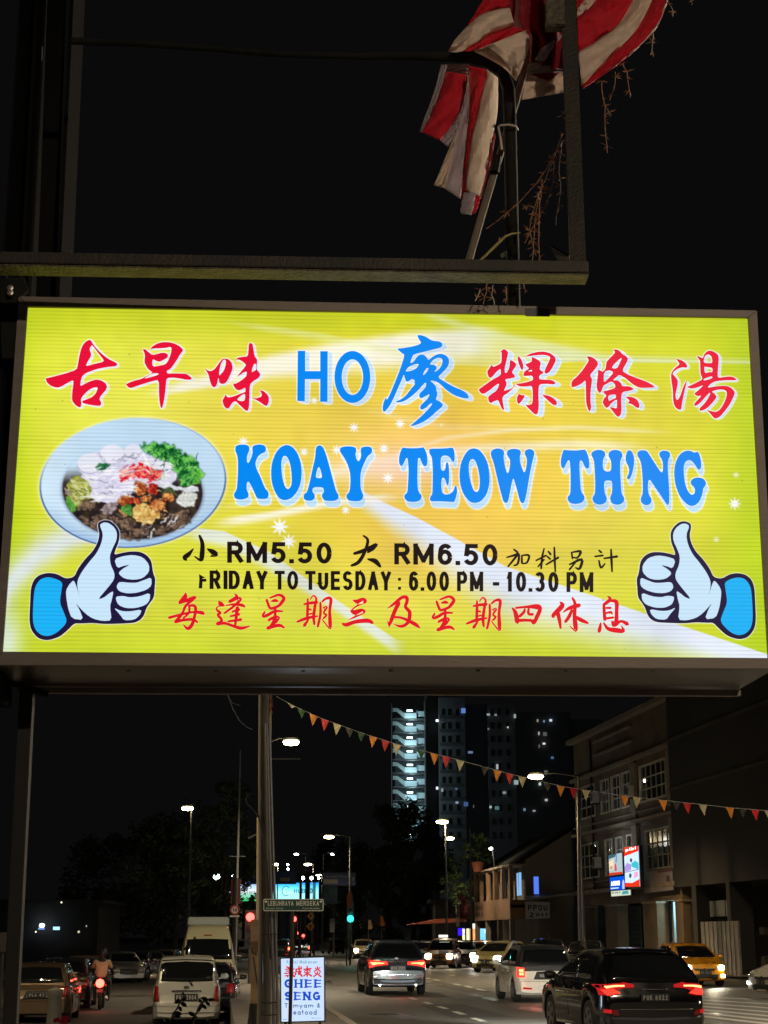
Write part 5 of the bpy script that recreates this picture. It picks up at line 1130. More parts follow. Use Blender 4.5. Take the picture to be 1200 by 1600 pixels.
    def doors(s):
        """dark shut lines and handles"""
        ym = (s.yr + s.yf) / 2 - .05
        for sx in (-1, 1):
            for y in (ym, s.gh[3] - .35):
                s.patch('door_gap', TRIM, [(y, s.gc+.18), (y+.01, s.belt-.04)], [(y+.012, s.gc+.18), (y+.022, s.belt-.04)], 's', sx, 'B', .002, 6, 1, None, .003)
            for y in (ym + .12, s.gh[3] - 1.25 if False else ym - .62): s.patch('door_handle', s.body, [(y, s.belt-.17), (y+.19, s.belt-.155)], [(y, s.belt-.14), (y+.19, s.belt-.125)], 's', sx, 'B', .02, 4, 1, None, .02)
    def mirrored(s, name, m, A, B, axis, tree='B', **kw):
        o = []
        for sx in (-1, 1): o.append(s.patch(name, m, [(sx*a, b) for a, b in A], [(sx*a, b) for a, b in B], axis, 1, tree, **kw))
        return o
def place(root, x, y, z=0.0, rz=0.0): root.location = (x, y, z); root.rotation_euler = (0, 0, rz); return root
def sidewin(c, split=.5, rear_q=True):
    g0, g1, g2, g3 = c.gh; B, H = c.belt + .04, c.H - .12; ym = g1 + (g3 - g1) * .38
    rows = [([(ym+.05, B), ((ym+g3)/2-.15, B), (g3-.42, B)], [(ym+.05, H), ((ym+g2)/2, H+.01), (g2-.08, H-.03)]), ([(g1-.02, B), ((g1+ym)/2, B), (ym-.02, B)], [(g1+.12, H-.03), ((g1+ym)/2, H), (ym-.02, H)])]
    return rows
ROADRZ = ROADYAW
# ---- dark crossover, brake lights on, centre of the road
def crossover(name, label, body, txt, cat='car', hotrows=True):
    root = thing(name, label, cat); c = Car(4.5, 1.84, 1.62, .24, 1.06, .86, 1.04, .37, 2.66, gh=(-2.16, -1.38, .10, 1.25), tum=.25, bump=.72, body=body).make(root)
    c.screens(.86, .84, .04, .14); c.sides(sidewin(c)); c.wheels(); c.mirrors(TRIM); c.doors()
    c.patch('rear_bumper', TRIM, [(-.80,.30),(0,.28),(.80,.30)], [(-.86,.50),(0,.47),(.86,.50)], 'r', off=.012)
    c.patch('skid_plate', mat('satin_silver', (.16,.22,.30), .45, .4), [(-.55,.38),(0,.36),(.55,.38)], [(-.60,.47),(0,.45),(.60,.47)], 'r', off=.03)
    c.patch('spoiler', body, [(-.60,1.53),(0,1.56),(.60,1.53)], [(-.60,1.57),(0,1.60),(.60,1.57)], 'r', 1, 'G', off=.09, thick=.03)
    c.mirrored('tail_light', RED_LIT, [(.30,.90),(.50,.88),(.70,.85),(.86,.80)], [(.31,.98),(.55,1.0),(.75,1.03),(.87,1.02)], 'r', off=.02)
    c.mirrored('tail_light_core', RED_HOT, [(.42,.925),(.60,.92),(.76,.88)], [(.42,.955),(.62,.965),(.84,.97)], 'r', off=.04)
    c.patch('light_bar', CHROME, [(-.30,.99),(0,.99),(.30,.99)], [(-.30,1.005),(0,1.005),(.30,1.005)], 'r', off=.012)
    c.patch('tailgate_crease', CHROME, [(-.62,.60),(0,.60),(.62,.60)], [(-.62,.612),(0,.612),(.62,.612)], 'r', off=.012)
    c.mirrored('reflector', LAMPOFF, [(.62,.50),(.72,.51)], [(.66,.60),(.74,.60)], 'r', off=.02)
    c.plate(txt, True, .80); c.mirrored('head_light', LAMPCLR, [(.45,.74),(.82,.78)], [(.45,.84),(.80,.90)], 'f', off=.012)
    c.patch('grille', TRIM, [(-.42,.45),(0,.42),(.42,.45)], [(-.45,.76),(0,.78),(.45,.76)], 'f', off=.01)
    for sx in (-.55, .55): mb = MB(); mb.tube([(sx,-2.2,.30),(sx,-2.28,.30)], .045, 12); mb.build('exhaust', CHROME, root)
    return root, c
r1, c1 = crossover('dark_crossover', 'dark blue crossover with glowing red tail lights in the middle of the road', paint('blue_black', (.012, .022, .034), .2), 'WVA 3581')
p = gnd(610, 1555); place(r1, p.x + .0, p.y + 2.0, 0, ROADRZ)
# ---- black crossover nearest on the right
r2, c2 = crossover('black_crossover', 'large black crossover with lit tail lights, nearest vehicle at the bottom right', paint('piano_black', (.004, .004, .005), .2, .18), 'PQK 8022')
for ch in list(kids(r2)):
    if ch.name.startswith(('tail_light', 'skid_plate', 'light_bar')): bpy.data.objects.remove(ch)
c2.mirrored('tail_light', RED_DIM, [(.34,.97),(.55,.95),(.72,.86),(.88,.84)], [(.34,1.02),(.58,1.07),(.76,1.08),(.89,1.06)], 'r', off=.022)
c2.mirrored('tail_light_core', RED_HOT, [(.50,.985),(.66,.98),(.80,.955)], [(.50,1.01),(.68,1.01),(.82,.99)], 'r', off=.05)
c2.mirrored('tail_light_core', RED_LIT, [(.58,.88),(.66,.86),(.80,.84)], [(.70,.955),(.78,.94),(.86,.93)], 'r', off=.045)
c2.patch('light_strip', CHROME, [(-.22,.93),(0,.93),(.22,.93)], [(-.22,.945),(0,.945),(.22,.945)], 'r', off=.02)
c2.mirrored('fog_reflector', RED_DIM, [(.74,.54),(.84,.55)], [(.74,.60),(.84,.61)], 'r', off=.02)  # dim glow put into the reflector, which is no lamp
# ---- white hatchback with a black roof
def hatch(name, label, body, roofm, txt, rear_on=True, front_on=False, L=3.85, W=1.7, H=1.5, group=None, fog=True, warm=False, cat='car', toplamp=True, plain=False):
    root = thing(name, label, cat, group=group); c = Car(L, W, H, .19, .96, .76, .95, .315, 2.4, gh=(-L/2+.07, -L/2+.40, .05, L/2-.78), tum=.17, bump=.56, body=body, roofm=roofm).make(root)
    c.screens(.84, .86, .05, .13); c.sides(sidewin(c)); c.wheels(); c.mirrors(body); c.doors()
    if rear_on is not None:
        c.mirrored('tail_light', RED_LIT if rear_on else LAMPOFF, [(.60,.66),(.80,.66)], [(.60,.90),(.78,.92)], 'r', off=.03)
        if rear_on:
            for z0, z1 in ((.71,.77),(.79,.87)): c.mirrored('tail_light_core', RED_HOT, [(.635,z0),(.75,z0)], [(.635,z1),(.75,z1)], 'r', off=.05)
        c.patch('plate_recess', TRIM, [(-.36,.60),(0,.60),(.36,.60)], [(-.26,.80),(0,.81),(.26,.80)], 'r', off=.006)
        c.mirrored('reflector', RED_DIM if rear_on else LAMPOFF, [(.42,.34),(.66,.35)], [(.42,.38),(.66,.40)], 'r', off=.02)  # on lit cars the reflectors get a dim glow of their own
        c.patch('bumper_crease', TRIM, [(-.72,.545),(0,.54),(.72,.545)], [(-.72,.553),(0,.548),(.72,.553)], 'r', off=.004)
        c.plate(txt, True, .70, .44, .12)
    hm = (HEADW if warm else HEAD) if front_on else LAMPCLR
    c.mirrored('head_light_glass', LAMPCLR, [(.42,.60),(.60,.60),(.80,.66)], [(.45,.68),(.62,.74),(.80,.80)], 'f', off=.012)
    if front_on:
        for sx in (-1, 1):
            hx = .06 if group else 0
            o = c.patch('head_light', hm, [(sx*(.50-hx),.60-hx),(sx*.60,.575-hx),(sx*(.70+hx),.60-hx)], [(sx*(.50-hx),.72+hx),(sx*.60,.745+hx),(sx*(.70+hx),.72+hx)], 'f', off=.04)
            if fog: c.patch('fog_light', FOG, [(sx*.56,.33),(sx*.63,.315),(sx*.70,.33)], [(sx*.56,.42),(sx*.63,.435),(sx*.70,.42)], 'f', off=.04)
    c.patch('grille', TRIM, [(-.44,.26),(0,.24),(.44,.26)], [(-.48,.42),(0,.43),(.48,.42)], 'f', off=.01)
    c.patch('upper_grille', TRIM, [(-.36,.56),(0,.54),(.36,.56)], [(-.40,.63),(0,.62),(.40,.63)], 'f', off=.01)
    c.patch('badge', CHROME, [(-.05,.585),(.05,.585)], [(-.05,.635),(.05,.635)], 'f', off=.02)
    if txt and rear_on is None: c.plate(txt, False, .49, .42, .11)
    mb = MB(); mb.bar((0, .2, c.H), (0, .0, c.H + .16), .012, .012); mb.build('aerial', TRIM, root)
    return root, c
r3, c3_ = hatch('white_hatchback', 'white hatchback with black roof and square lit tail lights, left of the black crossover', paint('white', (.80, .78, .70), .0, .3), TRIM, 'WB 4190')
p = gnd(823, 1566); place(r3, p.x + .35, p.y + 1.75, 0, ROADRZ)
place(r2, 4.50 - 2.25*math.sin(R(8)), 27.2 + 2.25*math.cos(R(8)), 0, R(8)); r2.scale = (1.02, 1, .95)
r4, c4 = hatch('yellow_hatchback', 'yellow hatchback facing the camera with headlights and fog lights on', paint('yellow', (.72, .30, .01), .2, .3), None, 'WA 5524', rear_on=None, front_on=True)
p = gnd(1085, 1537.5); place(r4, p.x - .45, p.y - 1.6, 0, ROADRZ + PI)
# ---- white car at the right border
r5, c5 = hatch('cream_hatchback', 'cream white car cut by the right edge of the picture', paint('cream', (.60, .55, .45), .0, .3), None, 'WC 17', rear_on=None, front_on=False, L=4.2, W=1.75, H=1.58)
p = gnd(1176, 1563); place(r5, p.x + 2.35, p.y + 1.0, 0, ROADRZ + R(90) + R(12))
c5.mirrored('day_light', emit('day_light_strip', (.85, .93, 1.0), 7.0), [(.60,.40),(.74,.42)], [(.60,.47),(.76,.50)], 'f', off=.04)
# ---- silver MPV, rear view
r6 = thing('silver_minivan', 'silver minivan seen from behind, parked on the left under leaves', 'minivan'); c6 = Car(4.2, 1.66, 1.69, .2, 1.08, .82, 1.02, .31, 2.65, gh=(-2.04, -1.80, .45, 1.55), tum=.15, bump=.55, body=paint('silver', (.42, .41, .38), .15, .35)).make(r6)
c6.screens(.93, .86, .02, .10); c6.sides(sidewin(c6)); c6.wheels(); c6.mirrors(); c6.doors()
c6.mirrored('tail_light', LAMPOFF, [(.66,.62),(.80,.62)], [(.70,1.10),(.745,1.10)], 'r', off=.022); c6.mirrored('indicator', LAMPCLR, [(.69,.50),(.80,.52)], [(.67,.61),(.80,.61)], 'r', off=.02)
c6.patch('chrome_bar', CHROME, [(-.36,.845),(0,.85),(.36,.845)], [(-.36,.885),(0,.89),(.36,.885)], 'r', off=.03); c6.patch('badge', CHROME, [(-.07,.93),(0,.91),(.07,.93)], [(-.07,.97),(0,.99),(.07,.97)], 'r', off=.02)
c6.plate('PGX 2964', True, .72, .56, .17)
for A, B in (([(-.64,.50),(0,.495),(.64,.50)], [(-.64,.51),(0,.505),(.64,.51)]), ([(-.655,.50),(-.655,.75),(-.65,1.02)], [(-.645,.50),(-.645,.75),(-.64,1.02)]), ([(.645,.50),(.645,.75),(.64,1.02)], [(.655,.50),(.655,.75),(.65,1.02)])): c6.patch('tailgate_gap', TRIM, A, B, 'r', off=.003, thick=.003)
c6.patch('wiper', TRIM, [(.04,1.10),(.12,.98)], [(.08,1.12),(.16,1.0)], 'r', off=.05, n=2, k=1); c6.patch('bumper_step', CHROME, [(-.70,.36),(0,.345),(.70,.36)], [(-.70,.375),(0,.36),(.70,.375)], 'r', off=.02)
p = Vector((0, 40, 0)); place(r6, at(290, 1560, 40).x - .2, 42.1, LOT, ROADRZ)
# ---- black car ahead of it
r7, c7 = hatch('black_hatchback', 'black car parked just ahead to the right of the silver minivan', paint('black', (.008, .008, .009), .3, .2), None, 'PJT 61', rear_on=False, H=1.46)
q = at(309, 1560, 46.6); place(r7, q.x + .3, 46.6, LOT, ROADRZ - R(3))
# ---- high-roof van
r8 = thing('high_roof_van', 'cream high roof van with a roof box, parked beyond the silver minivan', 'van'); VP = paint('van_cream', (.50, .44, .25), .1, .35)
c8 = Car(4.9, 1.88, 2.50, .22, 1.40, 1.0, 1.20, .33, 2.9, gh=(-2.40, -2.16, 1.3, 2.0), tum=.24, bump=.6, body=VP).make(r8)
c8.patch('rear_window', GLASS, [(-.76,1.46),(0,1.46),(.76,1.46)], [(-.72,2.06),(0,2.08),(.72,2.06)], 'r', 1, 'G', off=.01); c8.patch('windscreen', GLASS, [(-.74,1.25),(0,1.25),(.74,1.25)], [(-.66,1.85),(0,1.87),(.66,1.85)], 'f', 1, 'G', off=.01)
c8.sides([([(-2.0,1.48),(-1.0,1.48),(.2,1.48)], [(-1.95,2.0),(-1.0,2.0),(.2,2.0)]), ([(.3,1.48),(1.2,1.48)], [(.3,2.0),(1.0,2.0)])]); c8.wheels(); c8.mirrors(TRIM)
c8.patch('brake_light', LAMPOFF, [(-.12,2.17),(.12,2.17)], [(-.12,2.205),(.12,2.205)], 'r', 1, 'G', off=.015); c8.mirrored('tail_light', LAMPOFF, [(.80,.75),(.90,.75)], [(.82,1.12),(.89,1.12)], 'r', off=.022); c8.plate('PKV 803', True, .8)
c8.patch('wiper', TRIM, [(-.46,2.06),(-.36,2.06)], [(-.44,2.14),(-.38,2.14)], 'r', 1, 'G', off=.03, n=2, k=1)
mb = MB(); mb.prism([(-.66,-1.9,2.50),(.66,-1.9,2.50),(.64,-1.9,2.74),(-.64,-1.9,2.74)], (0, 1.7, 0)); mb.build('roof_box', mat('roof_box_grey', (.30, .30, .26), .6), r8, bevel=.03)
for y in (-1.6, -.5): mb = MB(); mb.bar((-.72, y, 2.51), (.72, y, 2.51), .04, .04); mb.build('roof_bar', TRIM, r8)
p = gnd(312, 1545, -.2); place(r8, at(311.5, 1500, 50.5).x, 50.5 + 2.4, LOT, ROADRZ)
# ---- parked cars in the dark on the far left
DK1 = paint('bronze', (.11, .07, .04), .6, .4); DK2 = paint('charcoal', (.02, .02, .022), .4, .3); DK3 = paint('brown_grey', (.10, .07, .05), .5, .35); DK4 = paint('pale_silver', (.22, .21, .19), .5, .35)
GP_ = 'cars parked in the dark lot'
def sedan(name, label, body, txt, group=None, rear_on=False, front_on=False, cat='car', warm=False):
    root = thing(name, label, cat, group=group); c = Car(4.5, 1.74, 1.45, .17, .93, .74, .93, .31, 2.6, gh=(-1.75, -1.0, .35, 1.35), tum=.22, bump=.55, body=body).make(root)
    c.screens(.84, .86, .05, .12); c.sides(sidewin(c)); c.wheels(); c.mirrors(); c.doors()
    c.mirrored('tail_light', RED_LIT if rear_on else LAMPOFF, [(.50,.68),(.80,.66)], [(.52,.82),(.80,.84)], 'r', off=.02); c.plate(txt, True, .62, .46, .13)
    c.mirrored('head_light', (HEADW if warm else HEAD) if front_on else LAMPCLR, [(.50,.52),(.64,.50),(.78,.54)], [(.50,.76),(.64,.78),(.78,.78)], 'f', off=.03)
    c.patch('grille', TRIM, [(-.42,.40),(0,.38),(.42,.40)], [(-.42,.62),(0,.63),(.42,.62)], 'f', off=.01)
    return root, c
ra, ca_ = hatch('parked_car', 'bronze car with a chrome trim parked at the far left behind the grey post', DK1, None, 'PLA 43', rear_on=False, group=GP_)
place(ra, at(45, 1540, 42).x, 44, LOT, ROADRZ)
rb, cb_ = hatch('parked_car', 'black car parked right of the bronze one in the dark lot', DK2, None, 'PHE 9', rear_on=False, group=GP_)
place(rb, at(86, 1540, 50).x, 52, LOT, ROADRZ)
rc, cc_ = sedan('parked_car', 'brown grey car parked deeper in the lot left of the motorcyclist', DK3, 'PDM 771', GP_)
place(rc, at(118, 1540, 60).x, 62, LOT, ROADRZ)
rd, cd_ = sedan('parked_car', 'pale silver car parked just right of the motorcyclist', DK4, 'PFC 50', GP_)
place(rd, at(178, 1500, 78).x, 80, LOT, ROADRZ + PI + R(14))
re_, ce_ = sedan('parked_car', 'dark sedan parked in the lot midway between motorcyclist and van', DK2, 'PER 66', GP_)
place(re_, at(222, 1500, 84).x, 84, LOT, ROADRZ + PI - R(20))
rf, cf_ = sedan('parked_car', 'pale sedan peeping out left of the high roof van', DK4, 'PCB 8', GP_)
place(rf, at(258, 1500, 92).x, 92, LOT, ROADRZ + PI - R(8))
# ---- oncoming and far traffic
ON = 'oncoming traffic with headlights on'
def far(maker, label, px, py, Y, rz, **kw):
    r, c = maker('oncoming_car', label, group=ON, **kw); q = at(px, py, Y); place(r, q.x, Y, 0, rz); return r, c
OC1 = paint('olive_beige', (.30, .28, .12), .3, .35); OC2 = paint('brown_orange', (.28, .13, .05), .3, .35); OC3 = paint('grey', (.12, .12, .12), .5, .35); OC4 = paint('orange', (.55, .22, .04), .2, .35)
far(hatch, 'olive beige hatchback turning in with one big headlight towards the camera', 781, 1500, 82, ROADRZ + PI - R(32), body=OC1, roofm=None, txt='PR 5', rear_on=None, front_on=True, fog=False)
rt, ct = far(hatch, 'brown pick-up style car with amber lamps and a lit box on its roof', 693, 1500, 92, ROADRZ + PI - R(16), body=OC2, roofm=None, txt='HA 1', rear_on=None, front_on=True, warm=True, fog=False, H=1.62)
mb = MB(); mb.box(-.25, .25, -.1, .1, 1.66, 1.80); mb.build('roof_sign', emit('roof_sign_lit', (.9, .9, .8), 1.6), rt)
ct.mirrored('indicator', AMBER, [(.74,.66),(.82,.66)], [(.74,.72),(.82,.72)], 'f', off=.03)
far(hatch, 'orange car half hidden behind the olive beige hatchback', 754, 1497, 98, ROADRZ + PI, body=OC4, roofm=None, txt='PK 2', rear_on=None, front_on=True, warm=True)
far(hatch, 'beige car with headlights and fog lights on beside the green traffic light', 568, 1478, 128, ROADRZ + PI - R(4), body=paint('sand', (.35, .27, .14), .3), roofm=None, txt='PB 7', rear_on=None, front_on=True, warm=True)
far(sedan, 'dark car with headlights on directly over the roof of the dark blue crossover', 606, 1478, 124, ROADRZ + PI + R(2), body=DK2, txt='P 3', front_on=True)
far(sedan, 'grey car with headlights on behind the right shoulder of the dark blue crossover', 640, 1480, 112, ROADRZ + PI - R(6), body=OC3, txt='P 4', front_on=True)
far(sedan, 'black car with headlights on left of the brown pick-up style car', 664, 1480, 100, ROADRZ + PI - R(20), body=DK2, txt='P 6', front_on=True)
far(hatch, 'dark car with a single bright headlight between the brown and the orange car', 724, 1490, 95, ROADRZ + PI - R(10), body=DK2, roofm=None, txt='P 9', rear_on=None, front_on=True, fog=False)
far(hatch, 'black tall car with headlights on above the roof of the white hatchback', 858, 1490, 74, ROADRZ + PI - R(6), body=DK2, roofm=None, txt='P 1', rear_on=None, front_on=True, H=1.62)
far(hatch, 'glossy black car seen over the black crossover roof left of the yellow car', 915, 1500, 70, ROADRZ + PI - R(18), body=paint('black2', (.006, .006, .007), .3, .15), roofm=None, txt='P 2', rear_on=None, front_on=False, H=1.55)
BK = 'cars waiting at the far junction'
for i, (px, Y, lab, onr) in enumerate(((440, 128, 'dark car with red tail lights right of the utility pole', True), (470, 138, 'dark car with red tail lights behind the top of the lit signboard', True), (384, 118, 'dark parked car left of the utility pole beyond the van', False), (632, 190, 'small dark car under the trees beside the yellow road signs', False), (520, 165, 'small dark car between the lit signboard and the dark blue crossover', False))):
    r, c = hatch('queueing_car', lab, DK2 if i != 2 else DK3, None, 'P %d' % i, rear_on=onr, group=BK); place(r, at(px, 1480, Y).x, Y, 0, ROADRZ + R(-6 + 4*i))
# lamps that throw light from the headlights and the motorcycle
# ================================================================== buildings on the right
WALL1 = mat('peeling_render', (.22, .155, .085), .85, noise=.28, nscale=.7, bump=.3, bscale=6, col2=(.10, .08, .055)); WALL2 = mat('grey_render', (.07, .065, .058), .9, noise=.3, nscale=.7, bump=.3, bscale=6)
TRIMW = mat('window_frame_paint', (.62, .57, .46), .7, noise=.2, nscale=6); WGL = mat('window_glass', (.012, .013, .015), .12, spec=.8); LEDGE = mat('ledge_render', (.30, .24, .17), .85, noise=.3, nscale=2)
SHUT = mat('roller_shutter', (.16, .18, .18), .5, .4, noise=.15, nscale=3); DKW = mat('dark_wall', (.030, .028, .026), .9, noise=.3, nscale=.6)
fp0 = Vector((11.8, 98, 0)); fdir = (Vector((14.4, 78, 0)) - fp0).normalized(); fn = Vector((-fdir.y, fdir.x, 0));
if fn.dot(Vector((-1, 0, 0))) < 0: fn = -fn
def fac(px, z=None, off=0.0):
    """point of the facade line seen at column px; z height"""
    d = ray(px, 1462); t = fp0.dot(fn) / Vector((d.x, d.y, 0)).dot(fn); p = Vector((d.x*t, d.y*t, 0)) + fn*off
    return Vector((p.x, p.y, z if z is not None else 0))
def facp(px, off, z=0.0):
    d = ray(px, 1462); t = (Vector((fp0.x, fp0.y, 0)) + fn*off).dot(fn) / Vector((d.x, d.y, 0)).dot(fn); return Vector((d.x*t, d.y*t, z))
def zat(px, py, off=0.0): 
    d = ray(px, py); q = facp(px, off); return CAM_H + d.z * (q.y / d.y)
shop = thing('shophouse', 'four storey shophouse with barred windows and lit advertising signs', 'building', (13, 90, 0))
def slab(name, px0, px1, z0, z1, off0, off1, m, par=shop, bevel=0):
    a, b = fac(px0, z0, off0), fac(px1, z0, off0); c, d = fac(px1, z1, off0), fac(px0, z1, off0); mb = MB(); mb.prism([a, b, c, d], fn*(off1-off0)); return wbuild(mb, name, m, par, bevel=bevel)
PXL, PXR = 905, 1069
# wall in pieces around the openings
cols_hi = [(907, 938), (947.5, 960.5), (964.5, 979), (982, 995.5), (1010, 1053)]
def openings(z0, z1, cols, m):
    e = [PXL] + [x for c in cols for x in c] + [PXR]
    for i in range(0, len(e), 2): slab('wall', e[i], e[i+1], z0, z1, -.35, 0, m)
slab('wall', PXL, PXR, 4.05, 5.0, -.35, 0, WALL1); openings(5.0, 7.05, [(909, 940), (951, 962.5), (968, 980), (986, 998.5), (1016, 1058)], WALL1); slab('wall', PXL, PXR, 7.05, 8.5, -.35, 0, WALL1)
openings(8.5, 10.45, cols_hi, WALL1); slab('wall', PXL, PXR, 10.45, 13.2, -.35, 0, WALL1)
for z, h, o in ((7.55, .16, .28), (4.1, .22, .35), (10.85, .18, .3), (13.2, .25, .45), (8.05, .08, .12), (4.75, .07, .1)): slab('ledge', PXL-1, PXR+.5, z, z+h, 0, o, LEDGE)
slab('ledge', 940, 1000, 11.9, 12.0, 0, .2, LEDGE); slab('ledge', 940, 1000, 12.7, 12.8, 0, .2, LEDGE)
def window(px0, px1, z0, z1, nx, nz):
    w = 0.0; off = -.12; fw = .09
    mb = MB()
    A, B = fac(px0, 0, .05), fac(px1, 0, .05); L = (B - A).length; d = (B - A)/L
    def P(s, z, o): return A + d*s + Vector((0,0,z)) + fn*o
    def br(s0, s1, za, zb_, o0, o1): mb.prism([P(s0, za, o0), P(s1, za, o0), P(s1, zb_, o0), P(s0, zb_, o0)], fn*(o1-o0))
    br(0, L, z0, z0+fw, -.15, .06); br(0, L, z1-fw, z1, -.15, .03); br(0, fw, z0+fw, z1-fw, -.15, .02); br(L-fw, L, z0+fw, z1-fw, -.15, .02)
    o = wbuild(mb, 'window', TRIMW, shop)
    def sub(name, m, mb_): c = mb_.build(name, m, None); c.parent = o; c.matrix_parent_inverse = (Matrix.Translation(shop.location)).inverted() @ Matrix.Identity(4); c.matrix_parent_inverse = Matrix.Identity(4); return c
    for i in range(nx):
        for j in range(nz):
            s0 = fw + (L-2*fw)*i/nx; s1 = fw + (L-2*fw)*(i+1)/nx; za = z0+fw + (z1-z0-2*fw)*j/nz; zb_ = z0+fw+(z1-z0-2*fw)*(j+1)/nz; mb = MB(); tl = random.uniform(-.006, .006)
            mb.poly([P(s0+.012, za+.012, -.10), P(s1-.012, za+.012, -.10+tl), P(s1-.012, zb_-.012, -.10+tl), P(s0+.012, zb_-.012, -.10)]); sub('pane', WGL, mb)
    mb = MB()
    for i in range(1, nx): s = fw + (L-2*fw)*i/nx; br(s-.025, s+.025, z0+fw, z1-fw, -.12, -.06)
    for j in range(1, nz): z = z0+fw+(z1-z0-2*fw)*j/nz; br(fw, L-fw, z-.035, z+.035, -.125, -.055)
    sub('glazing_bar', TRIMW, mb)
for a, b in [(909, 940), (1016, 1058)]: window(a, b, 5.0, 7.05, 5 if a > 1000 else 4, 3)
for a, b in [(951, 962.5), (968, 980), (986, 998.5)]: window(a, b, 5.0, 7.05, 2, 3)
window(907, 938, 8.5, 10.45, 4, 3); window(1010, 1053, 8.5, 10.45, 5, 3)
for a, b in cols_hi[1:4]: window(a, b, 8.5, 10.45, 2, 3)
for a, b in ((998, 1006), (1058, 1067)):
    slab('pilaster', a, b, 4.3, 7.4, 0, .18, LEDGE); slab('pilaster', a, b, 8.0, 10.7, 0, .18, LEDGE)
# arcade
for a, b in ((906, 920), (947, 966), (1006, 1028), (1057, 1069)): slab('arcade_pillar', a, b, 0.14, 3.35, -.6, 0, WALL1); slab('pillar_capital', a-.8, b+.8, 3.35, 3.45, -.62, .05, LEDGE)
slab('arcade_beam', PXL, PXR, 3.45, 4.08, -.6, 0, WALL1)
for a, b, m in ((920, 947, SHUT), (966, 1006, SHUT), (1028, 1057, SHUT)):
    for k in range(12): slab('shutter_slat', a, b, .2 + k*.27, .2 + k*.27 + .25, -2.1, -2.05 - .02*(k % 2), m)
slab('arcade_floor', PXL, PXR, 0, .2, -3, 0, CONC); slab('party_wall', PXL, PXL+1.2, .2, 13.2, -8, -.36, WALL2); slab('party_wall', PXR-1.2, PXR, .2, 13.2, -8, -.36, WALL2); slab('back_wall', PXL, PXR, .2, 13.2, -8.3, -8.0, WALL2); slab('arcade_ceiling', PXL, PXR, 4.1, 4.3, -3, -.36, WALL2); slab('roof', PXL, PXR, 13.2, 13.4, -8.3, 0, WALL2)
slab('drainpipe', 933, 934.2, 4.1, 13.0, .02, .12, DKW); slab('stair_light_panel', 1030, 1033, .4, 3.4, -.9, -.7, mat('pale_blue_wall', (.35, .45, .48), .7))
lamp('arcade_lamp', 'POINT', fac(1043, 3.1, -1.3), 170, (.6, .9, 1.0), .15)
# signs on the facade
def fsign(name, label, px, py, off=.5, thick=.12, m=None, case=True):
    """px: corner columns (left,right) and rows (tl, tr, br, bl)"""
    z = [zat(px[0], py[0], off), zat(px[1], py[1], off), zat(px[1], py[2], off), zat(px[0], py[3], off)]
    a, b = facp(px[0], off), facp(px[1], off)
    root = thing(name, label, 'sign', tuple((a+b)/2 + Vector((0,0,z[2]))))
    c = [Vector((a.x,a.y,z[0])), Vector((b.x,b.y,z[1])), Vector((b.x,b.y,z[2])), Vector((a.x,a.y,z[3]))]
    mb = MB(); mb.prism(c, fn*-thick); wbuild(mb, 'sign_box', TRIM, root)
    def Q(u, v, o=0): return (c[3]*(1-u)+c[2]*u)*(1-v) + (c[0]*(1-u)+c[1]*u)*v + fn*(.02+o)
    def area(nm, m_, pts, o=0.0):
        mb = MB(); mb.poly([Q(u, v, o) for u, v in pts]); return wbuild(mb, nm, m_, root)
    area('sign_face', m, [(.03,.02),(.97,.02),(.97,.98),(.03,.98)])
    return root, Q, area
E = lambda n, c, s=1.0: emit('sign_' + n, lin(c), s)
rs, Q, ar = fsign('tall_advert_sign', 'tall lit sign with red top and bottom around pale blue pictures', (980, 1004.5), (1323, 1320.5, 1386.5, 1387), .9, .2, E('white_blue', (.80, .88, 1.0), 1.25))
ar('red_print', E('red', (.98, .22, .10)), [(.03,.76),(.97,.86),(.97,.98),(.03,.98)], .01); ar('red_print', E('red', (.98, .22, .10)), [(.03,.02),(.97,.02),(.97,.2),(.5,.11),(.03,.12)], .01)
ar('teal_print', E('teal', (.25, .80, .86)), [(.5,.5),(.95,.42),(.95,.58),(.75,.64),(.5,.58)], .01); ar('lilac_print', E('lilac', (.72, .62, .92)), [(.05,.38),(.45,.42),(.5,.55),(.2,.6),(.05,.5)], .012); ar('dark_print', E('slate', (.22, .30, .45)), [(.42,.62),(.52,.60),(.58,.66),(.5,.71),(.42,.69)], .014)
ar('slate_print', E('slate', (.22, .30, .45)), [(.3,.26),(.42,.22),(.5,.3),(.38,.36)], .014); ar('pink_print', E('pink', (.98, .70, .85)), [(.62,.22),(.9,.26),(.9,.38),(.66,.36)], .014); ar('divider', E('slate2', (.4, .42, .55)), [(.05,.36),(.95,.42),(.95,.435),(.05,.375)], .016)
mb = MB(); write(mb, 'pibi', lambda u, v, o=0: Q(.16+.66*u, .875+.075*v+.03*u, .02+o), weight=.2, asp=.8, gap=.2); wbuild(mb, 'sign_text', E('textwhite', (1,1,.95), 2.0), rs)
rs, Q, ar = fsign('poster_sign', 'lit picture sign with a white and pink figure left of the tall sign', (955.5, 978), (1336, 1331.5, 1366, 1369), .5, .15, E('pale', (.72, .80, .82), 1.0))
for nm, c, pts in (('cream_print', (1,.90,.75), [(.05,.25),(.38,.28),(.38,.8),(.2,.7),(.05,.7)]), ('teal_dark_print', (.25,.42,.45), [(.03,.8),(.5,.85),(.6,.98),(.03,.98)]), ('blue_print', (.45,.62,.85), [(.55,.9),(.66,.98),(.62,.6),(.5,.55)]), ('pink_print', (.85,.35,.45), [(.42,.2),(.6,.2),(.55,.55),(.45,.5)]), ('red_print', (.85,.25,.15), [(.03,.02),(.97,.02),(.97,.12),(.03,.15)]), ('brown_print', (.45,.2,.15), [(.1,.3),(.3,.3),(.3,.45),(.15,.45)])): ar(nm, E(nm+'p', c), pts, .012)
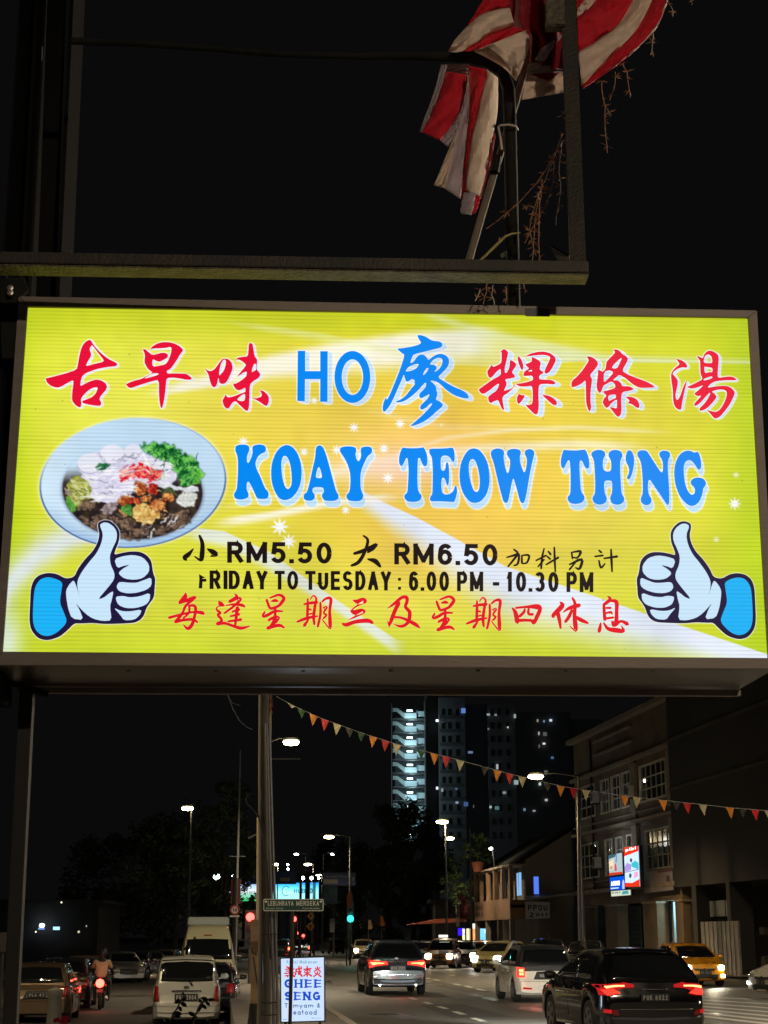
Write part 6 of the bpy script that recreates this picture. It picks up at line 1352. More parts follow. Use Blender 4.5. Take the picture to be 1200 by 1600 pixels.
rs, Q, ar = fsign('blue_advert_sign', 'lit blue sign with white block letters under the picture sign', (956, 980.5), (1371, 1368, 1390, 1391.5), .55, .15, E('blue', (.02, .35, .92), 1.0))
ar('person_print', E('personp', (.78, .82, 1.0)), [(.82,.05),(.97,.05),(.97,.6),(.9,.75),(.84,.55)], .012); ar('white_swoosh', E('swoosh', (.85, .92, 1)), [(.08,.10),(.6,.12),(.6,.2),(.08,.2)], .012)
mb = MB(); write(mb, 'ACRON', lambda u, v, o=0: Q(.12+.56*u, .34+.34*v, .02+o), weight=.26, asp=.62, gap=.12); wbuild(mb, 'sign_text', E('textwhite', (1,1,.95), 2.0), rs)
rs, Q, ar = fsign('white_strip_sign', 'lit white strip sign with small dark print below the blue sign', (957, 989.5), (1392.5, 1390, 1398.5, 1401), .7, .15, E('strip', (.86, .90, .80), 1.0))
ar('teal_print', E('tealp', (.3, .65, .65)), [(.56,.2),(.9,.3),(.86,.9),(.6,.8)], .012); mb = MB(); write(mb, 'GIGI', lambda u, v, o=0: Q(.08+.4*u, .5+.3*v, .02+o), weight=.22, asp=.62, gap=.2); wbuild(mb, 'sign_text', E('textgrey', (.45,.45,.4)), rs)
rs, Q, ar = fsign('grey_board_sign', 'unlit grey shop board under the right window of the shophouse', (1009, 1057.5), (1362, 1356, 1391, 1396.5), .3, .1, mat('unlit_board', (.34, .27, .27), .4, noise=.1, nscale=1))
ar('maroon_print', mat('maroon_print', (.16, .03, .03), .5), [(.5,.86),(.97,.86),(.97,.97),(.5,.94)], .012); ar('pink_print', mat('mauve_print', (.30, .16, .18), .5), [(.05,.3),(.22,.3),(.22,.6),(.05,.6)], .012); ar('dark_print', mat('sooty_print', (.06, .06, .05), .5), [(.76,.4),(.9,.4),(.87,.7),(.79,.7)], .012)
lamp('sign_glow', 'AREA', fac(985, 6.2, 2.2), 26, (.8, .9, 1.0), 1.6, None, (R(90), 0, math.atan2(-fn.x, fn.y) + PI))
for px, z in ((944, 9.2), (1003, 8.9), (944, 5.5)):
    ac = thing('air_conditioner', 'air conditioner unit bolted to the shophouse wall' + (' right of the narrow upper windows' if px > 1000 else ' high beside the left window' if z > 8 else ' low beside the left window'), 'air conditioner', tuple(fac(px, z, .3)))
    slab('casing', px - 2.2, px + 2.0, z, z + .62, .08, .45, TRIMW, ac); slab('fan_grille', px - 1.5, px + .6, z + .1, z + .52, .455, .47, TRIM, ac); slab('bracket', px - 1.8, px + 1.6, z - .08, z - .01, .02, .42, DKW, ac)
for px0, px1, z in ((934, 1068, 7.42), (906, 1004, 4.6)):
    mb = MB(); mb.tube([fac(px0 + (px1 - px0)*k/12, z - .22*math.sin(PI*(k % 4)/4), .12) for k in range(13)], .02, 5); o = wbuild(mb, 'cable_run', TRIM, shop)
slab('rust_streak', 921, 922.2, 4.3, 5.0, .001, .003, DKW); slab('damp_patch', 910, 931, 4.32, 4.72, .001, .004, mat('pale_peeled_patch', (.34, .28, .14), .9)); slab('pipe', 1003.6, 1004.4, 4.3, 10.8, .02, .1, DKW)
mb = MB(); q = fac(1017, 9.62, -.05); mb.lathe([(.01, -.08), (.10, -.05), (.10, .05), (.01, .08)], q, 10); wbuild(mb, 'window_glint', emit('glint_glow', (1, .97, .9), 6.0), shop)  # glowing bead drawn as the glint of a lamp mirrored in the pane
# warm street light wash is given by the lamp on the pole at the corner
# dark neighbour to the right
nb = thing('dark_building', 'unlit dark building right of the shophouse behind the yellow car', 'building', (14.5, 70, 0))
slab('wall', 1070, 1300, 4.0, 15.5, -8, .4, DKW, nb); slab('pillar', 1097, 1104, .14, 4.0, -.6, .4, DKW, nb); slab('pillar', 1152, 1158, .14, 4.0, -.6, .4, DKW, nb); slab('back_wall', 1070, 1300, .14, 4.0, -3, -2.5, DKW, nb)
for i, px in enumerate(range(1104, 1152, 8)): slab('hoarding_panel', px, px+7.6, 2.6, 3.3, -.3, -.22 - .03*(i % 2), SHUT, nb)
hb = thing('hoarding', 'corrugated hoarding reflecting headlights right of the yellow car', 'hoarding', (14.3, 66, 0))
HM = mat('corrugated_sheet', (.30, .26, .20), .35, .6, noise=.3, nscale=2)
for i in range(18): slab('corrugation', 1128 + i*3.4, 1131.2 + i*3.4, .14, 2.35, .9, .96 + .03*(i % 2), HM, hb)
for y0, z in ((1100, 8.6), (1085, 11.0)): slab('string_course', 1071, 1300, z, z+.12, .4, .5, WALL2, nb)
# ---- two-storey corner house
P2 = Vector((8.75, 100, 0)); ch_ = thing('corner_house', 'two storey corner house with a balcony, plants on its roof and a blank gable wall', 'house', (8.7, 100, 0))
WB2 = mat('brown_wall', (.20, .165, .12), .9, noise=.2, nscale=.5); OR_ = mat('orange_render', (.26, .15, .08), .85, noise=.2, nscale=1.5)
ud = Vector((-.1045, .9945, 0)); vd = Vector((1, 0, 0))
def q2(s, t, z): return P2 + vd*s + ud*t + Vector((0, 0, z))
def bx2(name, m, s0, s1, t0, t1, z0, z1, par=ch_): mb = MB(); mb.prism([q2(s0,t0,z0), q2(s1,t0,z0), q2(s1,t1,z0), q2(s0,t1,z0)], (0,0,z1-z0)); return wbuild(mb, name, m, par)
mb = MB(); mb.prism([q2(.02,0,3.55), q2(3.0,0,3.55), q2(3.0,0,8.1), q2(.02,0,6.3)], ud*14); wbuild(mb, 'gable_wall', WB2, ch_)
mb = MB(); mb.prism([q2(-.5,-.3,6.05), q2(3.1,-.3,8.2), q2(3.1,-.3,8.35), q2(-.5,-.3,6.2)], ud*14.8); wbuild(mb, 'roof', mat('dark_roof', (.02, .018, .016), 1.0, spec=0.0), ch_)
mb = MB(); mb.prism([q2(0,-.9,3.85), q2(3.2,-.9,4.25), q2(3.2,0,4.4), q2(0,0,4.0)], (0,0,.12)); wbuild(mb, 'canopy', mat('pale_canopy', (.34, .31, .26), .6), ch_)
bx2('lower_wall', WB2, .9, 3.0, .4, 14, 0.14, 3.55); bx2('upper_floor', WB2, -.9, .0, 0, 14, 3.45, 3.6); bx2('parapet', OR_, -.95, -.80, .0, 14, 2.75, 4.0); bx2('parapet_end', OR_, -.80, .0, .0, .15, 2.75, 3.9); bx2('eaves', LEDGE, -1.0, .1, -.2, 14.2, 5.95, 6.08)
for t in (.2, 3.0, 5.8, 8.6, 11.4, 13.8): bx2('balcony_post', OR_, -.9, -.68, t, t+.5, 4.0, 5.95)
for t in (.3, 4.6, 9.2, 13.6): bx2('ground_post', WB2, -.9, -.6, t, t+.35, .14, 2.75)
bx2('inner_wall', WB2, -.02, .02, .2, 14, 3.6, 6.0)
LITB = emit('lit_blue_window', lin((.55, .75, .95)), 1.0)
for t0, t1 in ((1.0, 2.4), (7.2, 7.8), (9.6, 10.1)): bx2('lit_window', LITB, -.06, -.025, t0, t1, 4.2, 5.6); bx2('window_bar', TRIMW, -.09, -.065, (t0+t1)/2-.04, (t0+t1)/2+.04, 4.2, 5.6)
bx2('lit_window', emit('lit_blue_slit', lin((.35, .5, .95)), 1.0), .55, .85, -.03, -.005, 4.25, 5.3)
for k in range(3):
    for z in (3.0, 3.45): bx2('vent_opening', TRIM, -.97, -.955, 10.4+k*1.0, 10.9+k*1.0, z, z+.3)
sg = thing('white_shop_sign', 'small white shop sign with dark characters on the corner house', 'sign', tuple(q2(-.7, -.3, 2.8)))
mb = MB(); mb.prism([q2(-.05,-.3,2.75), q2(1.45,-.3,2.8), q2(1.45,-.3,3.75), q2(-.05,-.3,3.8)], ud*.12); wbuild(mb, 'sign_board', mat('white_board', (.55, .55, .50), .6), sg)
for k, (t_, x0, x1, z0, z1) in enumerate((('PPOU', .1, 1.3, 3.25, 3.6), ('2', .15, .45, 2.85, 3.15), ('011', .55, 1.3, 2.9, 3.1))):
    mb = MB(); write(mb, t_, lambda u, v, o=0: q2(x0+(x1-x0)*u, -.305-o, z0+(z1-z0)*v), weight=.2, asp=.7, gap=.2); wbuild(mb, 'sign_text', TRIM, sg)
rp = thing('red_shop_panel', 'dark red hanging panel and awning left of the corner house', 'panel', tuple(q2(-2.2, 14, 0)))
bx2('panel', mat('dark_red_panel', (.16, .02, .02), .6), -2.0, -.96, 14.6, 14.75, 2.9, 5.3, rp); bx2('white_edge', TRIMW, -2.12, -2.02, 14.55, 14.75, 3.2, 5.3, rp)
mb = MB(); mb.prism([q2(-5.6,14.0,2.5), q2(-1.5,14.0,2.7), q2(-1.5,14.0,2.95), q2(-3.5,14.0,2.9)], ud*1.5); wbuild(mb, 'awning', mat('red_awning', (.35, .07, .03), .7), rp); bx2('post', TRIM, -1.5, -1.4, 14.6, 14.7, .14, 2.9, rp)
LS = 'small lit shopfront windows beyond the corner house'
for i, (px, py, w, h, c, lab) in enumerate(((722, 1456, .6, .5, (.2,.1,.9), 'small violet lit shop window'), (728, 1461, .5, .9, (1,.95,.7), 'narrow warm lit shop window'), (741, 1462, .6, 1.0, (.95,.6,.35), 'orange lit shop window'), (757, 1462, .9, 1.0, (.45,.75,.9), 'pale blue lit shop window'), (741, 1447, .35, .35, (1,1,.9), 'tiny white shop lamp'), (761, 1455, .35, .3, (1,.9,.8), 'tiny lamp beside the pale blue shop window'), (745, 1459, .3, .3, (1,.8,.6), 'tiny amber shop lamp'))):
    q = at(px, py, 118); mb = MB(); mb.box(q.x-w/2, q.x+w/2, q.y, q.y+.1, q.z-h/2, q.z+h/2); o = mb.build('lit_shop_window', emit('shopwin%d' % i, lin(c), 1.6)); tag(o, lab + ' deep under the awning', 'window', LS)
bb = thing('dark_shop_row', 'dark shop row closing the street beyond the corner house', 'building', tuple(at(700, 1470, 122))); q = at(705, 1470, 122)
mb = MB(); mb.box(q.x-1.2, q.x+5, q.y, q.y+9, 0, 4.2); wbuild(mb, 'wall', DKW, bb); mb = MB(); mb.box(q.x-1.6, q.x+5.2, q.y-.6, q.y+9.2, 4.2, 4.45); wbuild(mb, 'roof', DKW, bb)
# ================================================================== the tower
TW = thing('apartment_tower', 'tall dark apartment tower with a bright open staircase and a few lit windows', 'building', (6, 330, 0))
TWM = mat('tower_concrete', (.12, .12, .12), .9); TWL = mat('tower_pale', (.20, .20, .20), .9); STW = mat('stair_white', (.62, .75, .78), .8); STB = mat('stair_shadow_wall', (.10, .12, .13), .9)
YT_ = 330.0
def tb(name, m, px0, px1, z0, z1, y0, y1):
    x0 = at(px0, 1462, YT_).x; x1 = at(px1, 1462, YT_).x; mb = MB(); mb.box(x0, x1, YT_+y0, YT_+y1, z0, z1); return wbuild(mb, name, m, TW)
def zt(py): d = ray(600, py); return CAM_H + d.z * YT_ / d.y
tb('block', TWM, 667, 688, 0, zt(1085), 2, 16); tb('block', TWL, 688, 731, 0, zt(1090), 0, 16); tb('block', TWM, 731, 768, 0, zt(1098), 2.5, 16); tb('block', TWL, 768, 812, 0, zt(1102), 0, 16); tb('block', TWM, 812, 905, 0, zt(1110), 3, 16); tb('block', TWM, 905, 960, 0, zt(1118), 6, 16)
flp = (zt(1117.5) - zt(1310)) / 9.0
STL = emit('stair_lamp', (.72, .98, 1.0), 9.0)
for k in range(10):
    z = zt(1317) + k * flp
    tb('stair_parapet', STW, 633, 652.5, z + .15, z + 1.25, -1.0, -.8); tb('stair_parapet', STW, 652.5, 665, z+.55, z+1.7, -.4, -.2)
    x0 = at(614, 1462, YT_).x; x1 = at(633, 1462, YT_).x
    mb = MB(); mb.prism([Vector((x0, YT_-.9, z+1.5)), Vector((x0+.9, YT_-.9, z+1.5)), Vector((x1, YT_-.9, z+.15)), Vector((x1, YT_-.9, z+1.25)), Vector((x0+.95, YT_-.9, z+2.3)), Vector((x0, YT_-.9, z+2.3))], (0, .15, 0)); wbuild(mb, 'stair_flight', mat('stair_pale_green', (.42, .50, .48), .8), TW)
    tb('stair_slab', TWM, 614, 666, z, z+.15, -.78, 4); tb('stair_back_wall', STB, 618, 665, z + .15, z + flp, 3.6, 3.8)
    tb('stair_lamp', STL, 637, 646, z + 1.62, z + 1.9, -.75, -.6)
    if k < 9 and k % 1 == 0: lamp('stair_light', 'POINT', (at(645, 1462, YT_).x, YT_ + .8, z + 2.3), 90, (.62, .92, 1.0), .2)
    if k % 2 == 0: lamp('parapet_fill_light', 'POINT', (at(642, 1462, YT_).x, YT_ - 3.2, z + 2.6), 300, (.62, .92, 1.0), .3)  # unseen lamps added in front of the parapets to brighten them
tb('stair_side_wall', TWM, 665, 667, 0, zt(1095), -1, 5); tb('stair_pier', TWM, 611.5, 613, zt(1320), zt(1100), -1, 4)
for i, (px, py, w, h, c, s) in enumerate(((724,1110.5,8,9,(.45,.62,.95),1),(683,1126,5,4,(.9,.97,1),3),(763,1116.5,6,3,(.75,.8,.8),1),(774.5,1117,4,3,(.7,.75,.75),.8),(804.5,1119,4,7,(.75,.82,.8),.9),(763,1139,2.5,3,(.6,.65,.65),.8),(793.5,1136.5,3,3,(.9,.9,.85),1),(840,1126,3,5,(.75,.72,.68),.8),(850,1127,3,4,(.6,.7,.8),.8),(860.5,1125.5,5,4,(.8,.9,1),1.5),(842,1146,2.5,6,(.85,.85,.8),.9),(851.5,1147,7,7,(.55,.58,.58),.5),(850,1162,5,3,(.95,.95,.9),1.5),(842.5,1166,2.5,6,(.5,.5,.48),.7),(863,1184,5,4,(.4,.55,.75),.8),(735,1175.5,9,4,(.55,.65,.85),.8),(777,1198,3.5,9,(.85,.88,.9),1),(806.5,1222.5,8,8,(.72,.85,.85),.9),(853,1207,7,7,(.5,.55,.5),.7),(843.5,1225,4,5,(.85,.95,.9),1.2),(853.5,1250,5,4,(.85,.85,.85),1),(683,1231.5,4,5,(.9,.95,1),2),(691,1234.5,3,6,(.75,.82,.85),.9),(713,1232.5,4,3,(.45,.55,.75),.7),(714,1254,5,3.5,(.7,.8,.95),.9),(728,1256.5,8,8,(.4,.55,.8),.6),(766.5,1261,4,4,(.85,.9,.9),1),(776.5,1262.5,8,6,(.5,.7,.72),.6),(819.5,1265,4,5,(.6,.7,.8),.7),(834.5,1267,5,3,(.75,.8,.8),.8),(788,1238.5,6,4,(.7,.78,.75),.8),(740,1260,2,5,(.6,.55,.5),.5),(692,1128,3,2,(.4,.45,.6),.5),(662,1165,6,2,(.7,.85,.9),1),(938,1134,4,4,(.75,.95,.9),1.3))):
    q = at(px, py, YT_ - .3 if px < 812 else YT_ + 2.5); s_ = YT_/2537; mb = MB(); mb.box(q.x - w*s_*.42, q.x + w*s_*.42, q.y-.25, q.y+.15, q.z - h*s_*.42, q.z + h*s_*.42); wbuild(mb, 'lit_window', emit('towerwin%d' % i, lin(c), s*.6), TW)
for px in (696, 706, 719, 775, 786, 800):
    for k in range(4, 16):
        z = zt(1317) + (k-4)*flp
        if z < zt(1110): tb('dark_window', TRIM, px-2.6, px+2.6, z+.9, z+2.2, -.08, -.02)
for k in range(10): tb('balcony_rail', TWM, 690, 729, zt(1317) + k*flp, zt(1317) + k*flp + .7, -1.1, -1.0)
# ================================================================== street lamps
GALV = mat('galvanised_pole', (.11, .11, .105), .8, .1, noise=.2, nscale=2); LHEAD = mat('lamp_housing', (.12, .12, .12), .5, .3)
LW = emit('sodium_lens', (1.0, .80, .42), 42.0); LC = emit('led_lens', (.92, 1.0, .95), 34.0)
LG = 'lit street lamps along the road'
def street_lamp(label, px, py, Y, arm, en, warm=True, pole=True, size=1.0, group=LG, r=.07, col=None, head=True):
    """px,py: the lit head; arm: pole offset in metres (negative = pole to the left)"""
    q = at(px, py, Y); bx = q.x + arm
    root = thing('street_lamp', label, 'street lamp', (bx, Y, 0), group=group)
    if pole:
        mb = MB(); mb.tube([(bx, Y, 0), (bx, Y, q.z*.5), (bx, Y, q.z + .0)], [r*1.3, r, r*.7], 10); wbuild(mb, 'pole', GALV, root, smooth=True)
        if abs(arm) > .05: mb = MB(); mb.tube([(bx, Y, q.z - .05), (bx + (q.x-bx)*.5, Y, q.z + .12), (q.x, Y, q.z + .10)], .035, 8); wbuild(mb, 'arm', GALV, root, smooth=True)
    mb = MB(); w = .36*size; mb.prism([(q.x-w, Y-.14, q.z+.02), (q.x+w, Y-.14, q.z+.02), (q.x+w*.8, Y-.14, q.z+.13), (q.x-w*.8, Y-.14, q.z+.13)], (0, .34, 0)); wbuild(mb, 'lamp_head', LHEAD, root)
    mb = MB(); mb.lathe([(.02, .05), (.24*size, .03), (.32*size, -.04), (.27*size, -.13), (.02, -.17)][::-1], (q.x, Y, q.z), 16, Matrix.Diagonal((1.15, .8, 1))); wbuild(mb, 'lens', LW if warm else LC, root, smooth=True)
    if en:
        l = lamp('lamp_light', 'SPOT', (q.x, Y, q.z - .15), en, col or ((1, .80, .54) if warm else (.85, 1, .9)), .12, None, (0, 0, 0), R(146), .7); wparent(l, root)
    return root
street_lamp('highest street lamp, left of the bunting on an arm from behind the utility pole', 455, 1158, 61, -.9, 11000, size=.85)
street_lamp('lone street lamp over the dark trees on the left', 293, 1262, 93, .25, 130, size=.95)
street_lamp('street lamp with a pole to its right over the junction', 514, 1307, 121, 1.6, 5200, size=1.05)
street_lamp('street lamp in front of the lit staircase tower, left of a tall thin pole', 691, 1283, 105, .22, 6500, size=1.1)
street_lamp('round lamp head just under and right of the lamp before the staircase tower', 703, 1309, 122, .1, 3000, True, False, .85)
street_lamp('lamp on a long arm from the pole at the shophouse corner', 837, 1212, 74, 2.0, 9500, size=1.0, col=(1, .70, .38))
street_lamp('warm lamp over the left billboard end behind the utility pole', 429, 1350, 168, .35, 2600, size=1.15)
street_lamp('warm lamp on the thin pole over the billboard gap', 481, 1350, 168, .6, 2600, size=1.05)
street_lamp('small white lamp high over the billboard, left one of two', 463, 1334, 200, 1.2, 0, False, True, .75)
street_lamp('small white lamp high over the billboard, right one of two', 520, 1334, 200, -1.2, 0, False, True, .75)
street_lamp('warm lamp low beside the blue direction sign', 498, 1366, 190, .4, 1200, size=1.0)
# lamps behind the camera and up the near side of the road: they light the near street and the frame
def near_lamp(label, x, y, h, en, col=(1, .74, .44), kind='SPOT'):
    root = thing('street_lamp', label, 'street lamp', (x, y, 0), group='street lamps near the camera')
    mb = MB(); mb.tube([(x, y, 0), (x, y, h*.6), (x, y, h)], [.1, .08, .05], 10); wbuild(mb, 'pole', GALV, root)
    mb = MB(); mb.box(x-.3, x+.3, y-.2, y+.2, h, h+.1); wbuild(mb, 'lamp_head', LHEAD, root); mb = MB(); mb.box(x-.2, x+.2, y-.14, y+.14, h-.03, h-.002); wbuild(mb, 'lens', LW, root)
    wparent(lamp('lamp_light', kind, (x, y, h - .1), en, col, .15, None, (0, 0, 0), R(170), .12), root)
near_lamp('street lamp on the pavement behind the camera', 4.0, -7.0, 7.5, 3300, (1, .80, .60))
near_lamp('unseen lamp added right of the near street to light the pennants and cars', 8.5, 12, 8.5, 5200, (1, .82, .58))  # added out of view, lights pennant fronts and car rears
near_lamp('street lamp at the left of the lot, outside the picture', -7.5, 13, 8.0, 1500, (1, .82, .52))
near_lamp('street lamp across the road at the right, outside the picture', 17.5, 28, 9.0, 9500, (1, .82, .58))
near_lamp('street lamp on the verge ahead, outside the picture on the right', 13.2, 50, 9.0, 2600, (1, .82, .58))
near_lamp('unseen lamp added beside the lot to light the minivan and the van', -8.8, 30, 8.5, 5200, (1, .80, .48))  # added out of view for the rear faces of minivan and van
near_lamp('unseen lamp added before the tower to lift its dark walls', 24, 262, 9, 5200, (.85, .92, 1), 'POINT')  # added lamp standing in for faint city glow on the tower
# unlit poles
PG = 'thin unlit poles'
for lab, px, y0, y1, Y, r in (('tall thin pole left of the utility pole', 374, 1172, 1500, 66, .045), ('tall pole between the staircase tower and the corner house', 733, 1292, 1490, 95, .06), ('thin steel pole beside the blue direction sign', 604/1 if False else 491, 1345, 1420, 150, .07)):
    a = at(px + 1.5, y0, Y); b = Vector((a.x - .0, Y, 0)); root = thing('thin_pole', lab, 'pole', tuple(b), group=PG); mb = MB(); mb.tube([b, a.lerp(b, .5), a], [r*1.3, r*1.1, r*.8], 8); wbuild(mb, 'shaft', GALV, root, smooth=True)
    if px == 374: mb = MB(); c_ = at(372, 1338, Y); mb.bar(c_ - Vector((.35,0,0)), c_ + Vector((.3,0,0)), .02, .02); wbuild(mb, 'crossbar', GALV, root)
sp_ = thing('corner_pole', 'slim dark pole at the left corner of the shophouse', 'pole', tuple(at(904, 1480, 73))[:2] + (0,)); a = at(903, 1232, 73); mb = MB(); mb.tube([(at(906, 1480, 73).x, 73, 0), a], [.10, .06], 10); wbuild(mb, 'shaft', GALV, sp_, smooth=True)
# ================================================================== utility pole and its conduits
CP = mat('pole_concrete', (.075, .064, .052), .85, noise=.3, nscale=3, bump=.4, bscale=18, stretch=(1,1,.3))
up = thing('utility_pole', 'leaning concrete utility pole strapped with conduits left of the lit signboard', 'utility pole', tuple(at(414, 1700, 27))[:2] + (.1,))
def pxline(pts, Y): return [at(x, y, Y) for x, y in pts]
b0 = at(413, 1640, 27.3); mb = MB(); mb.tube([Vector((b0.x-.02, 27.3, .1))] + pxline([(413, 1560), (414, 1430), (413, 1320), (412, 1200), (412, 1060)], 27.3), [.12, .115, .105, .10, .095, .085], 16); wbuild(mb, 'shaft', CP, up, smooth=True)
for x0, x1, x2, r in ((427.5, 424.5, 421, .030), (433.5, 430, 425, .022)):
    mb = MB(); mb.tube([Vector((at(x0, 1600, 27).x, 27, .1))] + pxline([(x0, 1560), (x1, 1430), (x2 - 1, 1250), (x2 - 4, 1130)], 27), r, 8); wbuild(mb, 'conduit', mat('conduit_grey', (.13, .13, .14), .5, .4), up, smooth=True)
for y in (1459, 1566, 1585):
    mb = MB(); A_ = pxline([(408, y), (414, y + 1), (422, y + 1), (433, y)], 26.86); mb.tube(A_, .012, 6); wbuild(mb, 'strap', TRIM, up)
mb = MB(); mb.tube(pxline([(384, 1246), (386, 1256), (393, 1262), (404, 1275), (410, 1300), (417, 1350), (420, 1420), (419, 1460), (423, 1500)], 27), .016, 6); wbuild(mb, 'loose_cable', TRIM, up, smooth=True)
mb = MB(); mb.tube(pxline([(388, 1310), (400, 1304)], 27), .02, 6); wbuild(mb, 'step_bolt', GALV, up)
for y0 in (1502, 1524):
    mb = MB(); c_ = at(412, y0, 26.8); mb.box(c_.x-.045, c_.x-.01, c_.y-.06, c_.y, c_.z-.12, c_.z+.12); wbuild(mb, 'junction_box', TRIM, up)
op = thing('old_post', 'tan concrete post stump with a dark foot left of the utility pole', 'post', tuple(at(399, 1600, 28.5))[:2] + (.1,))
c_ = at(399, 1437, 28.5); xb = at(397, 1600, 28.5).x; h_ = c_.z
mb = MB(); mb.prism([(xb-.06, 28.4, .55), (xb+.12, 28.4, .55), (xb+.10, 28.4, h_), (xb-.09, 28.4, h_)], (0, .18, 0)); wbuild(mb, 'shaft', mat('tan_concrete', (.34, .22, .12), .85, noise=.25, nscale=4), op, bevel=.01)
mb = MB(); mb.prism([(xb-.12, 28.35, .1), (xb+.2, 28.35, .1), (xb+.13, 28.35, .62), (xb-.07, 28.35, .62)], (0, .28, 0)); wbuild(mb, 'foot', DKW, op)
mb = MB(); mb.tube(pxline([(393, 1480), (394, 1488), (400, 1492), (407, 1487)], 28.2), .012, 6); wbuild(mb, 'wire_loop', TRIM, op)
mb = MB(); mb.tube(pxline([(396, 1495), (401, 1530), (408, 1570), (409, 1600)], 28.1), .014, 6); wbuild(mb, 'cable', TRIM, op)
lp = thing('leaning_pole', 'slim lit pole leaning behind the utility pole', 'pole', tuple(at(403, 1560, 31))[:2] + (.1,))
mb = MB(); mb.tube([Vector((at(404, 1600, 31).x, 31, .1))] + pxline([(402.5, 1450), (403, 1277)], 31) , [.03, .03, .022], 8); wbuild(mb, 'shaft', mat('warm_steel', (.35, .28, .2), .5, .3), lp, smooth=True)
up2 = thing('second_pole', 'taller steel pole with a tinsel bundle right behind the utility pole', 'pole', tuple(at(422, 1560, 30))[:2] + (.1,))
mb = MB(); mb.tube([Vector((at(421, 1600, 30).x, 30, .1))] + pxline([(419, 1360), (419.5, 1230), (421, 1070)], 30), [.07, .06, .05, .045], 10); wbuild(mb, 'shaft', mat('weathered_pole', (.30, .28, .18), .6, .3, noise=.3, nscale=3), up2, smooth=True)
mb = MB(); mb.tube(pxline([(423, 1186), (469, 1186)], 30), .014, 6); wbuild(mb, 'crossbar', GALV, up2)
tn = thing('red_tinsel_bundle', 'tangle of reddish twine at the top of the pole where the bunting starts', 'bundle', tuple(at(420, 1090, 29.7)))
mb = MB()
for k in range(26):
    x = 421 + rv.gauss(0, 3); y = 1078 + rv.random()*30; mb.tube(pxline([(x, y), (x + rv.gauss(0, 2.5), y + 5), (x + rv.gauss(0, 3), y + 12)], 29.8), .006, 4)
wbuild(mb, 'twine', mat('red_twine', (.40, .09, .04), .8), tn)['kind'] = 'stuff'
hb_ = thing('hanging_cable', 'thin sagging cable under the light box left of the utility pole', 'cable', tuple(at(352, 1078, 24)))
mb = MB(); mb.tube(pxline([(352, 1076), (357, 1090), (364, 1108), (374, 1126), (384, 1135), (394, 1140)], 24), .006, 5); mb.tube(pxline([(354, 1082), (362, 1098), (376, 1103)], 24), .005, 5); wbuild(mb, 'wire', GALV, hb_)
# ================================================================== lit signboard
LWH = emit('board_white', lin((.80, .88, 1.0)), 1.05)
gs = thing('lit_signboard', 'upright lit white signboard reading GHEE SENG Tomyam & Seafood on the verge', 'sign', tuple(at(472, 1700, 30))[:2] + (.11,))
GY = 30.0
def gp(px, py, o=0): return at(px, py, GY) - Vector((0, o, 0))
ct_ = [(439, 1498), (506, 1496), (506.5, 1594.5), (440, 1596.5)]
mb = MB(); mb.prism([gp(437.2, 1496.2, -.012), gp(507.6, 1494.2, -.012), gp(508.2, 1596.2, -.012), gp(438.3, 1598.4, -.012)], (0, .16, 0)); wbuild(mb, 'case', TRIM, gs)
mb = MB(); mb.poly([gp(*c, .004) for c in ct_]); wbuild(mb, 'lit_face', LWH, gs)
mb = MB(); 
for x in (446, 500): mb = MB(); t_ = gp(x, 1596); mb.box(t_.x-.025, t_.x+.025, GY+.02, GY+.07, .11, t_.z); wbuild(mb, 'leg', TRIM, gs)
def gtext(txt, x0, x1, y0, y1, m, **kw):
    mb = MB(); write(mb, txt, lambda u, v, o=0: gp(x0+(x1-x0)*u, y1+(y0-y1)*v, .008+o), **kw); wbuild(mb, 'sign_text', m, gs)
BT = emit('board_blue', lin((.05, .30, .82)), 1.0); BT2 = emit('board_teal', lin((.12, .38, .58)), 1.0); BT3 = emit('board_pale_teal', lin((.45, .66, .80)), 1.0); BR_ = emit('board_red', lin((.86, .15, .20)), 1.0)
gtext('Kedai Makanan', 448, 496, 1500, 1505.5, BT3, weight=.16, asp=.55, gap=.2)
gtext('GHEE', 444.5, 502, 1530, 1543.5, BT, weight=.26, asp=.95, gap=.3, serif=.22, thin=.5); gtext('SENG', 444.5, 500.5, 1549.5, 1563, BT, weight=.26, asp=.95, gap=.3, serif=.22, thin=.5)
gtext('Tomyam &', 444.5, 500.5, 1567.5, 1574.5, BT2, weight=.16, asp=.72, gap=.22); gtext('Seafood', 451.5, 495, 1577.5, 1585.5, BT2, weight=.16, asp=.72, gap=.22)
gtext('Halal', 442, 448, 1591.5, 1593.5, BT3, weight=.2); gtext('Restoran', 487, 503, 1589.5, 1591.5, BT3, weight=.2)
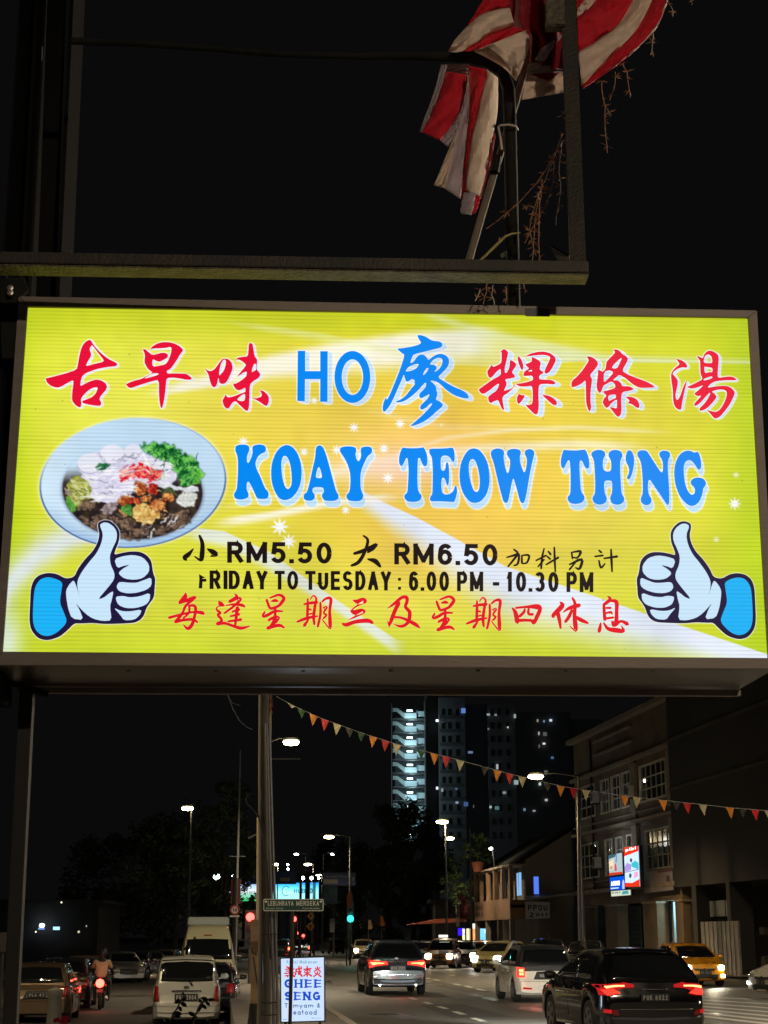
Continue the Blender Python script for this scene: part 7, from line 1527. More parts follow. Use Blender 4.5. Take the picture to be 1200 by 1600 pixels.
G4 = [(340, 1330, .25, [[(430,722,8),(448,730,12)],[(470,720,10),(458,735,8)],[(425,738,8),(478,736,8)],[(450,735,8),(450,760,10)],[(428,750,7),(474,748,7)],[(418,764,8),(480,760,8)],[(430,775,6),(440,785,10)],[(465,762,8),(478,784,9),(485,780,6)],[(420,780,6),(470,770,7)]]),
 (340, 1330, .25, [[(488,738,8),(525,734,9)],[(492,738,9),(488,765,9),(480,782,6)],[(495,752,6),(505,752,7),(503,770,6)],[(508,720,9),(514,760,10),(528,782,11)],[(524,748,8),(508,772,8)],[(518,722,6),(526,728,7)]]),
 (340, 1330, .25, [[(538,738,8),(585,734,9)],[(560,720,9),(560,782,10)],[(545,746,7),(545,760,7)],[(545,746,6),(578,744,7),(574,760,6)],[(545,760,6),(576,758,6)],[(558,764,7),(538,780,9)],[(562,764,7),(588,780,11)]]),
 (340, 1330, .25, [[(625,722,9),(622,738,9),(604,752,8)],[(610,728,6),(614,736,7)],[(640,726,7),(632,738,7)],[(624,738,6),(642,750,9)],[(625,752,9),(620,768,9),(600,784,8)],[(608,758,6),(613,766,8)],[(642,756,7),(632,768,7)],[(624,768,6),(646,784,11)]])]
for e_ in G4: strokes('red_character', e_, BR_, gs, lambda x, y, o=0: gp(x, y, .008 + o), 0, wk=1.0)
wparent(lamp('signboard_glow', 'AREA', gp(472, 1545, .35), 16, (.72, .84, 1.0), .8, None, (R(-90), 0, 0)), gs)
mb = MB(); mb.poly([gp(*c, -.150) for c in ct_][::-1]); wbuild(mb, 'rear_lit_face', LWH, gs); wparent(lamp('signboard_glow', 'AREA', gp(472, 1545, -.5), 9, (.72, .84, 1.0), .8, None, (R(90), 0, 0)), gs)
# ================================================================== road name sign
PG_ = mat('sign_green', (.012, .075, .05), .45); PW_ = mat('sign_white', (.80, .80, .74), .5)
rn = thing('road_name_sign', 'green road name sign reading LEBUHRAYA MERDEKA on a dark post', 'road sign', tuple(at(455, 1600, 26.7))[:2] + (.11,))
NY = 26.7
def npnt(px, py, o=0): return at(px, py, NY) - Vector((0, o, 0))
def rrect(x0, y0, x1, y1, r, dy=0): 
    out = []
    for cx, cy, a in ((x1-r, y0+r, -90), (x1-r, y1-r, 0), (x0+r, y1-r, 90), (x0+r, y0+r, 180)):
        for k in range(5): t = R(a + k*22.5); out.append((cx + r*math.cos(t), cy + r*math.sin(t) ))
    return out
mb = MB(); mb.prism([npnt(x, y) for x, y in rrect(411.5, 1404.5, 505.5, 1423.5, 2.5)], (0, .03, 0)); wbuild(mb, 'plate_border', PW_, rn)
mb = MB(); mb.poly([npnt(x, y, .004) for x, y in rrect(412.8, 1405.8, 504.2, 1422.2, 2)]); wbuild(mb, 'plate', PG_, rn)
def ntext(txt, x0, x1, y0, y1, **kw): mb = MB(); write(mb, txt, lambda u, v, o=0: npnt(x0+(x1-x0)*u, y1+(y0-y1)*v, .008+o), **kw); wbuild(mb, 'sign_text', PW_, rn)
ntext('LEBUHRAYA', 418.5, 458.5, 1407.8, 1415.3, weight=.17, asp=.62, gap=.2); ntext('MERDEKA', 463, 498.5, 1407.8, 1415.3, weight=.17, asp=.62, gap=.2); ntext('Bandar Butan', 416, 443, 1418, 1420.5, weight=.14); ntext('Kuala Merdeka', 473, 499, 1418, 1420.5, weight=.14)
for x in (415.5, 501): mb = MB(); mb.lathe([(.02, 0), (.02, .012), (.008, .02)], npnt(x, 1409, .004), 8, Matrix.Rotation(R(90), 3, 'X')); wbuild(mb, 'bolt', PW_, rn)
mb = MB(); mb.tube([(npnt(452.5, 1600).x, NY+.06, .1), (npnt(457, 1425).x, NY+.06, npnt(457, 1410).z)], .03, 10); wbuild(mb, 'post', TRIM, rn)
# ================================================================== speed limit sign, red banners
sl = thing('speed_limit_sign', 'round speed limit sign reading 50 on a dark post under a red banner', 'road sign', tuple(at(366, 1500, 60))[:2] + (0,))
SY = 60.0; c_ = at(367, 1422, SY); rr = 7.8/2537*SY
def disc(r0, y, n=24): return [(c_.x + r0*math.cos(2*PI*k/n), y, c_.z + r0*math.sin(2*PI*k/n)) for k in range(n)]
mb = MB(); mb.prism(disc(rr, SY), (0, .03, 0)); wbuild(mb, 'red_disc', mat('road_sign_red', (.40, .02, .02), .5), sl)
mb = MB(); mb.poly(disc(rr*.68, SY-.006)); wbuild(mb, 'white_disc', PW_, sl)
mb = MB(); write(mb, '50', lambda u, v, o=0: (c_.x - rr*.46 + rr*.92*u, SY-.012-o, c_.z - rr*.3 + rr*.6*v), weight=.22, asp=.6); wbuild(mb, 'sign_text', TRIM, sl)
mb = MB(); mb.prism([(c_.x-rr, SY+.01, c_.z-rr*1.35), (c_.x+rr*.9, SY+.01, c_.z-rr*1.35), (c_.x+rr*.9, SY+.01, c_.z-rr*1.05), (c_.x-rr, SY+.01, c_.z-rr*1.05)], (0, .02, 0)); wbuild(mb, 'sub_plate', PW_, sl)
mb = MB(); mb.tube([(at(364, 1500, SY).x, SY+.1, 0), (at(367, 1400, SY).x, SY+.1, at(367, 1372, SY).z)], .09, 10); wbuild(mb, 'post', DKW, sl)
mb = MB(); q0 = at(360.5, 1373, SY); q1 = at(374.5, 1412, SY); mb.box(q0.x, q1.x, SY+.21, SY+.25, q1.z, q0.z); wbuild(mb, 'banner', mat('faded_red_banner', (.22, .06, .05), .8), sl)
# ================================================================== traffic lights
def traffic(label, px, py, Y, col, name, h=1.0, lightcol=None, en=0, r=.17, s=6.0):
    q = at(px, py, Y); root = thing('traffic_light', label, 'traffic light', (q.x, Y + .15, 0))
    top = {'red': 0, 'green': 2}[name]
    zt_ = q.z + .25 + top*.42
    mb = MB(); mb.box(q.x-.19, q.x+.19, Y+.03, Y+.28, zt_-1.32, zt_); wbuild(mb, 'housing', TRIM, root, bevel=.02)
    mb = MB(); mb.tube([(q.x, Y+.18, 0), (q.x, Y+.18, zt_-1.32)], .06, 10); wbuild(mb, 'post', GALV if name == 'red' else DKW, root)
    for k in range(3):
        z = zt_ - .25 - .42*k; on = (k == top); mb = MB(); mb.lathe([(.01, 0), (r if on else .13, 0), (r*.9 if on else .12, .03), (.01, .05)][::-1] , (q.x, Y, z), 16, Matrix.Rotation(R(90), 3, 'X')); wbuild(mb, 'lens', col if on else TRIM, root)
        mb = MB(); mb.lathe([(.17, -.01), (.175, .14)], (q.x, Y + .02, z), 14, Matrix.Rotation(R(90), 3, 'X')); 
    if en: wparent(lamp('signal_light', 'POINT', (q.x, Y - .4, q.z), en, lightcol, .15), root)
TR = emit('signal_red', (1.0, .05, .04), 9.0); TG = emit('signal_green', (.02, .85, .60), 5.0)
traffic('traffic light showing red, just left of the utility pole', 391, 1433, 58, TR, 'red', en=8, lightcol=(1, .05, .03), r=.15)
traffic('traffic light showing red under the road name sign', 459.5, 1436, 92, TR, 'red', en=6, lightcol=(1, .05, .03), r=.14)
traffic('traffic light showing green under an orange banner', 547.5, 1435.5, 100, TG, 'green', en=14, lightcol=(.1, 1, .8), r=.2)
RG = 'small red lights at the far junction'
for i, (px, py, Y, lab) in enumerate(((464, 1458, 140, 'small red signal light upper left in the far cluster'), (474, 1462, 140, 'small red signal light at the right of the far cluster'))):
    q = at(px, py, Y); root = thing('far_signal', lab, 'signal', (q.x, Y, 0), group=RG); mb = MB(); mb.tube([(q.x, Y, 0), (q.x, Y, q.z)], .05, 6); wbuild(mb, 'post', DKW, root); mb = MB(); mb.lathe([(.01, -.13), (.12, -.06), (.12, .06), (.01, .13)], (q.x, Y-.1, q.z), 10); wbuild(mb, 'lens', TR, root)
# ================================================================== billboards and direction signs
def quadsign(name, label, cat, px, Y, m, thick=.25, posts=True, group=None):
    a = at(px[0], px[3], Y); b = at(px[1], px[3], Y); t = at(px[0], px[2], Y); root = thing(name, label, cat, ((a.x+b.x)/2, Y, 0), group=group)
    mb = MB(); mb.box(a.x, b.x, Y, Y+thick, a.z, t.z); wbuild(mb, 'board', DKW, root); mb = MB(); g = .03; mb.poly([(a.x+g, Y-.01, a.z+g), (b.x-g, Y-.01, a.z+g), (b.x-g, Y-.01, t.z-g), (a.x+g, Y-.01, t.z-g)]); wbuild(mb, 'face', m, root)
    if posts:
        for x in (a.x + (b.x-a.x)*.2, a.x + (b.x-a.x)*.8): mb = MB(); mb.tube([(x, Y+thick+.12, 0), (x, Y+thick+.12, t.z)], .12, 8); wbuild(mb, 'post', DKW, root)
    return root, (lambda u, v, o=0: Vector((a.x + (b.x-a.x)*u, Y-.02-o, a.z + (t.z-a.z)*v)))
def rampmat(name, stops, st=1.0, z0=0, z1=1):
    m = bpy.data.materials.new(name); m.use_nodes = True; nt = m.node_tree; nt.nodes.clear(); N = nt.nodes.new; L = nt.links.new
    o = N('ShaderNodeOutputMaterial'); e = N('ShaderNodeEmission'); tc = N('ShaderNodeTexCoord'); sx = N('ShaderNodeSeparateXYZ'); mr = N('ShaderNodeMapRange'); r = N('ShaderNodeValToRGB')
    mr.inputs[1].default_value = z0; mr.inputs[2].default_value = z1; L(tc.outputs['Object'], sx.inputs[0]); L(sx.outputs[2], mr.inputs[0]); L(mr.outputs[0], r.inputs[0]); L(r.outputs[0], e.inputs[0]); L(e.outputs[0], o.inputs[0]); e.inputs[1].default_value = st
    r.color_ramp.elements[0].color = (*lin(stops[0][1]), 1); r.color_ramp.elements[0].position = stops[0][0]; r.color_ramp.elements[1].color = (*lin(stops[-1][1]), 1); r.color_ramp.elements[1].position = stops[-1][0]
    for p_, c in stops[1:-1]: e_ = r.color_ramp.elements.new(p_); e_.color = (*lin(c), 1)
    return m
za, zb2 = at(450, 1406, 200).z, at(450, 1378, 200).z
HUB = rampmat('billboard_gradient', [(0, (.62, .96, .94)), (.45, (.62, .93, .98)), (.7, (.35, .82, 1.0)), (1, (.05, .50, .95))], 1.5, za, zb2)
b1, Q1 = quadsign('billboard', 'wide lit blue and white billboard behind the road name sign', 'billboard', (426, 478, 1379, 1407), 200, HUB)
mb = MB(); write(mb, 'HUB', lambda u, v, o=0: Q1(.64+.33*u, .40+.26*v, .02+o), weight=.2, asp=.8); wbuild(mb, 'billboard_text', emit('hub_teal', lin((.08, .62, .68)), .9), b1)
mb = MB()
c0 = Q1(.40, .53); 
mb.tube([c0 + Vector((math.cos(t)*1.0*.5, 0, math.sin(t)*1.15*.5)) for t in [R(40 + 30*k) for k in range(10)]], .055, 5); wbuild(mb, 'logo_ring', emit('hub_teal2', lin((.15, .68, .75)), .9), b1)
mb = MB(); mb.tube([c0 + Vector((.12 + math.cos(t)*.42, -.05, math.sin(t)*.42)) for t in [R(100 + 30*k) for k in range(9)]], .045, 5); wbuild(mb, 'logo_ring', emit('hub_white', (.9, 1, 1), 1), b1)
b2, Q2 = quadsign('billboard', 'narrow lit blue billboard right of the wide one', 'billboard', (484, 498, 1378.5, 1407), 200, HUB)
mb = MB(); write(mb, 'D', lambda u, v, o=0: Q2(.05+.28*u, .38+.3*v, .02+o), weight=.24, asp=.6); wbuild(mb, 'billboard_text', _M['hub_teal'], b2)
zc, zd = at(390, 1408, 150).z, at(390, 1377, 150).z
SCM = rampmat('billboard_green_gradient', [(0, (.15, .75, .35)), (.3, (.55, .88, .75)), (.5, (.93, .97, 1.0)), (.72, (.80, .90, 1.0)), (1, (.0, .48, .95))], 1.1, zc, zd)
b3, Q3 = quadsign('billboard', 'lit billboard with blue sky and green foot left of the utility pole', 'billboard', (375, 401, 1377, 1408.5), 150, SCM)
mb = MB(); write(mb, 'SEMA', lambda u, v, o=0: Q3(.2+.72*u, .36+.17*v, .02+o), weight=.13, asp=.75, gap=.3); wbuild(mb, 'billboard_text', emit('dark_text_lit', lin((.35, .3, .35)), .8), b3)
BLU_ = mat('direction_blue', (.010, .035, .14), .5); d1, D1 = quadsign('direction_sign', 'blue direction sign with a pale panel, right of the billboards', 'road sign', (503.5, 556, 1363, 1384), 128, BLU_, .1, False)
wt = mat('dull_white', (.30, .30, .30), .6)
for t_, x0, x1, y0, y1 in (('Sungai Pinang', .12, .84, .62, .80),): mb = MB(); write(mb, t_, lambda u, v, o=0: D1(x0+(x1-x0)*u, y0+(y1-y0)*v, .01+o), weight=.14); wbuild(mb, 'sign_text', wt, d1)
mb = MB(); mb.poly([D1(.04,.18,.01), D1(.46,.18,.01), D1(.46,.48,.01), D1(.04,.48,.01)]); wbuild(mb, 'pale_panel', mat('dull_cream', (.26, .24, .18), .6), d1)
mb = MB(); mb.poly([D1(.90,.35,.01), D1(.96,.5,.01), D1(.93,.72,.01), D1(.9,.6,.01)]); wbuild(mb, 'arrow', wt, d1)
d2, D2 = quadsign('direction_sign', 'blue direction sign partly hidden by the utility pole', 'road sign', (390.5, 462.5, 1361, 1381.5), 132, BLU_, .1, False)
mb = MB(); mb.poly([D2(.66,.22,.01), D2(.86,.22,.01), D2(.86,.5,.01), D2(.66,.5,.01)]); wbuild(mb, 'pale_panel', mat('dull_cream', (.26, .24, .18), .6), d2)
mb = MB(); write(mb, 'Air Itam', lambda u, v, o=0: D2(.06+.36*u, .40+.3*v, .01+o), weight=.16); wbuild(mb, 'sign_text', wt, d2)
gy = thing('sign_gantry', 'thin gantry carrying the two blue direction signs', 'gantry', (at(480, 1400, 133).x, 133.5, 0)); mb = MB(); A_ = at(385, 1364, 133.4); B_ = at(560, 1367, 133.4); mb.tube([A_, B_], .07, 8); wbuild(mb, 'beam', DKW, gy)
for px in (549, 470): mb = MB(); q = at(px, 1366, 133.4); mb.tube([(q.x, q.y, 0), q], .11, 8); wbuild(mb, 'column', DKW, gy)
bp_, BP = quadsign('poster_board', 'dim blue poster panel under the right direction sign', 'panel', (504.5, 528, 1384.5, 1413), 135, mat('dim_blue_poster', (.10, .17, .26), .5, noise=.5, nscale=1.2), .1, False)
q = at(521, 1480, 134); mb = MB(); mb.tube([(q.x, 134.6, 0), (q.x, 134.6, at(521, 1414, 134).z)], .09, 8); wbuild(mb, 'post', GALV, bp_); mb = MB(); q2_ = at(519, 1447, 134); mb.box(q2_.x-.2, q2_.x+.2, 134.2, 134.4, q2_.z-.5, q2_.z+.6); wbuild(mb, 'white_box', wt, bp_)
# bright white flood lamps and tiny lights round the billboards
FL = 'white flood lamps over the billboards'
FLM = emit('flood_white', (.85, 1.0, .98), 30.0)
for px, py, Y, r, lab in ((473, 1372, 203, .24, 'left white flood lamp over the gap between the lit billboards'), (487, 1372, 203, .24, 'right white flood lamp over the gap between the lit billboards'), (338.5, 1370, 150, .30, 'brightest white lamp among the tree leaves left of the banner pole'), (372, 1368, 150, .2, 'white lamp at the top left corner of the blue and green billboard'), (364, 1368, 150, .13, 'faint white lamp left of the banner pole top'), (449.5, 1351, 210, .15, 'upper pale lamp of the small cluster over the direction sign'), (450, 1358, 210, .15, 'lower pale lamp of the small cluster over the direction sign'), (498, 1372, 203, .16, 'small warm lamp just under the low warm lamp'), (352.5, 1371, 150, .14, 'small white lamp between the bright lamp and the banner pole'), (355, 1374.5, 150, .12, 'small warm white lamp just below that between bright lamp and banner')):
    q = at(px, py, Y); root = thing('flood_lamp', lab, 'lamp', (q.x, Y, 0), group=FL); mb = MB(); mb.lathe([(.01, -r*.9), (r*.8, -r*.5), (r, 0), (r*.8, r*.5), (.01, r*.9)], q, 12); wbuild(mb, 'lens', FLM, root, smooth=True); mb = MB(); mb.tube([(q.x, Y+.25, 0), (q.x, Y+.25, q.z)], .06, 6); wbuild(mb, 'pole', DKW, root); mb = MB(); mb.box(q.x-r*.8, q.x+r*.8, Y+.03, Y+.3, q.z+r*.4, q.z+r*1.0); wbuild(mb, 'housing', DKW, root)
sc_ = thing('distant_lit_building', 'distant lit windows glimpsed through the leaves left of the banner pole', 'building', (at(345, 1400, 160).x, 160, 0))
q0, q1 = at(312, 1408, 160), at(372, 1388, 160); mb = MB(); mb.box(q0.x, q1.x, 160, 168, 0, q1.z+1.5); wbuild(mb, 'wall', DKW, sc_)
for i in range(26):
    px = 316 + rv.random()*54; py = 1392 + rv.random()*15 if px > 335 else 1375 + rv.random()*22; w = .12 + rv.random()*.35; q = at(px, py, 159.8); mb = MB(); mb.box(q.x-w, q.x+w, 159.7, 159.95, q.z-.1-rv.random()*.12, q.z+.12); wbuild(mb, 'lit_window', emit('far_lilac' if i % 4 else 'far_green', (.75, .75, 1.0) if i % 4 else (.25, .9, .55), 1.6), sc_)
# yellow warning signs
for lab, cx, cy, s_, arrow in (('upper yellow warning diamond with a dark symbol', 485.5, 1431.5, 6.2, 0), ('lower yellow warning diamond with a dark arrow', 485, 1447.5, 7, 1)):
    Y = 96.0; q = at(cx, cy, Y); s2 = s_/2537*Y; root = thing('warning_sign', lab, 'road sign', (q.x, Y, 0)); pts = [(q.x, Y, q.z-s2), (q.x+s2, Y, q.z), (q.x, Y, q.z+s2), (q.x-s2, Y, q.z)]
    mb = MB(); mb.prism(pts, (0, .03, 0)); wbuild(mb, 'plate', mat('warning_yellow', (.70, .30, .02), .5), root)
    mb = MB(); mb.prism([(q.x-s2*.12, Y-.01, q.z-s2*.5), (q.x+s2*.12, Y-.01, q.z-s2*.5), (q.x+s2*.12, Y-.01, q.z), (q.x+s2*.4, Y-.01, q.z), (q.x, Y-.01, q.z+s2*.5), (q.x-s2*.4, Y-.01, q.z), (q.x-s2*.12, Y-.01, q.z)], (0, .005, 0)); wbuild(mb, 'symbol', TRIM, root)
    mb = MB(); mb.tube([(q.x, Y+.08, 0), (q.x, Y+.08, q.z)], .04, 6); wbuild(mb, 'post', DKW, root)
# banners and flags near the green light
for nm, lab, cat, pts, Y, c in (('hanging_banner', 'faded orange pear shaped banner over the green traffic light', 'banner', [(542, 1399), (545, 1394), (549, 1394), (551, 1399), (550.5, 1413), (548, 1419), (543, 1419), (541.5, 1412)], 99, (.36, .12, .06)), ('pennant_flag', 'orange pennant on a pole right of the green traffic light', 'flag', [(595, 1431), (598, 1432), (602, 1445), (600, 1447.5), (594, 1446)], 105, (.75, .22, .02)), ('pennant_flag', 'dim brown pennant left of the orange one', 'flag', [(575.5, 1438), (579, 1437), (582.5, 1449), (580, 1452), (575, 1452)], 112, (.22, .12, .05))):
    root = thing(nm, lab, cat, tuple(at(*pts[0], Y))[:2] + (0,)); mb = MB(); mb.prism([at(x, y, Y) for x, y in pts], (0, .02, 0)); wbuild(mb, 'cloth', mat('fabric_' + str(c), c, .8), root); q = at(pts[0][0], pts[0][1]-1, Y+.05); mb = MB(); mb.tube([(q.x, Y+.06, 0), (q.x, Y+.06, q.z)], .035, 6); wbuild(mb, 'pole', DKW, root)
# ================================================================== bunting
bu = thing('bunting', 'string of small triangular pennants in orange, red, cream and green across the street', 'bunting', tuple(at(430, 1090, 29.7)))
BPx = [(432, 1088, 29.7), (455, 1101, 29.6), (500, 1121.5, 29.2), (560, 1143.5, 28.6), (620, 1163, 28), (700, 1183, 27.2), (800, 1210, 26.2), (880, 1229, 25.4), (970, 1243, 24.6), (1060, 1253, 23.8), (1140, 1262, 23), (1230, 1269, 22.3)]
def bpos(x):
    for a, b in zip(BPx, BPx[1:]):
        if x <= b[0]:
            t = (x-a[0])/(b[0]-a[0]); return at(x, a[1]+(b[1]-a[1])*t, a[2]+(b[2]-a[2])*t), a[1]+(b[1]-a[1])*t, a[2]+(b[2]-a[2])*t
    return at(*BPx[-1]), BPx[-1][1], BPx[-1][2]
mb = MB(); mb.tube([bpos(x)[0] for x in range(432, 1231, 14)], .004, 5); wbuild(mb, 'string', mat('white_string', (.4, .4, .38), .8), bu)
PC = {'o': mat('pennant_orange', (.80, .27, .02), .75, noise=.2, nscale=12), 'r': mat('pennant_red', (.65, .02, .02), .75, noise=.2, nscale=12), 'w': mat('pennant_cream', (.62, .55, .33), .75, noise=.2, nscale=12), 'g': mat('pennant_green', (.015, .09, .02), .75, noise=.2, nscale=12), 'k': mat('pennant_dark', (.035, .035, .04), .75)}
for x, c, tilt in ((455,'w',1),(471,'g',0),(490,'o',-2),(508,'r',-2),(527,'w',-2),(546,'k',0),(564,'g',0),(583,'o',-2),(602,'r',-1),(620,'w',-1),(658,'g',0),(679,'o',-1),(697,'r',-1),(719,'w',-1),(757,'k',0),(777,'o',-1),(796,'r',0),(816,'w',0),(855,'k',0),(876,'o',0),(896,'r',0),(915.5,'w',0),(939,'k',0),(976,'o',1),(995,'w',0),(1036,'o',2),(1057,'k',0),(1073.5,'r',2),(1098,'w',3),(1140,'o',3),(1161,'k',0),(1180,'r',2),(1201,'w',2)):
    p0, y_, Y_ = bpos(x - 6.5); p1, y2, Y2 = bpos(x + 6.5); h = 17.5 if c in 'owr' else 14
    if x == 455: h = 6
    tip = at(x + tilt, (y_+y2)/2 + h, (Y_+Y2)/2 + rv.uniform(-.04, .06)); n = 5; mb = MB()
    for i in range(n + 1):
        t = i/n; a = p0.lerp(tip, t); b = p1.lerp(tip, t)
        for j in range(4): q = a.lerp(b, j/3); mb.v.append((q.x, q.y + .02*math.sin(j*2.1+i*1.3+x)*(1-t), q.z))
    for i in range(n):
        for j in range(3): q = i*4+j; mb.f.append((q, q+1, q+5, q+4))
    o = wbuild(mb, 'pennant', PC[c], bu, smooth=True)
# ================================================================== trees and plants
LEAF = [mat('foliage_dark', (.035, .05, .02), .7), mat('foliage_mid', (.05, .075, .025), .65), mat('foliage_light', (.08, .12, .03), .6)]; BARK = mat('bark', (.05, .04, .03), .9, noise=.4, nscale=5, bump=.5, bscale=15)
def tree(label, x, y, h, rw, n, seed, cat='tree', z0=0, low=.3, leaf=.3, m=None, group='dark street trees'):
    rg = random.Random(seed); root = thing('street_tree', label, cat, (x, y, z0), group=group)
    mb = MB(); top = Vector((x + rg.uniform(-.4,.4), y, z0 + h*.62)); b = Vector((x, y, z0 - .25)); mb.tube([b, b.lerp(top, .4) + Vector((rg.uniform(-.15,.15),0,0)), top], [h*.028, h*.02, h*.01], 10)
    for k in range(7):
        s0 = b.lerp(top, .45 + .07*k); a = rg.uniform(0, 2*PI); e = s0 + Vector((math.cos(a)*rw*.6, math.sin(a)*rw*.5, h*rg.uniform(.1, .28))); mb.tube([s0, s0.lerp(e, .5) + Vector((0,0,.15)), e], [h*.010, h*.006, h*.002], 6)
    wbuild(mb, 'trunk', BARK, root, smooth=True)
    cl = []
    for k in range(34):
        a = rg.uniform(0, 2*PI); rr_ = rw * math.sqrt(rg.random()); zz = z0 + h*(low + (1-low)*rg.random()); s = 1 - max(0, (zz-z0)/h - .6)*1.3; cl.append((x + math.cos(a)*rr_*s, y + math.sin(a)*rr_*s, zz - .12*rr_, rw*rg.uniform(.16, .34)))
    V3 = []; F3 = []
    for k in range(n):
        c = cl[rg.randrange(len(cl))]; d = Vector((rg.gauss(0,1), rg.gauss(0,1), rg.gauss(0,.75))).normalized() * c[3] * (.55 + .5*rg.random()); p = Vector(c[:3]) + d
        u = Vector((rg.gauss(0,1), rg.gauss(0,1), rg.gauss(0,.6))).normalized(); w = u.cross(d).normalized() if u.cross(d).length > .01 else Vector((1,0,0)); s = leaf*rg.uniform(.5, 1.1); b = len(V3)
        V3 += [tuple(p - u*s), tuple(p + w*s*.4), tuple(p + u*s), tuple(p - w*s*.4)]; F3.append((b, b+1, b+2, b+3))
    mb = MB(); mb.v = V3; mb.f = F3; me_ = mb.mesh('crown', None)
    for q in (m or LEAF[:2]): me_.materials.append(q)
    me_.polygons.foreach_set('material_index', [rg.randrange(len(m or LEAF[:2])) for _ in F3]); wparent(link('crown', me_), root)['kind'] = 'stuff'
    return root
q = at(606, 1462, 150); tree('big dark tree filling the middle right of the blue direction sign', q.x, 150, 14.0, 4.6, 9000, 1, low=.12, leaf=.28)
q = at(642, 1462, 165); tree('dark tree under the foot of the staircase tower', q.x, 165, 14.5, 4.2, 8000, 2, low=.1, leaf=.28)
q = at(560, 1462, 185); tree('dark tree behind the green traffic light', q.x, 185, 12, 4.2, 6000, 3, low=.1, leaf=.3)
q = at(672, 1462, 150); tree('dark tree left of the tall unlit pole', q.x, 150, 10.5, 3.2, 5000, 4, low=.1, leaf=.26)
q = at(345, 1462, 100); tree('tree with bright lamps showing through its leaves left of the banner pole', q.x, 100, 11.0, 2.4, 5200, 5, low=.35, leaf=.22)
q = at(270, 1462, 105); tree('broad dark tree around the lone street lamp', q.x, 105, 9.6, 4.6, 9000, 6, low=.3, leaf=.24)
q = at(180, 1462, 112); tree('dark tree at the back of the lot left of the lone lamp', q.x, 112, 8.5, 5.0, 7000, 8, low=.2, leaf=.26)
q = at(510, 1462, 230); tree('small dark tree behind the lit billboards', q.x, 230, 15, 6, 5000, 9, low=.1, leaf=.4)
rpz = thing('roof_plants', 'lit potted shrub on the roof edge of the corner house', 'plant', tuple(q2(-1.2, 10.5, 5.9)))
qp = q2(-1.2, 10.5, 6.0); mb = MB(); mb.lathe([(.3, 0), (.45, .6), (.5, .62), (.48, .66)], qp, 12); wbuild(mb, 'pot', mat('terracotta', (.35, .10, .05), .8), rpz)
tree('leafy shrub lit green by a small lamp on the roof of the corner house', qp.x, qp.y, 2.2, .9, 900, 11, 'plant', qp.z + .3, .25, .16, [LEAF[2], LEAF[1]], None)
qq = q2(-2.4, 12.0, 2.0); tree('taller roof side shrub beside the red shop panel', qq.x, qq.y, 4.6, 1.0, 1100, 12, 'plant', 2.6, .3, .16, [LEAF[2], LEAF[1]], None)
ql = at(767, 1326, 106); rl = thing('roof_lamp', 'small white lamp over the lit roof shrub of the corner house', 'lamp', tuple(ql)); mb = MB(); mb.lathe([(.01, -.1), (.12, -.05), (.12, .05), (.01, .1)], ql, 10); wbuild(mb, 'lens', emit('roof_lamp', (1, 1, .85), 14), rl); mb = MB(); mb.tube([ql + Vector((.1,.1,0)), ql + Vector((.3,.4,-1.8))], .03, 6); wbuild(mb, 'stem', DKW, rl); wparent(lamp('lamp_light', 'POINT', ql + Vector((0,-.4,0)), 160, (.9, 1, .8), .1), rl)
# leafy twigs in front of the silver minivan
def sprig(label, pts, Y, n, size, seed, ms, z_to_ground=True, group='leafy shoots at the bottom of the picture'):
    rg = random.Random(seed); root = thing('leafy_shoot', label, 'plant', tuple(at(*pts[0], Y))[:2] + (0,), group=group); P_ = [at(x, y, Y) for x, y in pts]; b = Vector((P_[0].x, Y, -.1)); mb = MB(); mb.tube([b] + P_, [.012] + [.006]*len(P_), 6); wbuild(mb, 'stem', BARK, root)
    for k in range(n):
        t = rg.random(); seg = P_[min(int(t*(len(P_)-1)), len(P_)-2)]; e = P_[min(int(t*(len(P_)-1))+1, len(P_)-1)]; p = seg.lerp(e, rg.random()); d = Vector((rg.uniform(-1,1), rg.uniform(-.3,.3), rg.uniform(-1,.4))).normalized(); w = d.cross(Vector((0,1,0))).normalized(); s = size*rg.uniform(.7, 1.2); mb = MB()
        pts_ = [p, p + d*s*.3 + w*s*.26, p + d*s*.7 + w*s*.24, p + d*s*1.05, p + d*s*.7 - w*s*.24, p + d*s*.3 - w*s*.26]; mb.v = [tuple(v) for v in pts_] + [tuple(p + d*s*.5 + Vector((0,.02,0)))]; mb.f = [(6, i, (i+1) % 6) for i in range(6)]; wbuild(mb, 'leaf', ms[rg.randrange(len(ms))], root)
DL = [mat('leaf_silhouette', (.012, .016, .010), .5), mat('leaf_deep', (.02, .03, .015), .5)]
sprig('leafy shoot in front of the left half of the silver minivan bumper', [(262, 1605), (268, 1590), (277, 1575), (283, 1563), (288, 1556)], 12, 12, .055, 1, DL)
sprig('leafy shoot in front of the right half of the silver minivan bumper', [(300, 1604), (304, 1590), (310, 1576), (318, 1566), (326, 1562)], 12, 13, .058, 2, DL)
sprig('low sprig at the bottom edge beside the kerb', [(330, 1610), (328, 1600), (322, 1592)], 12, 5, .05, 3, DL)
rf_ = random.Random(9); fl = thing('red_flower_clump', 'dim red flowers at the bottom edge near the motorcycle', 'flowers', tuple(at(95, 1600, 13))[:2] + (0,))
for k in range(12):
    p = at(84 + rf_.random()*24, 1590 + rf_.random()*16, 13 + rf_.random()*.1); mb = MB(); d = .02
    for a in range(5): t = 2*PI*a/5; e = Vector((math.cos(t)*d, 0, math.sin(t)*d)); f_ = Vector((-e.z, 0, e.x))*.5; mb.poly([p, p+e*.6+f_, p+e, p+e*.6-f_])
    wbuild(mb, 'flower', mat('red_petal', (.5, .02, .06), .6), fl)
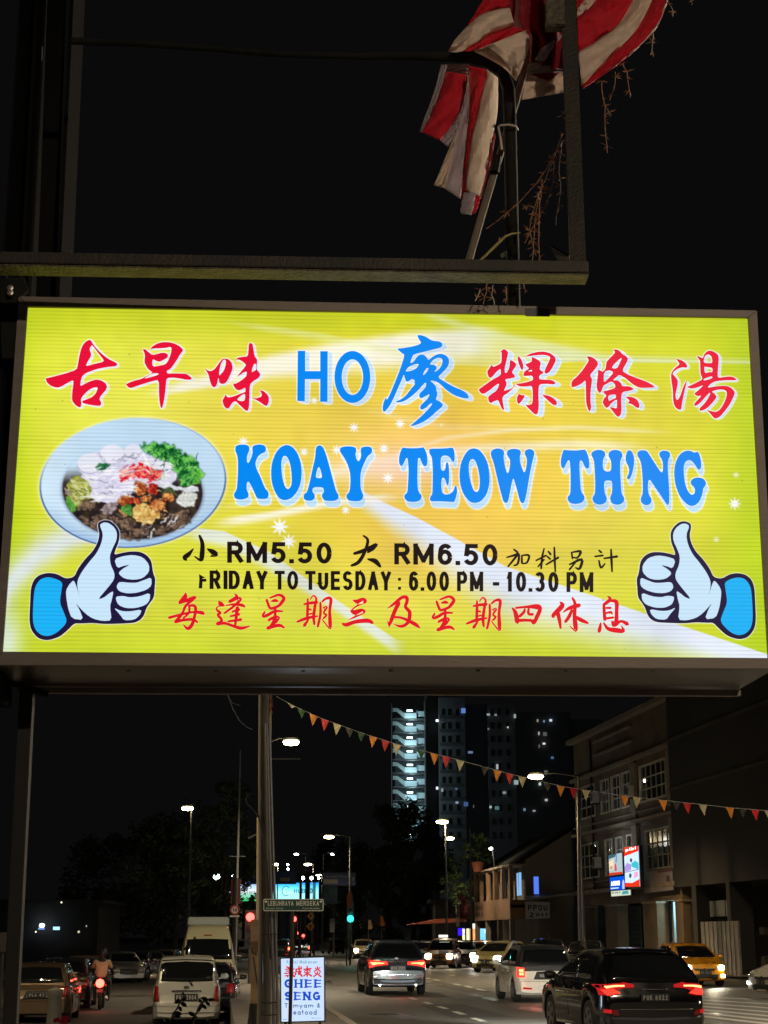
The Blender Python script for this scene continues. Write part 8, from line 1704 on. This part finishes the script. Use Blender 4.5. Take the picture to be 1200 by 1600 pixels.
mb = MB(); mb.tube([(fl.location.x, 13, 0), at(95, 1600, 13.1)], .008, 6); wbuild(mb, 'stem', DL[0], fl)
# dim grey bollard on the left and small lit things at the back of the lot
g_ = gnd(83, 1612, -.2); bo = thing('grey_bollard', 'dim grey bollard in the lot left of the motorcycle light pool', 'bollard', tuple(g_)); mb = MB(); mb.lathe([(.16, 0), (.14, .7), (.16, .74), (.16, .84), (.02, .9)], g_, 14); wbuild(mb, 'post', mat('bollard_grey', (.07, .065, .06), .8), bo, smooth=True)
lh = thing('low_lot_building', 'low dark building behind the lot with two bluish lamps', 'building', (at(60, 1470, 95).x, 95, -.2)); q0, q1 = at(10, 1470, 95), at(100, 1440, 95); mb = MB(); mb.box(q0.x-10, q1.x+2, 95, 103, -.4, 3.6); wbuild(mb, 'wall', DKW, lh); mb = MB(); mb.box(q0.x-10.3, q1.x+2.3, 94.6, 103.3, 3.6, 3.8); wbuild(mb, 'roof', DKW, lh)
for nm, px, py, w, h, c, s in (('round_lamp', 65.5, 1446, .16, .11, (.9, .97, 1), 12), ('lit_sign', 64.5, 1451, .17, .05, (.5, .65, .95), 1), ('lit_sign', 88, 1450.5, .18, .09, (.65, .85, 1), 1.6), ('lit_panel', 26, 1460, .13, .42, (.35, .52, .75), .8), ('small_lamp', 96, 1410, .04, .04, (1, .95, .85), 3), ('small_lamp', 56, 1456, .05, .05, (.9, .85, .8), 2), ('small_lamp', 123, 1456, .07, .07, (.7, .7, .6), 1.4), ('small_lamp', 135, 1447, .04, .05, (.7, .7, .6), 1)):
    q = at(px, py, 94.4); mb = MB(); mb.lathe([(.01, -h), (w*.8, -h*.7), (w, 0), (w*.8, h*.7), (.01, h)], q, 12) if 'lamp' in nm else mb.box(q.x-w, q.x+w, q.y-.05, q.y+.1, q.z-h, q.z+h); wbuild(mb, nm, emit('lot_%s_%d' % (nm, px), lin(c), s), lh)
wparent(lamp('lot_lamp_light', 'POINT', at(65.5, 1447, 93.8), 2, (.8, .9, 1), .1), lh)
wb_ = thing('grey_wall_box', 'dim grey box on the wall at the far left edge', 'box', tuple(at(5, 1470, 30))); a = at(-8, 1488, 30); b = at(11, 1457, 30); mb = MB(); mb.box(a.x, b.x, 30, 30.3, a.z, b.z); wbuild(mb, 'box', WALL2, wb_, bevel=.01); mb = MB(); mb.tube([(a.x+.1, 30.15, -.2), (a.x+.1, 30.15, a.z)], .04, 6); wbuild(mb, 'post', DKW, wb_)
# ================================================================== motorcycle and rider
def skin(name, verts, edges, radii, m, par, sub=2, rootv=0):
    me = bpy.data.meshes.new(name); me.from_pydata(verts, edges, []); o = bpy.data.objects.new(name, me); C.objects.link(o)
    sk = o.modifiers.new('s', 'SKIN'); ss = o.modifiers.new('u', 'SUBSURF'); ss.levels = sub; ss.render_levels = sub
    for i, r in enumerate(radii): me.skin_vertices[0].data[i].radius = (r, r) if not isinstance(r, tuple) else r
    me.skin_vertices[0].data[rootv].use_root = True
    bpy.context.view_layer.update(); dg = bpy.context.evaluated_depsgraph_get(); m2 = bpy.data.meshes.new_from_object(o.evaluated_get(dg)); bpy.data.objects.remove(o)
    m2.materials.clear(); m2.materials.append(m); m2.polygons.foreach_set('use_smooth', [True]*len(m2.polygons)); r = link(name, m2, par); return r
BX = at(158, 1530, 50).x; BY = 50
mc = thing('motorcycle', 'small motorcycle with a glowing red tail light ridden away through the lot', 'motorcycle', (BX, BY, LOT), ROADRZ)
def rb_(mb, nm, m, par=None, **k): return mb.build(nm, m, par or mc, **k)
rotY = Matrix.Rotation(R(90), 3, 'Y')
for y in (0, 1.22):
    mb = MB(); mb.lathe([(.20, -.045), (.27, -.05), (.295, -.03), (.30, 0), (.295, .03), (.27, .05), (.20, .045)], (0, y, .30), 22, rotY); w_ = rb_(mb, 'wheel', TYRE, smooth=True); mb = MB(); mb.lathe([(.03, -.05), (.06, -.03), (.20, -.02), (.20, .02), (.06, .03), (.03, .05)], (0, y, .30), 16, rotY); mb.build('rim', RIM, w_)
mb = MB(); mb.prism([(-.12, -.25, .62), (-.10, .1, .50), (-.10, .75, .45), (-.12, .95, .75), (-.10, .55, .78), (-.13, -.1, .82)], (.24, 0, 0)); rb_(mb, 'body', paint('bike_red', (.10, .01, .012), .3), bevel=.03)
mb = MB(); mb.prism([(-.13, -.32, .78), (-.13, .5, .74), (-.12, .52, .81), (-.13, -.30, .86)], (.26, 0, 0)); rb_(mb, 'seat', TRIM, bevel=.03)
mb = MB(); mb.tube([(0, 1.22, .30), (0, 1.0, .85), (0, .95, 1.0)], .035, 8); rb_(mb, 'fork', CHROME)
mb = MB(); mb.tube([(-.34, .86, 1.03), (-.15, .95, .99), (0, .95, .97), (.15, .95, .99), (.34, .86, 1.03)], .016, 8); rb_(mb, 'handlebar', TRIM)
for sx in (-1, 1):
    mb = MB(); mb.tube([(sx*.26, .9, 1.02), (sx*.34, .88, 1.2)], .007, 6); mb.lathe([(.01, -.01), (.06, -.008), (.06, .008), (.01, .012)], (sx*.36, .88, 1.23), 12, Matrix.Rotation(R(90), 3, 'X')); rb_(mb, 'rear_mirror', TRIM)
    mb = MB(); mb.lathe([(.01, -.03), (.03, -.02), (.03, .02), (.01, .03)], (sx*.17, -.36, .72), 8); rb_(mb, 'indicator', mat('amber_plastic', (.4, .14, .02), .3))
mb = MB(); mb.prism([(-.09, -.36, .70), (.09, -.36, .70), (.11, -.36, .84), (-.11, -.36, .84)], (0, .08, 0)); rb_(mb, 'tail_light_case', LAMPOFF, bevel=.01)
mb = MB(); mb.lathe([(.01, -.13), (.10, -.09), (.13, 0), (.10, .09), (.01, .13)], (0, -.42, .78), 14, Matrix.Diagonal((1, .35, 1))); rb_(mb, 'tail_light', emit('bike_tail', (1.0, .06, .04), 10.0), smooth=True)
mb = MB(); mb.box(-.10, .10, -.40, -.385, .50, .62); pl_ = rb_(mb, 'number_plate', PLATE); mb = MB(); write(mb, 'PHA 27', lambda u, v, o=0: (-.085+.17*u, -.402-o, .535+.05*v), weight=.2); mb.build('plate_text', PLW, pl_)
mb = MB(); mb.prism([(-.07, -.22, .56), (.07, -.22, .56), (.06, -.42, .42), (-.06, -.42, .42)], (0, .01, .02)); rb_(mb, 'mudguard', TRIM)
mb = MB(); mb.tube([(.16, .4, .30), (.19, 0, .32), (.20, -.30, .38)], [.03, .05, .05], 10); rb_(mb, 'exhaust', CHROME)
l_ = lamp('tail_glow', 'POINT', (0, -.85, .60), 7, (1, .05, .03), .08, mc)
rd_ = thing('rider', 'person in a pale shirt and dark helmet riding the motorcycle, seen from behind', 'person', (BX, BY, LOT), ROADRZ)
rd_.name = 'person'
SH = mat('pale_shirt', (.50, .36, .24), .85, noise=.1, nscale=10, bump=.4, bscale=9); TRS = mat('dark_trousers', (.02, .02, .025), .85); SKN = mat('skin_tone', (.30, .17, .11), .6)
# body: torso, arms and legs as one skinned figure (trousers and shirt follow it)
V_ = [(0,.05,.92),(0,.07,1.10),(0,.10,1.28),(0,.16,1.42),(0,.19,1.50),  (-.19,.13,1.39),(-.27,.35,1.20),(-.29,.66,1.08),(-.32,.84,1.05), (.19,.13,1.39),(.27,.35,1.20),(.29,.66,1.08),(.32,.84,1.05), (-.11,.08,.88),(-.22,.46,.80),(-.20,.34,.38),(-.20,.46,.30), (.11,.08,.88),(.22,.46,.80),(.20,.34,.38),(.20,.46,.30)]
E_ = [(0,1),(1,2),(2,3),(3,4),(3,5),(5,6),(6,7),(7,8),(3,9),(9,10),(10,11),(11,12),(0,13),(13,14),(14,15),(15,16),(0,17),(17,18),(18,19),(19,20)]
Rr_ = [(.17,.13),(.17,.12),(.19,.13),(.13,.10),.055,.075,.052,.042,.032,.075,.052,.042,.032,.10,.078,.052,.045,.10,.078,.052,.045]
skin('body', V_, E_, Rr_, TRS, rd_)
V2 = [(0,.04,.90),(0,.06,1.08),(0,.09,1.28),(0,.15,1.41),(-.195,.13,1.395),(-.275,.33,1.21),(.195,.13,1.395),(.275,.33,1.21)]
skin('shirt', V2, [(0,1),(1,2),(2,3),(3,4),(4,5),(3,6),(6,7)], [(.195,.15),(.195,.145),(.215,.15),(.15,.12),.09,.068,.09,.068], SH, rd_)
skin('neck', [(0,.17,1.44),(0,.20,1.56)], [(0,1)], [.055,.055], SKN, rd_, 1)
mb = MB(); mb.lathe([(.02, -.13), (.09, -.13), (.125, -.08), (.14, 0), (.125, .08), (.08, .13), (.02, .15)], (0, .22, 1.66), 18, Matrix.Diagonal((1, 1.15, 1))); mb.build('helmet', paint('helmet', (.02, .02, .022), .1, .2), rd_, smooth=True)
for sx in (-1, 1):
    for k in range(4): mb = MB(); a = Vector((sx*(.27+.022*k), .86, 1.06)); mb.tube([a, a + Vector((0, .05, .0)), a + Vector((0, .055, -.04)), a + Vector((0, .02, -.05))], .010, 6); mb.build('finger', SKN, rd_)
    mb = MB(); a = Vector((sx*.26, .84, 1.05)); mb.tube([a, a + Vector((-sx*.02, .03, -.02)), a + Vector((-sx*.015, .06, -.035))], .011, 6); mb.build('thumb', SKN, rd_)
    mb = MB(); mb.prism([(sx*.20-.05, .30, .24), (sx*.20+.05, .30, .24), (sx*.20+.045, .56, .24), (sx*.20-.045, .56, .24)], (0, 0, .08)); mb.build('shoe', TRIM, rd_, bevel=.02)
# pools of light from the vehicles' own lamps
for r_, pos, e, c in ((r1, (0, -3.4, .4), 3, (1, .06, .03)), (r3, (-.5, -2.9, .4), 3, (1, .1, .05))): lamp('brake_glow', 'POINT', pos, e, c, .15, r_)
for r_, e, c, y in ((r4, 160, (1, .86, .6), 2.1), (r2, 2600, (.95, 1, .9), 2.4), (r1, 500, (1, .95, .85), 2.4)):
    lamp('headlight_beam', 'SPOT', (-.2, y, .66), e, c, .1, r_, (R(86), 0, R(4)), R(62), .7)
bpy.context.view_layer.update()
